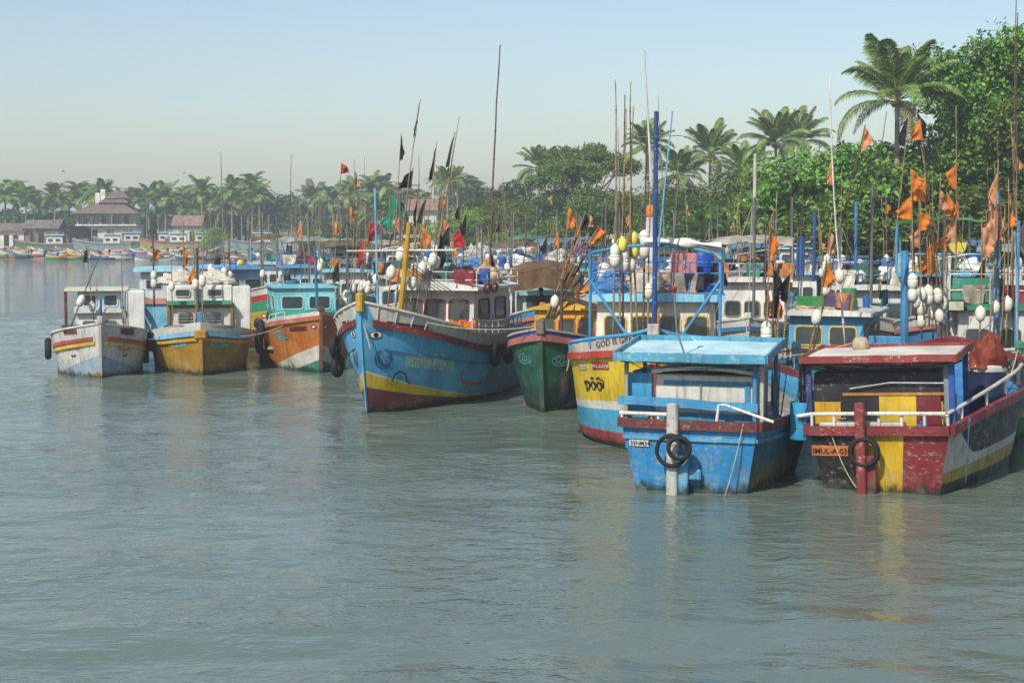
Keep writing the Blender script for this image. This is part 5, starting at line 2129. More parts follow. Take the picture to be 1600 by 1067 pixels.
for sg in (-1, 1):
    for k in range(2):
        mb = MB()
        mb.tube([(x1 - .9 - .75 * k + .3 * math.cos(a * math.pi / 8), sg * (hw + .03), bE.roof_z - .02 + .14 * math.sin(a * math.pi / 8)) for a in range(16)], .055, 6, closed=True)
        mb.build('roof_ring', mr, bE.e, True)
for k, (x, y, kd, sz) in enumerate([(-6.9, -.9, 'dark tarp', (.8, .5, .8)), (-7.2, .6, 'dark tarp', (.9, .6, .9)), (-8.3, -.5, 'green net', (.8, .7, .7)), (-8.6, .9, 'tan tarp', (.7, .6, 1.1)), (-9.2, -.8, 'dark tarp', (.7, .6, .9))]):
    heap(bE.w((x, y, bE.roof_z + .1)), kd, sz, ('dark wrinkled tarpaulin at the left front of the white cabin roof', 'dark wrinkled tarpaulin at the right front of the white cabin roof', 'green net pile in the middle of the white cabin roof', 'tan cloth bundle at the back of the white cabin roof', 'dark bundle at the back left of the white cabin roof')[k], k * 1.3, k)
barrel(bE.w((-7.4, 1.35, bE.roof_z)), 'blue', 'blue drum on the right edge of the white cabin roof', .7)
bE.mast(-2.6, .0, 2.3, 6.05, .1, '#b8921c', (-.2, .34), .085)
mb = MB().tube([(-2.8, -1.9, 5.1), (-2.75, 2.0, 5.15)], .035, 6)
mb.build('yard_pole', paint('#c8c2b2', .7), bE.e)
bE.mast(-3.8, -1.2, 2.4, 7.2, .05, '#5fa8cc', (0, -.1), .04, name='blue_pole')
for k in range(4):
    rope(bE.w((-2.75, .2, 4.9 - .12 * k)), bE.w((-9.0 + .3 * k, 1.9, 2.3)), .15, 'pale stay rope from the yellow mast down to the right rail', .016)
for sd in (-1, 1):
    pts = [bE.pt(.36 + .5 * k / 9, 1.0, sd) + Vector((0, -sd * .05, .02)) for k in range(10)]
    bE.railing(pts, .42, '#bdbbb2', 2, .025)
heap(bE.w((-3.6, .9, 2.05)), 'white tarp', (.8, .6, 1.2), 'pale pink and white cloth heap on the foredeck of the large light blue boat', .3, 0)
heap(bE.w((-4.9, 1.5, 2.0)), 'orange net', (.5, .4, 1.2), 'orange net bundle by the rail of the large light blue boat', .3, 1)
hang_tyre(bE, .50, 1, .7, 'black tyre on the right side of the large light blue boat', .95)
hang_tyre(bE, .62, 1, .7, 'black tyre between the large light blue boat and the green bow', .95)
hang_tyre(bE, .25, -1, .75, 'upper black tyre between the orange bow and the light blue bow', .9)
hang_tyre(bE, .27, -1, 1.35, 'lower black tyre between the orange bow and the light blue bow', .95)

# ------------------------------------------------------------------ F: orange bow
bF = Boat('fishing_boat', 'orange fishing boat bow with white diagonal, green foot and turquoise cabin', 10.5, 3.8, 2.5, 1.75, 1.7, bow=(-7.76, 69.0), az=-15, full=.26, wl_full=.5, cb=.6, rake=.45, desc='orange bowed boat')
bF.hull([('#c9c6bc', .9), ('#b86a1e', [(0, .46), (.28, .05), (.4, -.05), (1, -.05)]), ('#c9c7ba', [(0, .22), (.14, .0), (.3, -.06), (1, -.06)]), ('#23806a', -1)], wear=.95, deck='#c9c7be', bulwark=.12)
bF.strake('gunwale', .9, .08, .18, '#a05a44', wear=1.0)
bF.stem('#7a4a34', .16, .06, head=.2, headcol='#5a3a30')
for sd, d0 in ((-1, .35), (1, .2)):
    bF.mark('painted_eye', ellipse_geo(.12, .1), sd, d0, 1.85, M_LETTER_B, 0, .02)
    bF.mark('painted_eye', ellipse_geo(.05, .05), sd, d0, 1.85, M_LETTER_W, 0, .03)
bF.mark('painted_script', stroke_geo(script, .05), -1, 2.6, 1.3, M_LETTER_T, -.05)
bF.mark('name_plate', rect_geo(.9, .2), -1, 1.6, 1.62, paint('#6a2a1c', .9), -.08)
bF.lettering('IMUL-A-0385', -1, 1.58, 1.66, .14, M_LETTER_K, -.08, off=.04)
bF.strake('wale', lambda s: .42, .1, .12, '#c4beb0', s0=.26, s1=.34, n=4)
bF.wheelhouse(-4.0, 3.2, 2.6, 1.9, 1.35, '#6fb8c4', '#2f9a86', '#7ac0cc', 2, '#8fd0cc', sill=.5, winh=.5, over=.1, brow=.15, roof_t=.08, camber=.05)
bF.railing([(-2.6, -1.75, 1.85), (-2.0, -1.55, 1.95), (-1.4, -1.25, 2.05)], .35, '#cfcdc4', 2)
bF.mast(-2.7, .3, 1.9, 5.1, .07, '#3a6a8c', (-.05, -.1))
for k, (y, x) in enumerate([(.9, -2.5), (1.1, -2.6), (.8, -2.6)]):
    pass
hang_tyre(bF, .30, -1, .35, 'upper black tyre left of the orange bow', 1.0)
hang_tyre(bF, .36, -1, .85, 'lower black tyre between the golden hull and the orange bow', 1.05)

# ------------------------------------------------------------------ G: golden bow
bG = Boat('fishing_boat', 'golden brown fishing boat bow with pale blue rail, white bulwark and green visored cabin', 11.0, 4.15, 2.12, 1.25, 1.4, bow=(-12.4, 67.8), az=-10.4, full=.22, wl_full=.4, cb=.74, cw=.9, rake=.35, desc='golden bowed boat')
bG.hull([('#c9c8c0', [(0, .84), (.12, .84), (.3, .98), (.35, 1), (1, 1)]), ('#a07a18', [(0, .06), (.06, -.05), (1, -.2)]), ('#4a2a22', -1)], wear=.85, bulwark=.4)
bG.strake('gunwale', lambda s: float(np.interp(s, [0, .12, .3, .35, 1], [.79, .79, .93, .95, .95])), .1, .17, '#7ab4d4', s0=.004)
bG.strake('lower_rail', lambda s: float(np.interp(s, [0, .12, .3, .35, 1], [.68, .68, .78, .8, .8])), .08, .13, '#c4952c', s0=.004)
bG.stem('#a8801e', .2, .07, u1=.86, head=0)
MB().box((.17, 0, 1.62), (.28, .5, .36), bev=.06).build('stem_block', paint('#b48a20', .9), bG.e)
MB().box((.1, 0, 2.3), (.2, .22, .42), bev=.03).build('stem_head', paint('#4a84a8', .9), bG.e)
for sd, d0 in ((-1, 1.5), (1, .6)):
    bG.lettering('IMUL-A-0473 NBO', sd, d0 + (.25 if sd < 0 else 0), 1.86, .13, M_LETTER_K, -.06)
    bG.mark('painted_script', stroke_geo(script, .06), sd, d0, 1.15, M_LETTER_T, -.05)
bG.wheelhouse(-4.2, 3.6, 2.6, 1.25, 1.35, '#cfcdc6', None, '#3f8f70', 2, '#b9b7ae', sill=.55, winh=.45, over=.05, brow=.35, trim='#8f6c2c', roof_t=.14, shutter=True, camber=.03, winw=.62)
for sg in (-1, 1):
    MB().box((-4.17, sg * 1.31, 1.95), (.14, .12, 1.6), bev=.01).build('corner_post', paint('#8f6c2c', .7), bG.e)
up = MB().box((-6.3, 0, 3.05), (3.2, 2.75, .7), bev=.06).build('upper_cabin', paint('#d4d3cc', .5), bG.e)
for y in (-.72, .62):
    bG.window(up, -4.69, y, 3.08, .55, .26, 'x', '#b8b8b4')
MB().box((-4.66, -.08, 3.0), (.06, .3, .5), bev=.01).build('blue_panel', paint('#3a5f8a', .7), up)
MB().box((-5.6, 1.75, 2.3), (2.2, .75, 2.1), bev=.04).build('side_locker', paint('#d0cfc8', .5), bG.e)
heap(bG.w((-6.2, -.7, 3.4)), 'white net', (1.0, .7, .9), 'fluffy white net heap on the left of the golden boat roof', .2, 0)
heap(bG.w((-6.2, .75, 3.4)), 'white net', (1.0, .75, 1.0), 'fluffy white net heap on the right of the golden boat roof', 1.9, 1)
bG.mast(-3.9, -.1, 1.3, 5.0, .07, '#4a4a50', (0, 0), .06)
hang_tyre(bG, .30, -1, .35, 'black tyre hanging between the white hull and the golden hull', .95)
hang_tyre(bG, .34, -1, .8, 'lower tyre between the white hull and the golden hull', .95)
for sg in (-1, 1):
    bG.railing([bG.pt(.3 + .05 * k, 1, sg) + Vector((0, -sg * .05, 0)) for k in range(4)], .4, '#cfcdc4', 2)

# ------------------------------------------------------------------ H: white bow at the left
bH = Boat('fishing_boat', 'weathered white fishing boat bow with red and yellow rails and blue chevron', 9.5, 3.75, 2.15, 1.35, 1.4, bow=(-16.06, 66.4), az=-13.6, full=.24, wl_full=.42, cb=.68, cw=.88, rake=.3, desc='weathered white boat at the left')
bH.hull([('#c9c8c2', [(0, .42), (.2, .12), (.3, -.05), (1, -.05)]), ('#8fa8ba', [(0, .15), (.05, 0.02), (.12, -.1), (1, -.12)]), ('#b88a1c', -1)], wear=1.0, bulwark=.4)
bH.strake('red_rail', lambda s: float(np.interp(s, [0, .3, 1], [.74, .7, .7])), .06, .14, '#a8403c', s0=.02, wear=1.0)
bH.strake('yellow_rail', lambda s: float(np.interp(s, [0, .3, 1], [.655, .58, .58])), .06, .13, '#c9a81c', s0=.014, wear=.8)
bH.strake('cap_rail', 1.0, .05, .07, '#c4c2ba', wear=1.0)
bH.stem('#b4b2aa', .14, .05, head=.3)
for sd, d0 in ((-1, 1.75), (1, .95)):
    bH.mark('name_plate', rect_geo(.68, .26, 6, 1, .01), sd, d0, 1.66, paint('#7a4a3c', 1.0), -.08)
    bH.lettering('IMUL-A', sd, d0 + .03 * sd, 1.71, .17, M_LETTER_K, -.08, off=.04)
    bH.lettering('Ruwani', sd, d0 - .05, 1.02, .23, M_LETTER_R, -.08)
    bH.mark('painted_bird', stroke_geo([[(0, .08), (.06, .0), (.12, .06), (.18, 0), (.26, .1)]], .06), sd, d0 - .2 * -sd, .78, M_LETTER_K)
bH.wheelhouse(-3.7, 3.0, 1.9, 1.25, 1.1, '#d2d1c9', None, '#d2d1c9', 2, '#b5b3aa', sill=.35, winh=.42, over=.08, brow=.25, shutter=True, camber=.12, winw=.5)
MB().box((-5.2, 0, 2.85), (2.2, 1.75, .75), bev=.05).build('upper_cabin', paint('#a4cbdc', .5), bH.e)
for y in (-.4, .45):
    bH.window(bH.e, -4.1, y, 2.85, .5, .42, 'x', '#c9d4d6')
MB().box((-5.3, -.1, 3.28), (3.0, 2.6, .1), bev=.02).build('canopy_roof', paint('#d0c9b4', .6), bH.e)
MB().box((-5.0, 1.45, 2.4), (2.6, .75, 1.7), bev=.04).build('side_locker', paint('#cfd0ca', .4), bH.e)
MB().box((-4.2, -1.35, 2.4), (.1, .12, 1.75), bev=.01).build('post', paint('#6a2430', .6), bH.e)
MB().box((-3.3, -1.05, 1.6), (1.1, .95, .55), bev=.05).build('engine_hatch', simple('dark_hatch', '#2a3036', .6), bH.e)
bH.mast(-2.6, .05, 1.5, 2.95, .055, '#28488c')
hang_tyre(bH, .31, -1, .55, 'black tyre at the outer left side of the weathered white boat', 1.0)
hang_tyre(bH, .27, 1, .3, 'tyre at the right side of the weathered white boat', 1.05)

# ------------------------------------------------------------------ I: blue boat with pink gunwale, stern on behind the golden boat
bI = Boat('fishing_boat', 'sky blue boat with pink gunwale and pale cabin behind the golden boat', 9.5, 3.4, 2.8, 2.2, 2.35, stern=(Xat(262, 81), 81), az=168, tr=.8, desc='sky blue boat with pink gunwale')
bI.hull([('#6fb0cc', .42), ('#c9b46a', .36), ('#6fb0cc', .05), ('#3a4a4a', -1)], wear=.8, transom_cols=[(1.01, '#6fb0cc')])
bI.strake('gunwale', 1.0, .09, .26, '#b87a74', transom=True)
bI.wheelhouse(-5.2, 3.2, 2.5, 2.2, 1.5, '#cfd6d6', None, '#9fd0e0', 2, '#b8c4c4', sill=.5, winh=.5, over=.3, brow=.3)
for y in (-.5, .6):
    bI.window(bI.e, -8.43, y, 3.1, .7, .4, 'x', '#c9d4d6')
barrel(bI.w((-9.0, 1.3, 2.0)), 'blue', 'blue barrel at the stern corner of the sky blue boat', 1.0)
for k in range(2):
    tyre_fender(tuple(bI.w((-9.72, 1.55 - .4 * k, 1.75))), bI.rz, ('leftmost tyre on the stern of the sky blue boat', 'second tyre on the stern of the sky blue boat')[k], 1.05)

# ------------------------------------------------------------------ J: red, green and yellow bow
bJ = Boat('fishing_boat', 'bow striped white, red, green and yellow between the golden and orange boats', 10, 3.7, 3.1, 2.1, 2.0, bow=(Xat(427, 82), 82), az=-27, full=.28, wl_full=.55, cb=.55, rake=.5, desc='red green and yellow striped boat')
bJ.hull([('#c9c6bc', .88), ('#a8302c', .78), ('#2a8a6a', .62), ('#b8a01e', .32), ('#6a2428', -1)], wear=.8, bulwark=.5)
bJ.strake('cap_rail', 1.0, .05, .07, '#bdbbb0')
bJ.stem('#3a5f78', .14, .05, head=.12)
bJ.lettering('ita Doua', -1, 2.35, 2.62, .3, M_LETTER_K, -.17)
bJ.mark('painted_script', stroke_geo(script, .06), -1, 2.4, 1.45, M_LETTER_K, -.1)
bJ.mark('painted_eye', ellipse_geo(.16, .1), -1, .55, 1.6, M_LETTER_K)
bJ.mark('painted_eye', ellipse_geo(.1, .06), -1, .55, 1.6, M_LETTER_W, 0, .03)
bJ.wheelhouse(-4.6, 3.4, 2.5, 2.1, 1.6, '#8fb8d4', None, '#6aa8d8', 2, '#b8d0dc', sill=.55, winh=.55, over=.35, brow=.4)
bJ.mast(-3.0, .5, 2.1, 6.4, .07, '#3a3a3c')

# ================================================================== THE RAFT BEHIND
HULLC = {
    'teal': ['#c4c2b8', '#2f8f94', '#b8a02a', '#5a2a28'], 'blue': ['#c9c7be', '#3a7fb4', '#c4a42a', '#5a2a28'], 'orange': ['#3f86b0', '#b8682a', '#c9c7be', '#4a2a26'],
    'white': ['#c9c7be', '#c4c3bc', '#3a7fa8', '#7a3030'], 'green': ['#c4c2b8', '#2f7f5c', '#c4a42a', '#4a2a26'], 'yellow': ['#a8403a', '#c4a42a', '#c9c7be', '#2f6f94'],
    'sky': ['#c9c7be', '#7ab8d0', '#c9b46a', '#5a3a38'], 'red': ['#c9c7be', '#9a3a34', '#c9c7be', '#2a3a40'],
}


M_GREYP2 = simple('grey_pipe', '#8a8a86', .5, var=.3)


def raft_boat(px, Y, az, hullc, wall, roof, frame, label, desc, L=9.5, B=3.1, zb=2.6, zm=1.9, cab=1.6, cabw=2.2, rail='#3f86b8', setback=4.0, wins=3, seed=1, drums=(), heaps=(), railh=.7, second=None, lower=None, mast='#6a6a6c', floats=0, brow=.35):
    c = HULLC[hullc]
    x = Xat(px, Y)
    b = Boat('fishing_boat', label, L, B, zb, zm, zm + .05, bow=(x, Y), az=az, full=.26, wl_full=.5, cb=.58, rake=.5, desc=desc)
    b.hull([(c[0], .86), (c[1], .35), (c[2], .26), (c[1], .06), (c[3], -1)], wear=.8, ns=18)
    b.strake('gunwale', .86, .08, .16, ('#8e3a38', '#a86a60', '#3a6f94', '#b9b4a6')[seed % 4], n=14)
    b.strake('cap_rail', 1.0, .05, .07, '#bdbbb0', n=14)
    b.stem(c[1], .16, .05, head=.22)
    wo = b.wheelhouse(-setback, 3.4, cabw, zm, cab, wall, lower, roof, wins, frame, sill=.45, winh=.55, over=.3, brow=brow, roof_t=.12)
    if railh:
        b.roof_rail(railh, rail, 2)
    if second:
        up = MB().box((-setback - 2.0, 0, b.roof_z + .55), (1.9, cabw * .7, 1.1), bev=.05).build('upper_cabin', paint(second, .5), b.e)
        for y in (-.4, .4):
            b.window(up, -setback - 1.05, y * cabw * .45, b.roof_z + .65, .5, .4, 'x', '#b9b7ae')
        MB().box((-setback - 2.0, 0, b.roof_z + 1.15), (2.3, cabw * .85, .08), bev=.02).build('upper_roof', paint(roof, .5), b.e)
    if mast:
        b.mast(-setback + 1.2, .1 * (seed % 3 - 1), zm, zm + 4.2 + .4 * (seed % 4), .06, mast)
        if seed % 3 == 0:
            mb = MB()
            z = zm + 2.2 + .25 * (seed % 4)
            mb.tube([(-setback + 1.2, -.9, z), (-setback + 1.2, .8, z + .3 * (seed % 2))], .03, 6)
            mb.build('yard_pole', paint('#c8c2b2', .7), b.e)
    if mast:
        sm = MB()
        zt = zm + 3.9 + .4 * (seed % 4)
        for (ex, ey, ez) in ((-.2, 0, zb), (-setback - 3.0, -cabw / 2, b.roof_z), (-setback - 3.0, cabw / 2, b.roof_z), (-setback + .2, -B * .48, zm), (-setback + .2, B * .48, zm)):
            sm.tube([(-setback + 1.2, 0, zt), ((-setback + 1.2 + ex) / 2, ey / 2, (zt + ez) / 2 - .06), (ex, ey, ez)], .012, 4)
        sm.build('rigging', M_BLACK if seed % 2 else M_ROPE, b.e)
    if seed % 4 in (1, 2) and railh and seed not in (20, 21, 19):       # awning stretched over the roof on thin posts
        ax0, ax1, ahw = b.roof_rect
        hh = 1.25 + .15 * (seed % 3)
        aw_ = MB().grid(lambda u, v: (ax1 - .3 + (ax0 - ax1 + .6) * u, ahw * (2 * v - 1), b.roof_z + hh + .12 * (1 - (2 * v - 1) ** 2) - .12 * math.sin(math.pi * u * 2) ** 2 + .04 * math.sin(v * 17 + u * 9 + seed) - (.25 * (u < .05))), 12, 12)
        aw_.build('awning', cloth('awning_cloth_%d' % (seed % 5), ('#5a7a94', '#6a5a44', '#8a9a94', '#4a7a68', '#a8a090')[seed % 5], .35, 2.0, through=.15), b.e, True, None)
        pm_ = MB()
        for sx in (ax1 - .3, ax0 + .3):
            for sy in (-ahw, ahw):
                pm_.tube([(sx, sy * .98, b.roof_z), (sx, sy * .98, b.roof_z + hh)], .03, 5)
        pm_.build('awning_frame', M_GREYP2, b.e)
    for k, (colr, dx, dy) in enumerate(drums):
        barrel(b.w((-setback - dx, dy, b.roof_z)), colr, '%s drum %s, on the %s' % (colr, ('at the front', 'in the middle', 'at the back', 'at the rear')[k % 4], desc), .8)
    for k, (kd, dx, dy, sz) in enumerate(heaps):
        heap(b.w((-setback - dx, dy, b.roof_z + .02)), kd, (sz, sz * .85, sz * 1.25), '%s pile %s, on the %s' % (kd, ('at the front', 'in the middle', 'at the back', 'at the rear')[k % 4], desc), seed + k, seed + k)
    for k in range((floats + 1) // 2):
        r = random.Random(seed * 100 + k)
        s = r.uniform(.9, 1.3)
        o = place(FLOAT_W[k % 2], 'net_float', None, tuple(b.w((-setback - .3 - r.uniform(0, 1.6), r.uniform(-.9, .9) * cabw / 2, b.roof_z + .2 + .2 * (k % 3)))), (r.uniform(-1.5, 1.5), r.uniform(-1.5, 1.5), r.uniform(0, 6)), (s, s, s))
        tag(o, 'white net float on the roof of the %s' % desc, 'float', 'floats on the %s' % desc)
    return b


RB = {}
spec = [
    # key, px, Y, az, hull, wall, roof, frame, label, desc, kw
    ('L1', 548, 84, -8, 'teal', '#cfcfc8', '#8fc8dc', '#3a8fa8', 'boat with white cabin and pale blue roof behind the orange bow', 'boat behind the orange bow', dict(seed=1, heaps=(('grey net', .8, 0, .8), ('blue tarp', 2.2, .4, .7)), second='#cfcfc8', floats=8)),
    ('L2', 488, 93, -12, 'blue', '#7ab4cc', '#5fa0d0', '#c4d0d0', 'boat with a bright blue roof left of the white cabin boat', 'bright blue roofed boat', dict(seed=2, heaps=(('dark tarp', .8, 0, .6), ('white tarp', 2.2, .4, .8)), floats=6)),
    ('L3', 628, 74, -3, 'white', '#cfcdc6', '#c4c4be', '#4a84a0', 'white boat just behind the bow of the large light blue boat', 'boat behind the light blue bow', dict(seed=3, heaps=(('green net', .8, 0, .8), ('white net', 2.2, -.3, .9)), floats=8, second='#c4cfd0')),
    ('L4', 748, 82, 2, 'green', '#cfcdc6', '#a8c4b8', '#5a8f80', 'green hulled boat with piled nets behind the white cabin roof', 'green boat behind the white cabin', dict(seed=4, heaps=(('blue tarp', .6, -.4, .9), ('white tarp', 1.8, .5, .9), ('tan tarp', 2.8, -.2, .8)), drums=(('blue', 1.2, .9),), floats=6)),
    ('L5', 848, 68, 3, 'orange', '#cfcdc6', '#8fbcb4', '#7aa0a0', 'orange and blue bow with a brown awning behind the green bow', 'boat with the brown awning', dict(seed=5, L=9, B=2.9, zb=2.7, cab=1.0, setback=6.0, railh=0, mast=None)),
    ('L6', 800, 93, 2, 'white', '#c9c7be', '#cfcdc4', '#8a8a80', 'white boat under a pale tent cover in the middle back row', 'pale tent covered boat', dict(seed=6, heaps=(('white tarp', .8, 0, 1.0), ('white tarp', 2.2, .3, .9)), floats=4)),
    ('L7', 962, 67, 6, 'sky', '#d0cfc8', '#d0cfc8', '#a09078', 'white cabin boat just left of the blue mast frame', 'boat left of the mast frame', dict(seed=7, B=2.8, cabw=2.0, setback=2.6, railh=.5, rail='#bdbbb0', heaps=(('white tarp', 1.0, 0, .7),), floats=5)),
    ('L8', 688, 97, -2, 'blue', '#cfcdc6', '#7ab8d4', '#3a7fa8', 'blue hulled boat with white floats in the back row left of centre', 'blue back row boat', dict(seed=8, heaps=(('green net', .8, .2, .9), ('grey net', 2.2, -.3, .8)), drums=(('blue', 1.5, -.8),), floats=8)),
    ('L9', 600, 100, -5, 'sky', '#c9d0d0', '#8fc4d8', '#c4c4bc', 'sky blue boat in the back row below the red flags', 'sky blue back row boat', dict(seed=9, heaps=(('tan tarp', .8, .2, .8),), floats=6)),
    ('L10', 868, 98, 3, 'yellow', '#cfcdc6', '#c4c4ba', '#8a5a3a', 'yellow hulled boat with heaped white nets in the back row', 'yellow back row boat', dict(seed=10, heaps=(('white net', .6, 0, 1.0), ('dark tarp', 2.0, .4, .9), ('tan tarp', 2.9, -.5, .7)), drums=(('white', 1.3, .9),), floats=8)),
    ('L11', 940, 86, 5, 'teal', '#c9cfcf', '#6ab0a8', '#c9c7be', 'teal trimmed boat behind the tied orange and black flags', 'teal trimmed boat', dict(seed=11, heaps=(('orange net', .8, 0, .8), ('purple net', 2.0, .4, .6)), floats=5)),
    ('L12', 745, 116, 1, 'red', '#cfcdc6', '#b9b9b0', '#7a3a34', 'red hulled boat deep in the raft left of centre', 'red boat deep in the raft', dict(seed=12, heaps=(('white net', .8, 0, 1.1), ('white tarp', 2.2, .3, 1.0)), floats=6)),
    ('L13', 820, 122, 2, 'white', '#cfcdc6', '#c9c9c0', '#5a7a8a', 'white boat with a solar panel frame deep in the raft', 'white boat deep in the raft', dict(seed=13, heaps=(('white tarp', .8, 0, 1.1), ('grey net', 2.2, .3, 1.0)), drums=(('blue', 1.6, .9),), floats=6)),
    ('M1', 1168, 62, 10, 'white', '#cfcdc6', '#d2d0c8', '#8a7a6a', 'white boat with a yellow edged roof right of the blue barrel', 'boat right of the blue barrel', dict(seed=14, L=10, B=3.3, cab=1.75, zm=2.0, cabw=2.5, heaps=(('grey net', 1.2, 0, .9), ('white net', 2.6, .5, .7)), railh=.6, rail='#bdbbb0', drums=(('white', .8, 1.0), ('blue', 2.8, -1.0)))),
    ('M2', 1236, 80, 11, 'blue', '#c9c7be', '#8fc0d4', '#c9c7be', 'blue hulled boat with a pale blue roof beam and blue drums', 'blue drum boat', dict(seed=15, drums=(('blue', .8, .8), ('blue', 1.6, .9), ('blue', 2.4, -.8)), heaps=(('blue tarp', 1.4, 0, .7),), second='#c9c7be')),
    ('M3', 1105, 90, 8, 'sky', '#cfcdc6', '#7ab8d4', '#8a8a80', 'sky blue boat behind the white boat right of the mast', 'sky blue boat right of the mast', dict(seed=16, heaps=(('grey net', .8, 0, .9), ('white tarp', 2.2, .3, .8)), floats=6)),
    ('M4', 1048, 82, 6, 'white', '#cfcdc6', '#c9c7be', '#6a8a9a', 'white boat directly behind the blue mast frame', 'white boat behind the mast frame', dict(seed=17, heaps=(('white tarp', .8, 0, .9),), floats=6, second='#cfcdc6')),
    ('P', 1246, 49.8, 21, 'sky', '#4f9fcc', '#c9c9c0', '#c9a42a', 'light blue boat with a yellow trimmed blue cabin between the two sterns', 'boat between the two sterns', dict(seed=18, L=9, B=3.0, zb=2.4, zm=1.75, cab=1.35, cabw=2.4, wins=2, setback=4.2, lower='#c4a02a', railh=.0, mast=None, heaps=(), drums=(('green', 1.4, .5),))),
    ('S', 1352, 60.5, 15, 'white', '#b9b9b0', '#c9c9c0', '#5a8aa4', 'boat with blue pipe rails and stacked white sacks right of centre', 'boat with blue pipe rails', dict(seed=19, L=10, B=3.4, zb=2.8, zm=2.0, cab=1.5, cabw=2.8, rail='#2f68b0', railh=.9, heaps=(('green net', 1.0, -.5, .9), ('white tarp', 1.8, .6, .9), ('dark tarp', 2.9, .1, .8)), floats=10)),
    ('Q', 1588, 47, 12, 'green', '#c6c8c4', '#2f8460', '#b9bbb6', 'white cabin boat with a green roof edge at the right side', 'green roofed boat at the right', dict(seed=20, L=10, B=3.6, zb=2.6, zm=1.9, cab=1.55, cabw=3.0, wins=3, setback=3.2, rail='#c9c4b4', railh=.95, mast='#3f8fc0', drums=(('blue', 2.4, .9),), heaps=(('green net', 1.3, -.8, .7),), floats=8, brow=.2)),
    ('R', 1475, 58, 15, 'blue', '#3a4a58', '#4a94c4', '#8a8a80', 'dark cabin boat with a green awning on poles at the right', 'boat with the green awning', dict(seed=21, L=10.5, B=3.6, zb=3.0, zm=2.2, cab=1.9, cabw=3.0, setback=3.6, rail='#8fb8c4', railh=.7, drums=(('blue', 1.0, -.3), ('blue', 1.2, .9), ('blue', 2.2, 1.0)), heaps=(('white tarp', .9, -1.0, .7), ('white tarp', 1.0, .75, .7), ('tan tarp', 2.4, 0, .6)))),
    ('V1', 1578, 66, 16, 'white', '#c4c4bc', '#c9c9c0', '#6a8a9a', 'white boat at the right edge behind the green roofed boat', 'white boat at the right edge', dict(seed=22, heaps=(('tan tarp', .8, 0, .8), ('tan tarp', 2.2, .3, .8)), floats=5)),
    ('V2', 1415, 78, 15, 'teal', '#c9c7be', '#8fc0c8', '#c9c7be', 'teal boat behind the green awning', 'teal boat behind the awning', dict(seed=23, heaps=(('white net', .8, 0, .9),), drums=(('blue', 2.0, .6),), floats=5)),
    ('V3', 1310, 82, 13, 'red', '#cfcdc6', '#c9c9c0', '#8a5a4a', 'red hulled boat behind the blue pipe rails', 'red boat behind the pipe rails', dict(seed=24, heaps=(('dark tarp', .8, 0, .9), ('white tarp', 2.1, .4, .8)), floats=8)),
    ('V4', 1510, 84, 16, 'sky', '#cfcdc6', '#7ab8d4', '#c9c7be', 'sky blue boat under the almond trees at the right', 'boat under the almond trees', dict(seed=25, L=9, heaps=(('orange net', .8, 0, .9),), floats=5)),
    ('V6', 1200, 101, 12, 'green', '#cfcdc6', '#a8c4b8', '#c9c7be', 'green boat near the landing shed', 'green boat near the landing shed', dict(seed=26, heaps=(('white net', .8, 0, .9), ('grey net', 2.1, .3, .8)), floats=5)),
    ('V7', 1120, 112, 9, 'white', '#cfcdc6', '#c4c4bc', '#8a8a80', 'white boat near the bank in front of the banana plants', 'white boat by the banana plants', dict(seed=27, heaps=(('grey net', .8, 0, .9), ('white tarp', 2.1, .3, .9)), floats=5)),
    ('V8', 1035, 106, 6, 'blue', '#c9c7be', '#7ab8d4', '#c9c7be', 'blue boat deep in the raft behind the blue mast', 'blue boat deep behind the mast', dict(seed=28, heaps=(('grey net', .8, 0, .9),), floats=5)),
    ('V9', 975, 118, 5, 'yellow', '#cfcdc6', '#c4c4bc', '#c9c7be', 'yellow boat deep in the raft behind the float poles', 'yellow boat deep behind the float poles', dict(seed=29, heaps=(('white net', .8, 0, 1.0), ('dark tarp', 2.1, .3, .8)), floats=5)),
    ('W1', 905, 128, 4, 'teal', '#cfcdc6', '#c9c7be', '#c9c7be', 'teal boat near the bank behind the orange and black flags', 'teal boat near the bank', dict(seed=30, heaps=(('purple net', .8, 0, 1.0), ('blue tarp', 2.1, .3, .9)), floats=5)),
    ('W2', 845, 146, 2, 'sky', '#cfcdc6', '#c9c7be', '#c9c7be', 'sky blue boat moored at the bank below the leftmost near palm', 'sky blue boat at the bank', dict(seed=31, heaps=(('white tarp', .8, 0, 1.1), ('white tarp', 2.1, .3, .9)))),
    ('W3', 775, 150, 1, 'orange', '#cfcdc6', '#c9c7be', '#c9c7be', 'orange boat moored at the bank left of the sky blue one', 'orange boat at the bank', dict(seed=32, heaps=(('green net', .8, 0, 1.1),))),
    ('W4', 700, 165, -2, 'green', '#cfcdc6', '#8fc0c8', '#c9c7be', 'green boat moored below the lime green bush tree', 'green boat below the lime bush', dict(seed=33, heaps=(('tan tarp', .8, 0, 1.1),))),
    ('X1', 436, 101, -12, 'white', '#c9d0d0', '#a8c4cc', '#c4c4bc', 'white boat alone at the left end of the back row', 'white boat at the left end', dict(seed=41, heaps=(('grey net', .8, .2, .8),), floats=4)),
    ('X2', 536, 113, -8, 'green', '#cfcdc6', '#9ab8a8', '#c4c4bc', 'green boat far back below the small red and white flag', 'green boat below the red and white flag', dict(seed=42, heaps=(('white tarp', .8, .2, .8),), floats=4)),
    ('X3', 1000, 94, 6, 'orange', '#c9c7be', '#b8b0a0', '#8a7a6a', 'orange hulled boat behind the float poles', 'orange boat behind the float poles', dict(seed=43, heaps=(('tan tarp', .8, .2, .9), ('grey net', 2.1, -.3, .8)), floats=4)),
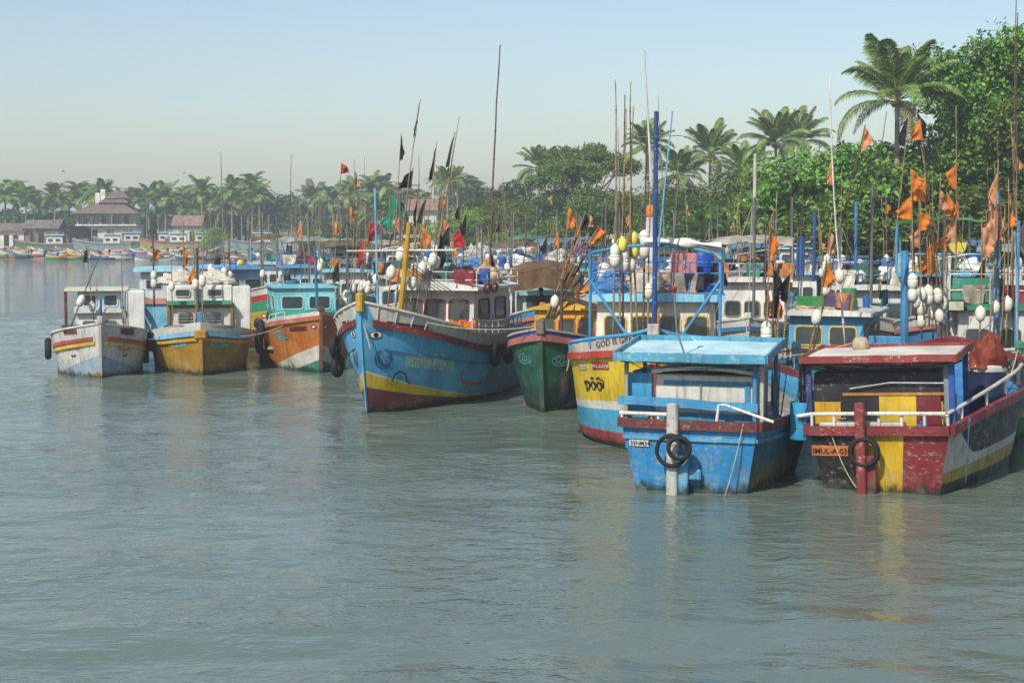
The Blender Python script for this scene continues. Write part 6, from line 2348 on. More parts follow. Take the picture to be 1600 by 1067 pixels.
    ('X4', 1172, 88, 10, 'yellow', '#cfcdc6', '#8fb0c0', '#c4c4bc', 'yellow hulled boat left of the blue drum boat', 'yellow boat left of the blue drums', dict(seed=45, heaps=(('orange net', .8, .2, .8), ('white net', 2.1, -.3, .8)), second='#cfcdc6', floats=4)),
    ('X5', 1448, 93, 16, 'blue', '#c9c7be', '#c9c7be', '#c4c4bc', 'blue hulled boat below the almond trees behind the awning', 'blue boat below the almond trees', dict(seed=46, L=8, heaps=(('white net', .8, .2, .9),), floats=4)),
    ('W5', 648, 135, -4, 'white', '#cfcdc6', '#c4c4bc', '#c9c7be', 'white boat far back behind the red flag bundle', 'white boat behind the red flags', dict(seed=34, heaps=(('white net', .8, 0, 1.0),), floats=4)),
]
for (k, px, Y, az, hc, wall, roof, fr_, lab, desc, kw) in spec:
    RB[k] = raft_boat(px, Y, az, hc, wall, roof, fr_, lab, desc, **kw)

# brown awning on the boat behind the green bow, with the man under it
b5 = RB['L5']
aw = MB()


def awn(u, v):
    x = -1.6 - 4.2 * u
    y = -1.45 + 2.9 * v
    return (x, y, 4.35 - .10 * math.sin(u * 3.1 * 2) - .25 * (2 * v - 1) ** 2 + .03 * math.sin(v * 20 + u * 5) - .35 * (1 - u) * (1 if u < .2 else 0) * .6)


aw.grid(awn, 18, 14)
o = aw.build('brown_awning', cloth('brown_canvas', '#6a5236', .35, 2.0, through=.1), None, True, None)
o.matrix_world = b5.mat
tag(o, 'brown canvas awning stretched above the deck behind the green bow', 'awning')
dropm = MB().grid(lambda u, v: (-1.58 + .06 * math.sin(v * 25), -1.4 + 2.8 * v, 4.13 - .75 * u - .2 * (2 * v - 1) ** 2 + .04 * math.sin(v * 17)), 5, 18)
dropm.build('front_flap', _SIMPLE['brown_canvas'], o, True, None)
for sx in (-1.7, -5.6):
    for sy in (-1.35, 1.35):
        MB().tube([(sx, sy, 1.8), (sx, sy, 4.15)], .04, 6).build('awning_post', M_WPIPE, b5.e)


def person(loc, rz, shirt, trousers, cap, label):
    """standing figure, one skinned body"""
    J = {
        'pelvis': (0, 0, .95, .135), 'waist': (0.0, 0, 1.08, .125), 'chest': (.01, 0, 1.3, .15), 'neckb': (.0, 0, 1.46, .085), 'neck': (.02, 0, 1.53, .055), 'head': (.045, 0, 1.63, .085), 'crown': (.05, 0, 1.73, .075),
        'shl': (0, .17, 1.42, .07), 'ell': (.04, .24, 1.14, .05), 'wrl': (.2, .2, .95, .036), 'hal': (.27, .17, .92, .04), 'shr': (0, -.17, 1.42, .07), 'elr': (.05, -.25, 1.15, .05), 'wrr': (.22, -.16, 1.0, .036), 'har': (.29, -.12, .98, .04),
        'hil': (0, .1, .9, .1), 'knl': (.04, .11, .5, .07), 'anl': (-.02, .11, .09, .048), 'tol': (.14, .13, .04, .04), 'hir': (0, -.1, .9, .1), 'knr': (.03, -.11, .5, .07), 'anr': (-.03, -.11, .09, .048), 'tor': (.13, -.13, .04, .04),
    }
    E = [('pelvis', 'waist'), ('waist', 'chest'), ('chest', 'neckb'), ('neckb', 'neck'), ('neck', 'head'), ('head', 'crown'), ('neckb', 'shl'), ('shl', 'ell'), ('ell', 'wrl'), ('wrl', 'hal'), ('neckb', 'shr'), ('shr', 'elr'), ('elr', 'wrr'), ('wrr', 'har'),
         ('pelvis', 'hil'), ('hil', 'knl'), ('knl', 'anl'), ('anl', 'tol'), ('pelvis', 'hir'), ('hir', 'knr'), ('knr', 'anr'), ('anr', 'tor')]
    for sd, wr, ha in ((1, 'wrl', 'hal'), (-1, 'wrr', 'har')):
        for f in range(4):
            nm = 'f%d%s' % (f, ha)
            p = J[ha]
            J[nm] = (p[0] + .075 + .008 * (f in (1, 2)), p[1] + (f - 1.5) * .02, p[2] - .025, .009)
            E.append((ha, nm))
        p = J[wr]
        J['t' + ha] = (p[0] + .07, p[1] - sd * .05, p[2] + .01, .01)
        E.append((wr, 't' + ha))
    ks = list(J)
    me = bpy.data.meshes.new('body')
    me.from_pydata([J[k][:3] for k in ks], [(ks.index(a), ks.index(b_)) for a, b_ in E], [])
    ob = place(me, 'body')
    sk = ob.modifiers.new('skin', 'SKIN')
    lay = me.skin_vertices[0].data if me.skin_vertices else None
    if lay is None:
        me.skin_vertices.new() if hasattr(me.skin_vertices, 'new') else None
        lay = me.skin_vertices[0].data
    for i, k in enumerate(ks):
        lay[i].radius = (J[k][3], J[k][3])
        lay[i].use_root = (k == 'pelvis')
    ob.modifiers.new('sub', 'SUBSURF').levels = 1
    bpy.context.view_layer.update()
    m2 = bpy.data.meshes.new_from_object(ob.evaluated_get(bpy.context.evaluated_depsgraph_get()))
    bpy.data.objects.remove(ob)
    m2.materials.clear()
    for m in (simple('skin_tone', '#5a3c2c', .6, var=.1), shirt, trousers):
        m2.materials.append(m)
    mi = []
    for p in m2.polygons:
        c = p.center
        r_ = 0
        if c.z < .98 and abs(c.x) < .2 and c.z > .1 and not (abs(c.y) > .2):
            r_ = 2
        elif c.z < 1.5 and c.z > .93 and abs(c.x) < .16:
            r_ = 1
        mi.append(r_)
    m2.polygons.foreach_set('material_index', np.array(mi, dtype=np.int32))
    m2.polygons.foreach_set('use_smooth', np.ones(len(mi), dtype=bool))
    e = empty('person', loc, rz)
    place(m2, 'body', e)
    cp = MB().lathe([(.105, -.02), (.112, .02), (.1, .07), (.06, .105), (.01, .115)], 14, (.045, 0, 1.72))
    cp.box((.17, 0, 1.715), (.12, .13, .015), bev=.005)
    cp.build('cap', cap, e, True)
    fc = MB()
    fc.lathe([(.012, -.01), (.02, 0), (.01, .02)], 6, (.135, 0, 1.64))
    for sy in (-1, 1):
        fc.lathe([(.01, -.006), (.012, 0), (.008, .006)], 6, (.125, sy * .03, 1.665))
        fc.lathe([(.01, -.02), (.016, 0), (.01, .02)], 6, (.045, sy * .09, 1.64))
    fc.build('face', simple('skin_tone', '#5a3c2c'), e, True)
    tag(e, label, 'person')


pw = b5.w((-4.6, -.2, b5.sheer(.5) - .45))
person(pw, b5.rz - 1.1, cloth('dark_shirt', '#241e22', .3), cloth('dark_trousers', '#2a2c34', .3), simple('black_cap', '#17171a', .8), 'person in a black cap and dark shirt standing under the brown awning')

# green awning on poles on the boat at the right
bR = RB['R']
ga = MB()
x0, x1, hw = bR.roof_rect
ga.grid(lambda u, v: (x1 - .1 + (x0 - x1 + .5) * u, (hw + .15) * (2 * v - 1), bR.roof_z + 1.75 + .22 * (1 - (2 * v - 1) ** 2) + .04 * math.sin(u * 19 + v * 7) + .03 * math.sin(v * 31)), 14, 16)
ga.build('awning', cloth('green_canvas', '#6a9a5a', .35, 2.0, through=.3), bR.e, True, None)
for sx in (x1 - .15, x0 + .5):
    for sy in (-hw, hw):
        MB().tube([(sx, sy, bR.roof_z), (sx, sy, bR.roof_z + 1.78)], .05, 6).build('awning_post', paint('#4a94b0', .6), bR.e, True)
# yellow round lid
MB().lathe([(.3, 0), (.32, .03), (.3, .06)], 16, (x1 - 1.0, .35, bR.roof_z + 1.0), rm=Matrix.Rotation(math.pi / 2, 3, 'Y')).build('round_lid', simple('yellow_lid', '#c9b44a', .5), bR.e, True)
# extra gear on the blue cabin boat P and rails boat S
bP = RB['P']
for k in range(2):
    o = MB().box((0, 0, .35), (.06, 1.0, .75), bev=.01).build('blue_board', paint('#4f9fd0', .8), None)
    o.matrix_world = bP.mat @ Matrix.Translation((-4.1 - .3 * k, 1.85, 1.6 + .2 * k)) @ Matrix.Rotation(.2, 4, 'Y')
    tag(o, ('sky blue board leaning at the right of the blue cabin', 'upper sky blue board behind the leaning one')[k], 'board', 'blue boards')
bQ = RB['Q']
for k, z in enumerate((0.12, .5)):
    MB().box((bQ.roof_rect[1] - .12, -.9, bQ.roof_z + z + .17), (.03, 1.5, .33), bev=.006).build('rail_panel', paint('#2f8a70', .7), bQ.e)
MB().box((bQ.roof_rect[1] + .02, .95, bQ.roof_z - .04), (.03, .42, .2)).build('name_plate', paint('#d0d0c8', .3), bQ.e)
mb = MB()
vs, fs = text_geo('60', .18, .02)
mb.v = [(bQ.roof_rect[1] + .045, .84 + x_, bQ.roof_z - .1 + y_) for x_, y_ in vs]
mb.f = [tuple(f) for f in fs]
mb.m = [0] * len(fs)
mb.build('lettering', M_LETTER_K, bQ.e)
crate(bP.w((-5.4, -.4, bP.roof_z + .01)), '#3f9a50', 'bright green crate on the roof of the blue cabin', (1.2, .8, .45), .3)
solar = MB().box((0, 0, 0), (1.2, .9, .05), bev=.01)
o = solar.build('solar_panel', simple('solar_cells', '#2a3444', .2, var=.1), None)
o.matrix_world = RB['L13'].mat @ Matrix.Translation((-5.2, .4, RB['L13'].roof_z + 1.0)) @ Matrix.Rotation(-.6, 4, 'X')
for k in range(5):
    MB().box((-.55 + .275 * k, 0, .028), (.015, .86, .01)).build('frame_bar', M_STEEL, o)
tag(o, 'tilted dark solar panel raised above the back row of boats', 'solar panel')
lamp = MB().box((0, 0, 0), (.12, .5, .34), bev=.02).build('flood_lamp', M_BLACK, None)
lamp.matrix_world = RB['Q'].mat @ Matrix.Translation((-2.9, -1.55, 3.6))
MB().box((.065, 0, 0), (.01, .42, .26)).build('lens', simple('lamp_lens', '#a8a890', .2), lamp)
tag(lamp, 'rectangular black flood lamp at the left end of the green roof edge', 'flood lamp')

# ================================================================== POLES, FLAGS AND FLOATS
ORANGE = lambda f, h=.9, w=.55: ('orange', f, h, w)


def pole(px0, py0, px1, py1, Y, label, flags=(), floats=(), r=.03, grp=None, mat=None, fsize=1.0, dY=0.0, seed=None):
    a = at(px0, py0, Y)
    b = at(px1, py1, Y + dY)
    pole.n += 1
    return marker_pole(a, b, label, flags, floats, grp, r, mat, seed=seed if seed is not None else pole.n, fsize=fsize)


pole.n = 0
M_WHITEP = paint('#cfcdc6', .6)
M_GREYP = simple('grey_pole', '#77746c', .6, var=.35)

# white boat at the left
pole(110, 512, 161, 388, 69, 'dark slanting pole leaning over the weathered white boat', (), [(.34, 'w')], .03, mat=M_BAMBOOD)
pole(147, 500, 137, 385, 69.5, 'thin pole with a small black flag on the weathered white boat', [('black', .98, .75, .3)], [(.18, 'w')], .025)
pole(192, 505, 190, 392, 70, 'grey pole at the right side of the weathered white boat', (), (), .03, mat=M_GREYP)
pole(150, 470, 152, 432, 70, 'short forked stick on the roof of the weathered white boat', (), (), .02)
# golden boat
pole(307, 505, 300, 360, 71, 'brown pole at the left of the golden boat mast', [('orange', .62, .7, .35)], [(.42, 'w')], .035)
pole(352, 505, 345, 237, 74, 'very tall thin pole at the right of the golden boat', (), [(.3, 'w')], .035, mat=M_GREYP)
pole(316, 500, 318, 330, 71, 'tall slim pole beside the golden boat mast', (), [(.36, 'w')], .03)
pole(270, 500, 268, 395, 71, 'short pole at the left of the golden boat cabin', (), [(.5, 'w')], .03)
pole(241, 480, 238, 330, 79, 'pole with an orange flag behind the golden boat', [('orange', .62, .7, .4)], [(.25, 'w'), (.33, 'w')], .05)
pole(286, 470, 286, 345, 80, 'brown pole wrapped in orange cloth behind the golden boat', [('orange', .7, 1.0, .4), ('orange', .45, .8, .3)], (), .05)
pole(329, 450, 330, 300, 84, 'slim pole behind the golden boat roof', (), [(.2, 'w')], .03)
pole(360, 450, 357, 360, 84, 'brown pole with stacked floats right of the golden boat roof', (), [(.1, 'w'), (.16, 'w'), (.22, 'w')], .05)
pole(409, 470, 410, 330, 84, 'yellowish pole of the striped boat left of the orange bow', (), [(.3, 'w')], .05)
pole(441, 490, 442, 400, 73, 'plain pole at the left of the turquoise cabin', (), (), .03, mat=M_GREYP)
pole(473, 485, 471, 360, 76, 'thin pole with a small red flag above the turquoise cabin', [('red', .78, .6, .3)], (), .025)
# behind the orange bow
pole(520, 500, 534, 253, 78, 'tall slim pole carrying a small red and white flag', [('white and red', .99, .42, .38)], [(.12, 'w'), (.18, 'w')], .035)
pole(531, 500, 530, 405, 75, 'pole with a black flag right of the turquoise cabin', [('black', .98, .8, .35)], [(.15, 'w'), (.3, 'w')], .03)
pole(540, 500, 545, 360, 75, 'bamboo pole with three floats right of the turquoise cabin', (), [(.12, 'w'), (.2, 'w'), (.28, 'w')], .035)
pole(548, 490, 560, 330, 76, 'leaning bamboo pole behind the orange bow', (), [(.25, 'w')], .03)
for k, (bx, tx, ty) in enumerate([(560, 578, 345), (565, 587, 350), (570, 594, 347), (562, 571, 372), (572, 585, 380)]):
    pole(bx, 470, tx, ty, 82, 'slanted stick with a limp red flag in the red flag bundle', [('red', .99, .9, .5)], [(.2, 'w')], .025, 'red flag sticks in the bundle left of the yellow mast')
for k, (bx, by, tx, ty) in enumerate([(603, 470, 609, 305), (606, 470, 617, 325)]):
    pole(bx, by, tx, ty, 80, ('pole with a sea green flag left of the yellow mast', 'shorter pole with a sea green flag behind the yellow mast')[k], [('green', .99, 1.0, .9)], [(.2, 'w')], .03)
pole(500, 450, 478, 395, 84, 'slanted stick with a faded red flag above the turquoise cabin', [('red', .99, .7, .4)], (), .025)
# bow of the large light blue boat
for k, (bx, by, tx, ty, fl, fo, lab) in enumerate([
    (605, 488, 627, 207, [('black', .99, 1.1, .15)], [(.22, 'w')], 'tall pole with a thin black tip pennant left of the yellow mast top'),
    (618, 488, 657, 155, [('black', .99, 1.5, .25)], [(.27, 'w')], 'very tall leaning pole with a long black pennant'),
    (628, 488, 645, 262, [('black', .98, .6, .6)], [(.22, 'w'), (.26, 'y')], 'pole with a small square black flag and a yellow float'),
    (640, 490, 654, 290, [('black', .99, 1.3, .2)], [(.24, 'w')], 'pole with a furled black flag in front of the white cabin'),
    (650, 490, 683, 220, [('black', .97, 1.0, .2)], [(.26, 'w')], 'slim leaning pole with a black tip above the red roofed house'),
    (662, 492, 711, 206, [('black', .98, 1.0, .25)], [(.3, 'w')], 'tall leaning pole with a black flag right of the red roofed house'),
    (668, 495, 718, 182, [('black', .42, 1.2, .35)], [(.27, 'w')], 'tallest leaning pole with a black flag halfway up'),
    (632, 488, 668, 305, [('black', .98, 1.1, .4)], [(.3, 'w')], 'pole with a broad black flag above the white cabin'),
]):
    pole(bx, by, tx, ty, 57.5 + .25 * k, lab, fl, fo, .03, dY=1.0)
pole(764, 470, 781, 70, 74, 'extremely tall bamboo rod rising alone into the sky', [('black', .19, .9, .4)], (), .06)
for k, (bx, tx, ty, c) in enumerate([(622, 628, 370, 'orange'), (690, 694, 340, 'orange'), (700, 703, 345, 'pink'), (712, 705, 372, 'orange'), (655, 660, 352, 'orange'), (720, 730, 330, 'black'), (735, 722, 355, 'red')]):
    pole(bx, 450, tx, ty, 79, 'bamboo pole with a %s flag, %s of the poles behind the white cabin roof' % (c, ('leftmost', 'third', 'fourth', 'fifth', 'second', 'sixth', 'last')[k]), [(c, .97, .9, .45)], [(.2, 'w')], .03)
# green bow bundle, tied and leaning right
for k, (bx, tx, ty, c, f) in enumerate([(852, 905, 372, 'orange', .96), (856, 912, 345, 'orange', .99), (858, 922, 362, 'pink', .97), (860, 936, 352, 'orange', .99), (862, 918, 395, 'black', .95), (857, 900, 410, 'black', .9), (864, 928, 402, 'black', .9), (866, 935, 420, 'orange', .85), (854, 915, 330, 'black', .98), (868, 924, 425, 'orange', .8)]):
    pole(bx, 498, tx, ty, 56.5 + .1 * k, 'leaning bamboo pole with %s flag in the bundle over the green bow' % ('an orange' if c == 'orange' else 'a ' + c), [(c, f, .85, .42)], (), .025, 'flag poles leaning over the green bow')
pole(866, 500, 872, 405, 56.5, 'upright dark pole with a white float at the green bow', (), [(.3, 'w')], .04)
# float poles in front of the yellow boat
for k, (bx, tx, ty, fl, fo, lab) in enumerate([
    (957, 962, 125, (), [(.33, 'w'), (.36, 'w')], 'tall straight pole with paired white floats, leftmost of the float poles'),
    (967, 979, 170, (), [(.43, 'y')], 'tall pole with a high yellow float left of the blue mast'),
    (973, 976, 148, (), [(.33, 'w'), (.36, 'w')], 'tall thin pole with two white floats second from the left'),
    (988, 990, 165, (), [(.34, 'w')], 'straight pole with a single white float before the blue mast'),
    (998, 985, 128, (), [(.36, 'y'), (.41, 'y')], 'pole with two yellow floats before the blue mast'),
    (1004, 1011, 182, (), [(.42, 'w'), (.47, 'w')], 'pole with a pair of high white floats nearest the blue mast'),
    (1012, 1016, 300, (), [(.36, 'w')], 'shorter pole with a white float beside the blue mast'),
    (1030, 1030, 480, [('orange', .99, .9, .4)], (), 'short stick with a furled orange flag on the bow of the yellow hulled boat'),
]):
    pole(bx, 542, tx, ty, 46.8 + .15 * k, lab, fl, fo, .035, fsize=1.0)
for k, (bx, tx, ty) in enumerate([(968, 966, 200), (1020, 1022, 230), (1046, 1060, 250), (1056, 1052, 330), (1040, 1028, 150)]):
    pole(bx, 450, tx, ty, 70 + k, 'plain thin rod standing behind the blue mast frame', (), (), .03, 'thin rods behind the mast frame', M_GREYP)
# cluster between the yellow boat and the blue pipe rails
for k, (bx, tx, ty, fl, fo, lab) in enumerate([
    (1196, 1203, 345, [('orange', .97, 1.0, .35)], [(.1, 'w'), (.17, 'w')], 'pole with a furled orange flag and low white floats right of the blue barrel'),
    (1205, 1208, 395, [('black', .85, 1.1, .4)], (), 'pole with a long drooping black flag right of the blue barrel'),
    (1214, 1220, 420, [('black', .95, 1.1, .3)], (), 'short pole with a hanging black cloth beside the drooping black flag'),
    (1222, 1236, 425, [('black', .98, 1.0, .4)], (), 'bamboo stick with a black flag left of the orange flag'),
    (1198, 1196, 330, [('orange', .5, .8, .3)], [(.12, 'w'), (.2, 'w')], 'slim pole with an orange flag halfway down beside the blue barrel'),
    (1212, 1214, 300, [('orange', .4, .8, .3)], (), 'slim tall pole with a low orange flag beside the blue barrel'),
]):
    pole(bx, 562, tx, ty, 47.5 + .2 * k, lab, fl, fo, .03)
# right of the middle
pole(1262, 560, 1292, 400, 49, 'slanted bamboo with an orange flag and one white float over the blue cabin', [('orange', .96, .95, .5)], [(.4, 'w')], .03)
pole(1268, 560, 1352, 195, 51, 'long bamboo leaning right with a pale orange tip flag', [('pale orange', .99, .7, .25)], [(.3, 'w')], .035)
pole(1322, 552, 1296, 118, 50, 'white rod rising very high left of the orange flag cluster', [('pale orange', .7, .8, .2)], [(.28, 'w')], .035, mat=M_WHITEP)
pole(1285, 480, 1300, 330, 66, 'pole with a pale orange flag and a pair of floats above the pipe rails', [('pale orange', .8, .9, .3)], [(.42, 'w'), (.5, 'w')], .035)
pole(1355, 440, 1385, 175, 70, 'thin leaning rod crossing in front of the almond tree', (), (), .03)
pole(1395, 420, 1420, 180, 66, 'dark rod with a black flag left of the topmost orange flag', [('black', .99, 1.5, .7)], (), .035)
ORD = ('first', 'second', 'third', 'fourth', 'fifth', 'sixth', 'seventh', 'eighth', 'ninth', 'tenth', 'eleventh', 'twelfth', 'thirteenth', 'fourteenth')
RC = [(1425, 430, 1423, 262, 'orange', .99, .9), (1432, 440, 1426, 300, 'orange', .97, .9), (1444, 440, 1436, 300, 'orange', .85, .9), (1452, 450, 1445, 270, 'orange', .97, .9), (1472, 480, 1438, 182, 'orange', .99, 1.2),
      (1485, 490, 1432, 170, 'black', .99, 1.2), (1462, 460, 1470, 270, 'pale orange', .9, 1.0), (1470, 460, 1480, 290, 'orange', .96, 1.0), (1494, 560, 1494, 165, 'orange', .80, 1.1), (1490, 500, 1496, 235, 'pale orange', .7, 1.1),
      (1478, 520, 1450, 290, 'orange', .7, 1.2), (1458, 470, 1452, 320, 'orange', .8, 1.2), (1440, 470, 1438, 310, 'pale orange', .8, .9), (1482, 520, 1476, 330, 'orange', .85, .9)]
for k, (bx, by, tx, ty, c, f, h) in enumerate(RC):
    pole(bx, by + 60, tx, ty, 50.5 + .15 * k, 'bamboo pole with %s flag in the right cluster, tip %s from the left' % ({'orange': 'a bright orange', 'black': 'a black', 'pale orange': 'a faded orange'}[c], ORD[sorted(q[2] + q[3] * .001 for q in RC).index(tx + ty * .001)]), [(c, f, h * .72, .45)], [(.13 + .02 * (k % 4), 'w'), (.22, 'w')] if k % 3 != 2 else [(.2, 'w')], .028, 'orange flag poles clustered at the right', fsize=1.05)
# right edge
for k, (bx, tx, ty, c) in enumerate([(1530, 1534, 340, 'pale orange'), (1545, 1560, 250, 'pale orange'), (1552, 1562, 300, 'pale orange'), (1562, 1570, 320, 'pale orange'), (1572, 1576, 280, 'orange'), (1583, 1588, -10, None), (1594, 1590, 20, None), (1590, 1580, 190, 'pale orange'), (1568, 1558, 210, None), (1540, 1540, 392, 'black'), (1600, 1604, 330, 'pale orange')]):
    pole(bx, 540, tx, ty, 49 + .2 * k, {None: 'very tall bare rod at the right edge', 'orange': 'pole with a brighter orange flag among the faded ones at the right edge', 'pale orange': 'pole with a faded orange flag at the right edge', 'black': 'pole with a black flag over the black barrel'}[c], [(c, .93, 1.0, .4)] if c else (), [(.25, 'w')] if k % 2 == 0 else (), .03, 'poles at the right edge' if c in ('pale orange', None) else None)
# blue and white upright posts of the boats at the right
for (px, y0, y1, Y, r, c, lab) in [(1412, 600, 392, 55, .13, '#3f86b8', 'thick blue post standing between the blue cabin and the flag cluster'), (1556, 560, 300, 50, .09, '#4f98c8', 'blue post rising above the green roof edge'), (1336, 480, 315, 70, .07, '#3a70a8', 'slim blue post behind the white sacks'),
                                     (1271, 440, 330, 76, .08, '#2f4f8a', 'dark blue post with a red top near the almond trees'), (1178, 420, 240, 88, .09, '#b9b7ae', 'thin white post with a fitting in front of the bank'), (1250, 430, 370, 78, .2, '#2f5a94', 'short thick blue funnel on a back boat')]:
    a, b_ = at(px, y0, Y), at(px + 2, y1, Y)
    o = MB().tube([(0, 0, 0), (b_ - a)], r, 8).build('deck_post', paint(c, .7), None, True, loc=tuple(a))
    tag(o, lab, 'post')
# thin rods and a few flags over the back rows
rr = random.Random(5)
for k in range(105):
    px = rr.uniform(440, 1600)
    Y = rr.uniform(72, 118)
    y0 = Zat(0, 1) * 0 + 350 + F * (6 - 3.0) / Y
    top = rr.choice([rr.uniform(300, 370), rr.uniform(240, 330)])
    c = rr.choice([None, None, None, 'orange', 'black', 'pale orange', None, None])
    zone = 'left of the yellow mast' if px < 620 else 'behind the white cabin with red windows' if px < 800 else 'behind the green bow' if px < 930 else 'behind the blue mast' if px < 1130 else 'behind the two sterns' if px < 1330 else 'at the right'
    pole(px, y0, px + rr.uniform(-10, 10), top, Y, {None: 'bare back row rod', 'orange': 'rod with a small orange flag', 'black': 'rod with a small black flag', 'pale orange': 'rod with a small faded flag'}[c] + ' ' + zone,
         [(c, rr.uniform(.7, .97), .9, .4)] if c else (), [(.25, 'w')] if rr.random() < .5 else (), .03, 'back row rods ' + zone)

# small gear lying about on the boats


def gear(b, seed, n=9):
    rnd = random.Random(seed * 31 + 7)
    x0, x1, hw = b.roof_rect
    for k in range(n):
        kind = rnd.choice(['jerry', 'wash', 'wash', 'coil', 'jerry', 'crate', 'float'])
        x, y = rnd.uniform(x0 + .3, x1 - .3), rnd.uniform(-.8, .8) * hw
        if kind == 'jerry':
            i = rnd.randrange(5)
            o = place(JERRY[i], 'jerrycan', None, tuple(b.w((x, y, b.roof_z + .02))), (0, 0, rnd.uniform(0, 6)))
            tag(o, '%s jerrycan on the %s' % (JERRYN[i], b.desc), 'jerrycan', 'jerrycans on the %s' % b.desc)
        elif kind == 'wash':
            i = rnd.randrange(8)
            sx = rnd.choice([x1 - .08, x1 - .08, x])
            yy = rnd.uniform(-.8, .8) * hw if sx > x1 - .1 else rnd.choice([-1, 1]) * (hw - .08)
            o = place(WASHM[i], 'hung_cloth', None, tuple(b.w((sx, yy, b.roof_z + .62))), (0, 0, b.rz + (0 if sx > x1 - .1 else math.pi / 2)), (1, rnd.uniform(.8, 1.5), rnd.uniform(.8, 1.15)))
            tag(o, '%s cloth hung on the rail of the %s' % (WASHN[i], b.desc), 'cloth', 'cloths hung on the %s' % b.desc)
        elif kind == 'coil':
            i = rnd.randrange(2)
            o = place(COILM[i], 'rope_coil', None, tuple(b.w((x, y, b.roof_z + .05))), (0, 0, rnd.uniform(0, 6)), (1.1, 1.1, 1.2))
            tag(o, '%s rope coil on the %s' % (('tan', 'blue')[i], b.desc), 'rope coil', 'rope coils on the %s' % b.desc)
        elif kind == 'crate':
            c = rnd.choice([('red', '#9a3a34'), ('blue', '#2f6a9a'), ('yellow', '#b89a3a'), ('grey', '#8a8a84')])
            crate(b.w((x, y, b.roof_z + .04)), c[1], '%s slatted crate on the %s' % (c[0], b.desc), rz=rnd.uniform(0, 3))['group'] = 'crates on the %s' % b.desc
        else:
            o = place(FLOAT_Y if rnd.random() < .35 else FLOAT_W[k % 2], 'net_float', None, tuple(b.w((x, y, b.roof_z + .2))), (rnd.uniform(0, 3), rnd.uniform(0, 3), 0), (1.2, 1.2, 1.2))
            tag(o, ('white' if o.data in FLOAT_W else 'yellow') + ' net float on the roof of the %s' % b.desc, 'float', 'floats on the %s' % b.desc)


for k, b_ in enumerate(list(RB.values())):
    if b_ is not RB['L5']:
        gear(b_, k, 11 if b_.e.location.y < 100 else 7)
gear(bC, 77, 9)
gear(bE, 78, 8)
gear(bF, 79, 3)
gear(bJ, 80, 4)

# ropes
rope(bG.w((-.3, 1.6, 1.5)), bF.w((-1.0, -1.3, 1.9)), .1, 'mooring rope between the golden bow and the orange bow', .02)
rope(bH.w((-1.5, 1.5, 1.5)), bG.w((-1.0, -1.6, 1.5)), .12, 'mooring rope between the white bow and the golden bow', .02)
rope(bF.w((-.2, 0, 2.55)), bF.w((-3.2, -1.8, 1.9)), .1, 'rope lying from the orange stem to its left rail', .018)
rope(bE.w((.3, 0, 3.1)), bE.w((.5, .35, 2.1)), .02, 'short rope hanging at the light blue stem', .02)
rope(bE.w((-1.2, 1.4, 2.9)), bD.w((.2, 0, 2.8)), .2, 'yellowish rope from the light blue boat to the green stem', .018)
rope(bC.w((-1.5, 0, 8.0)), bC.w((-8.5, 0, 4.4)), .1, 'thin stay from the blue mast to the cabin roof', .012)
rope(bQ.w((0.2, 0, 2.7)), bB.w((-4.0, -1.9, 1.8)), .3, 'pale mooring rope across to the striped boat at the right', .02)
rope(at(1530, 600, 43), at(1610, 606, 44), .05, 'blue grey rope at the right edge of the view', .018, M_ROPEB)

# ================================================================== FAR SHORE: BOATS, CANOES, BARRELS, BIRDS
FARC = {k: [('#%02x%02x%02x' % tuple(int(.5 * int(x[i:i + 2], 16) + .5 * 112) for i in (1, 3, 5))) for x in v] for k, v in HULLC.items()}  # hull colours mixed with mid grey: extra distance haze painted into the far boats


def far_boat(px, py, az, c, label, Y=None, L=11.0):
    Y = Y or Ywl(py)
    x = Xat(px, Y)
    z = max(0.0, land_z(x, Y) - .1)
    b = Boat('trawler', label, L, 3.2, 3.0, 1.9, 2.1, bow=(x, Y), az=az, full=.3, wl_full=.5, cb=.55, rake=.8, desc='', group='large boats drawn up at the far shore')
    b.e.location.z = z
    b.e.scale = (.9, .9, .85)
    h = FARC[c]
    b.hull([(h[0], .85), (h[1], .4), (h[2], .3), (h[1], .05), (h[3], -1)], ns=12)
    b.strake('gunwale', .86, .08, .16, '#8a5a54', n=8)
    b.wheelhouse(-L * .5, 3.2, 2.2, 1.9, 1.7, '#cfd2d0', None, '#b4ccd4', 3, '#7a8a90', over=.3, side_wins=2)
    b.roof_rail(.6, '#9fb0b4', 2)
    b.mast(-3.2, 0, 1.9, 7.5, .07, '#9a9a96')
    mb = MB()
    for k in range(5):
        mb.tube([(-L * .5 - .5 - .5 * k, -.8 + .4 * k, 3.7), (-L * .5 - .8 - .5 * k, -.8 + .4 * k, 6.0 + (k * 7 % 5) * .5)], .035, 4)
    mb.build('rod_rack', M_GREYP, b.e)
    return b


for k, (px, Y, az, c, lab) in enumerate([
    (28, 306, 78, 'green', 'green and yellow boat drawn up at the left of the far shore'), (118, 304, 82, 'sky', 'sky blue boat drawn up below the villa'), (150, 312, 76, 'teal', 'teal boat behind the sky blue one below the villa'),
    (222, 302, 84, 'yellow', 'yellow and blue boat drawn up right of the villa'), (262, 308, 78, 'blue', 'blue boat drawn up behind the bright bush'), (205, 314, 80, 'white', 'white boat farthest back below the villa'),
    (352, 300, 80, 'sky', 'sky blue boat drawn up right of the bright bush'), (395, 305, 84, 'white', 'white boat drawn up under the tall far palms'), (430, 298, 78, 'teal', 'teal boat at the end of the far row'), (500, 290, 80, 'white', 'white boat far behind the sandy spit'), (560, 285, 78, 'blue', 'blue boat far behind the turquoise cabin')]):
    far_boat(px, Y, az, c, lab, Y)


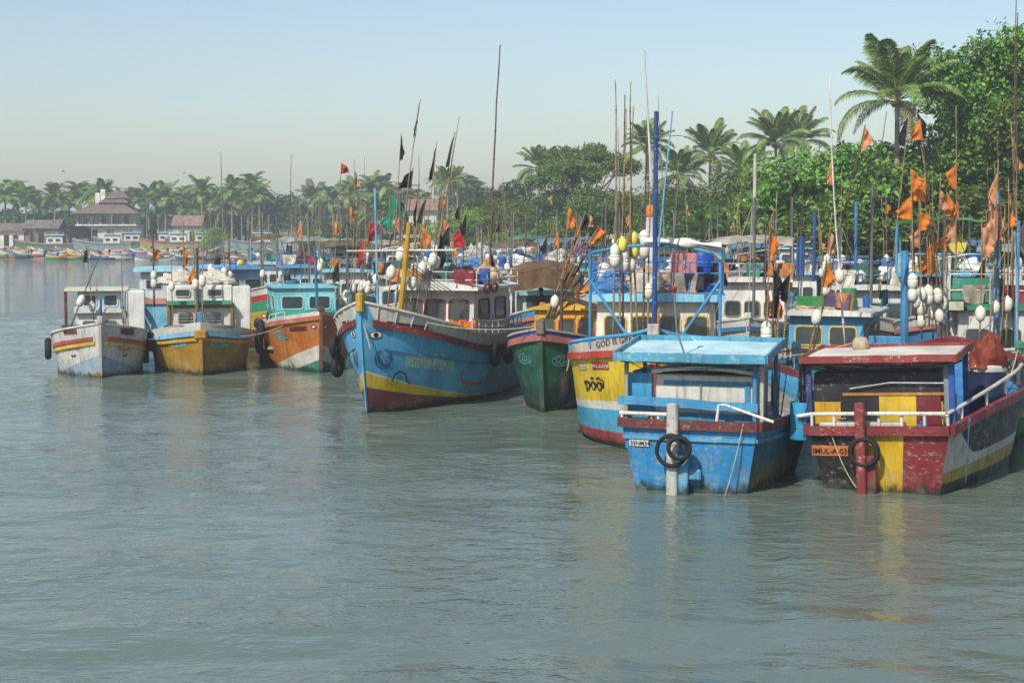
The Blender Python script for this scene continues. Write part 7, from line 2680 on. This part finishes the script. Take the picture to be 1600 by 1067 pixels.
def canoe_mesh(c1, c2, seed):
    L, B, D = 6.5, 1.25, .75
    mb = MB()
    n = 14
    rings = []
    for i in range(n + 1):
        t = i / n * 2 - 1
        w = B / 2 * (1 - abs(t) ** 2.6) + .03
        zs = .38 * abs(t) ** 2.2 + (.25 if t > .75 else 0) * (t - .75) * 4
        x = t * L / 2
        rings.append([(x, -w * .82, zs + D - .03), (x, -w, zs + D), (x, -w * .95, zs + D * .62), (x, -w * .6, zs * .6 + .1), (x, 0, zs * .5), (x, w * .6, zs * .6 + .1), (x, w * .95, zs + D * .62), (x, w, zs + D), (x, w * .82, zs + D - .03), (x, w * .5, zs * .7 + .2), (x, -w * .5, zs * .7 + .2)])
    b = len(mb.v)
    k = len(rings[0])
    for r_ in rings:
        mb.v.extend(r_)
    for i in range(n):
        for j in range(k):
            j2 = (j + 1) % k
            m = 1 if j in (1, 6) else (2 if j in (8, 9, 10, 0, 7) else 0)
            mb.face((b + i * k + j, b + i * k + j2, b + (i + 1) * k + j2, b + (i + 1) * k + j), m)
    for x in (-1.8, -.3, 1.3):
        mb.box((x, 0, D - .05), (.22, B * .92, .04), mat=2)
    return mb.mesh('canoe_hull', [paint(c1, .6), paint(c2, .6), paint('#b4aa98', .8)], True, 40)


CAN = [('blue', '#2f6a9a', '#c9c4b4'), ('turquoise', '#3a9aa0', '#b8402c'), ('green', '#3a7a4a', '#c4a83a'), ('tan', '#a8906a', '#c9c4b4'), ('red', '#a83c30', '#d0c8b8'), ('white', '#c4c2b8', '#3a7a94'), ('sky blue', '#7ab4cc', '#c96a3a'), ('orange', '#b86a34', '#3a8f94')]
CANM = {n: canoe_mesh(a, b, i) for i, (n, a, b) in enumerate(CAN)}
cr = random.Random(9)
spots = []
for k in range(84):
    px = -10 + 640 * (k + cr.uniform(-.3, .3)) / 84
    spots.append((px, cr.uniform(.6, 9.0)))
for k, (px, dd) in enumerate(spots):
    Y0 = 300 - 0.10 * max(0, px)
    x = Xat(px, Y0)
    Y = shore(x) + dd
    x = Xat(px, Y)
    nm = CAN[k % 8][0]
    z = land_z(x, Y)
    o = empty('outboard_canoe', (x, Y, max(0.02, z) - .06), R(cr.uniform(-25, 25)) + (math.pi if cr.random() < .4 else 0) + (R(55) if px > 300 else 0))
    place(CANM[nm], 'hull', o, rot=(R(cr.uniform(-6, 6)), R(-3), 0))
    if k % 2 == 0:
        m = MB().box((-3.35, 0, 1.15), (.4, .32, .5), bev=.08)
        m.box((-3.4, 0, .6), (.14, .12, .9))
        m.build('outboard_motor', M_BLACK, o)
    if k % 3 != 1:
        place(HEAPS[('green net', 'white net', 'orange net', 'grey net', 'blue tarp')[k % 5]][k % 2], 'net_load', o, (.2, 0, .35), (0, 0, 1.0), (1.3, .5, .75))
    tag(o, '%s beached canoe on the far sand %s' % (nm, 'below the villa' if px < 220 else 'near the blue barrels' if px < 330 else 'on the spit'), 'canoe', '%s beached canoes' % nm)
for k, (px, py, nm, a) in enumerate([(102, 406, 'green', 8), (122, 405, 'blue', 5), (242, 408, 'white', 4), (20, 401, 'blue', -10)]):
    Y = Ywl(py)
    o = empty('outboard_canoe', (Xat(px, Y), Y, -.2), R(a))
    place(CANM[nm], 'hull', o)
    m = MB().box((-3.35, 0, 1.15), (.4, .32, .5), bev=.08)
    m.box((-3.4, 0, .5), (.14, .12, 1.3))
    m.build('outboard_motor', M_BLACK, o)
    place(HEAPS[('orange net', 'white net', 'grey net', 'green net')[k]][0], 'net_load', o, (.2, 0, .45), (0, 0, 1.0), (1.5, .5, .9))
    tag(o, ('green canoe afloat off the far sand, left of the blue one', 'blue canoe afloat touching the green canoe', 'long pale canoe lying at the water edge of the spit', 'dark blue canoe afloat at the far left')[k], 'canoe', 'canoes afloat')
for k in range(9):
    Y = 279
    x = Xat(196 + 5.2 * k, Y + 4)
    o = barrel((x, Y + 6, land_z(x, Y + 6)), 'blue', 'blue barrel in the row standing on the far sand', 1.15, group='row of blue barrels on the far sand')


def bird(px, py, Y, span, label, rz, up):
    p = at(px, py, Y)
    mb = MB()
    mb.lathe([(.01, -.35), (.07, -.25), (.11, 0), (.08, .2), (.04, .3), (.045, .36), (.01, .45)], 8, rm=Matrix.Rotation(math.pi / 2, 3, 'Y'))
    for sg in (-1, 1):
        mb.grid(lambda u, v, sg=sg: (.16 - .3 * v * (1 - .5 * u) - .12 * u, sg * (.06 + span / 2 * u), up * u * (1.4 - u) + .03 * (1 - (2 * v - 1) ** 2) * (1 - u)), 6, 3)
    o = mb.build('white_bird', M_WHITEF, None, True, None, loc=tuple(p), rot=(0, 0, rz))
    tag(o, label, 'bird')


bird(98, 267, 200, 1.1, 'small white bird gliding in the sky above the left shore', .3, .12)
bird(256, 311, 260, 1.3, 'white bird with raised wings before the far palms', .2, .5)
bird(287, 270, 260, .8, 'tiny bird speck in the sky right of the villa', 1.2, .2)

# ------------------------------------------------------------------ haze over the lagoon
hz = MB().box((0, 1450, 10.5), (7200, 4300, 27.0))
t = NT('haze_air')
vol = t.n('VolumePrincipled')
vol.inputs['Color'].default_value = (0.82, 0.91, 1.0, 1)
vol.inputs['Density'].default_value = 0.0005
vol.inputs['Anisotropy'].default_value = 0.0
t.l(vol.outputs[0], t.out.inputs['Volume'])
tag(hz.build('haze', t.m), 'pale blue haze in the air over the lagoon', 'haze', kind='stuff')


# number the look-alike palms and banana plants from the left, so that each can be pointed out
ORDN = ('first', 'second', 'third', 'fourth', 'fifth', 'sixth', 'seventh', 'eighth', 'ninth', 'tenth', 'eleventh', 'twelfth')
same = {}
for o in SC.objects:
    if o.parent is None and o.name.split('.')[0] in ('coconut_palm', 'banana_plant') and 'label' in o:
        same.setdefault(o['label'], []).append(o)
for lab, os_ in same.items():
    if 1 < len(os_) <= 12:
        for i, o in enumerate(sorted(os_, key=lambda q: q.location.x / q.location.y)):
            o['label'] = lab + ', %s from the left' % ORDN[i]
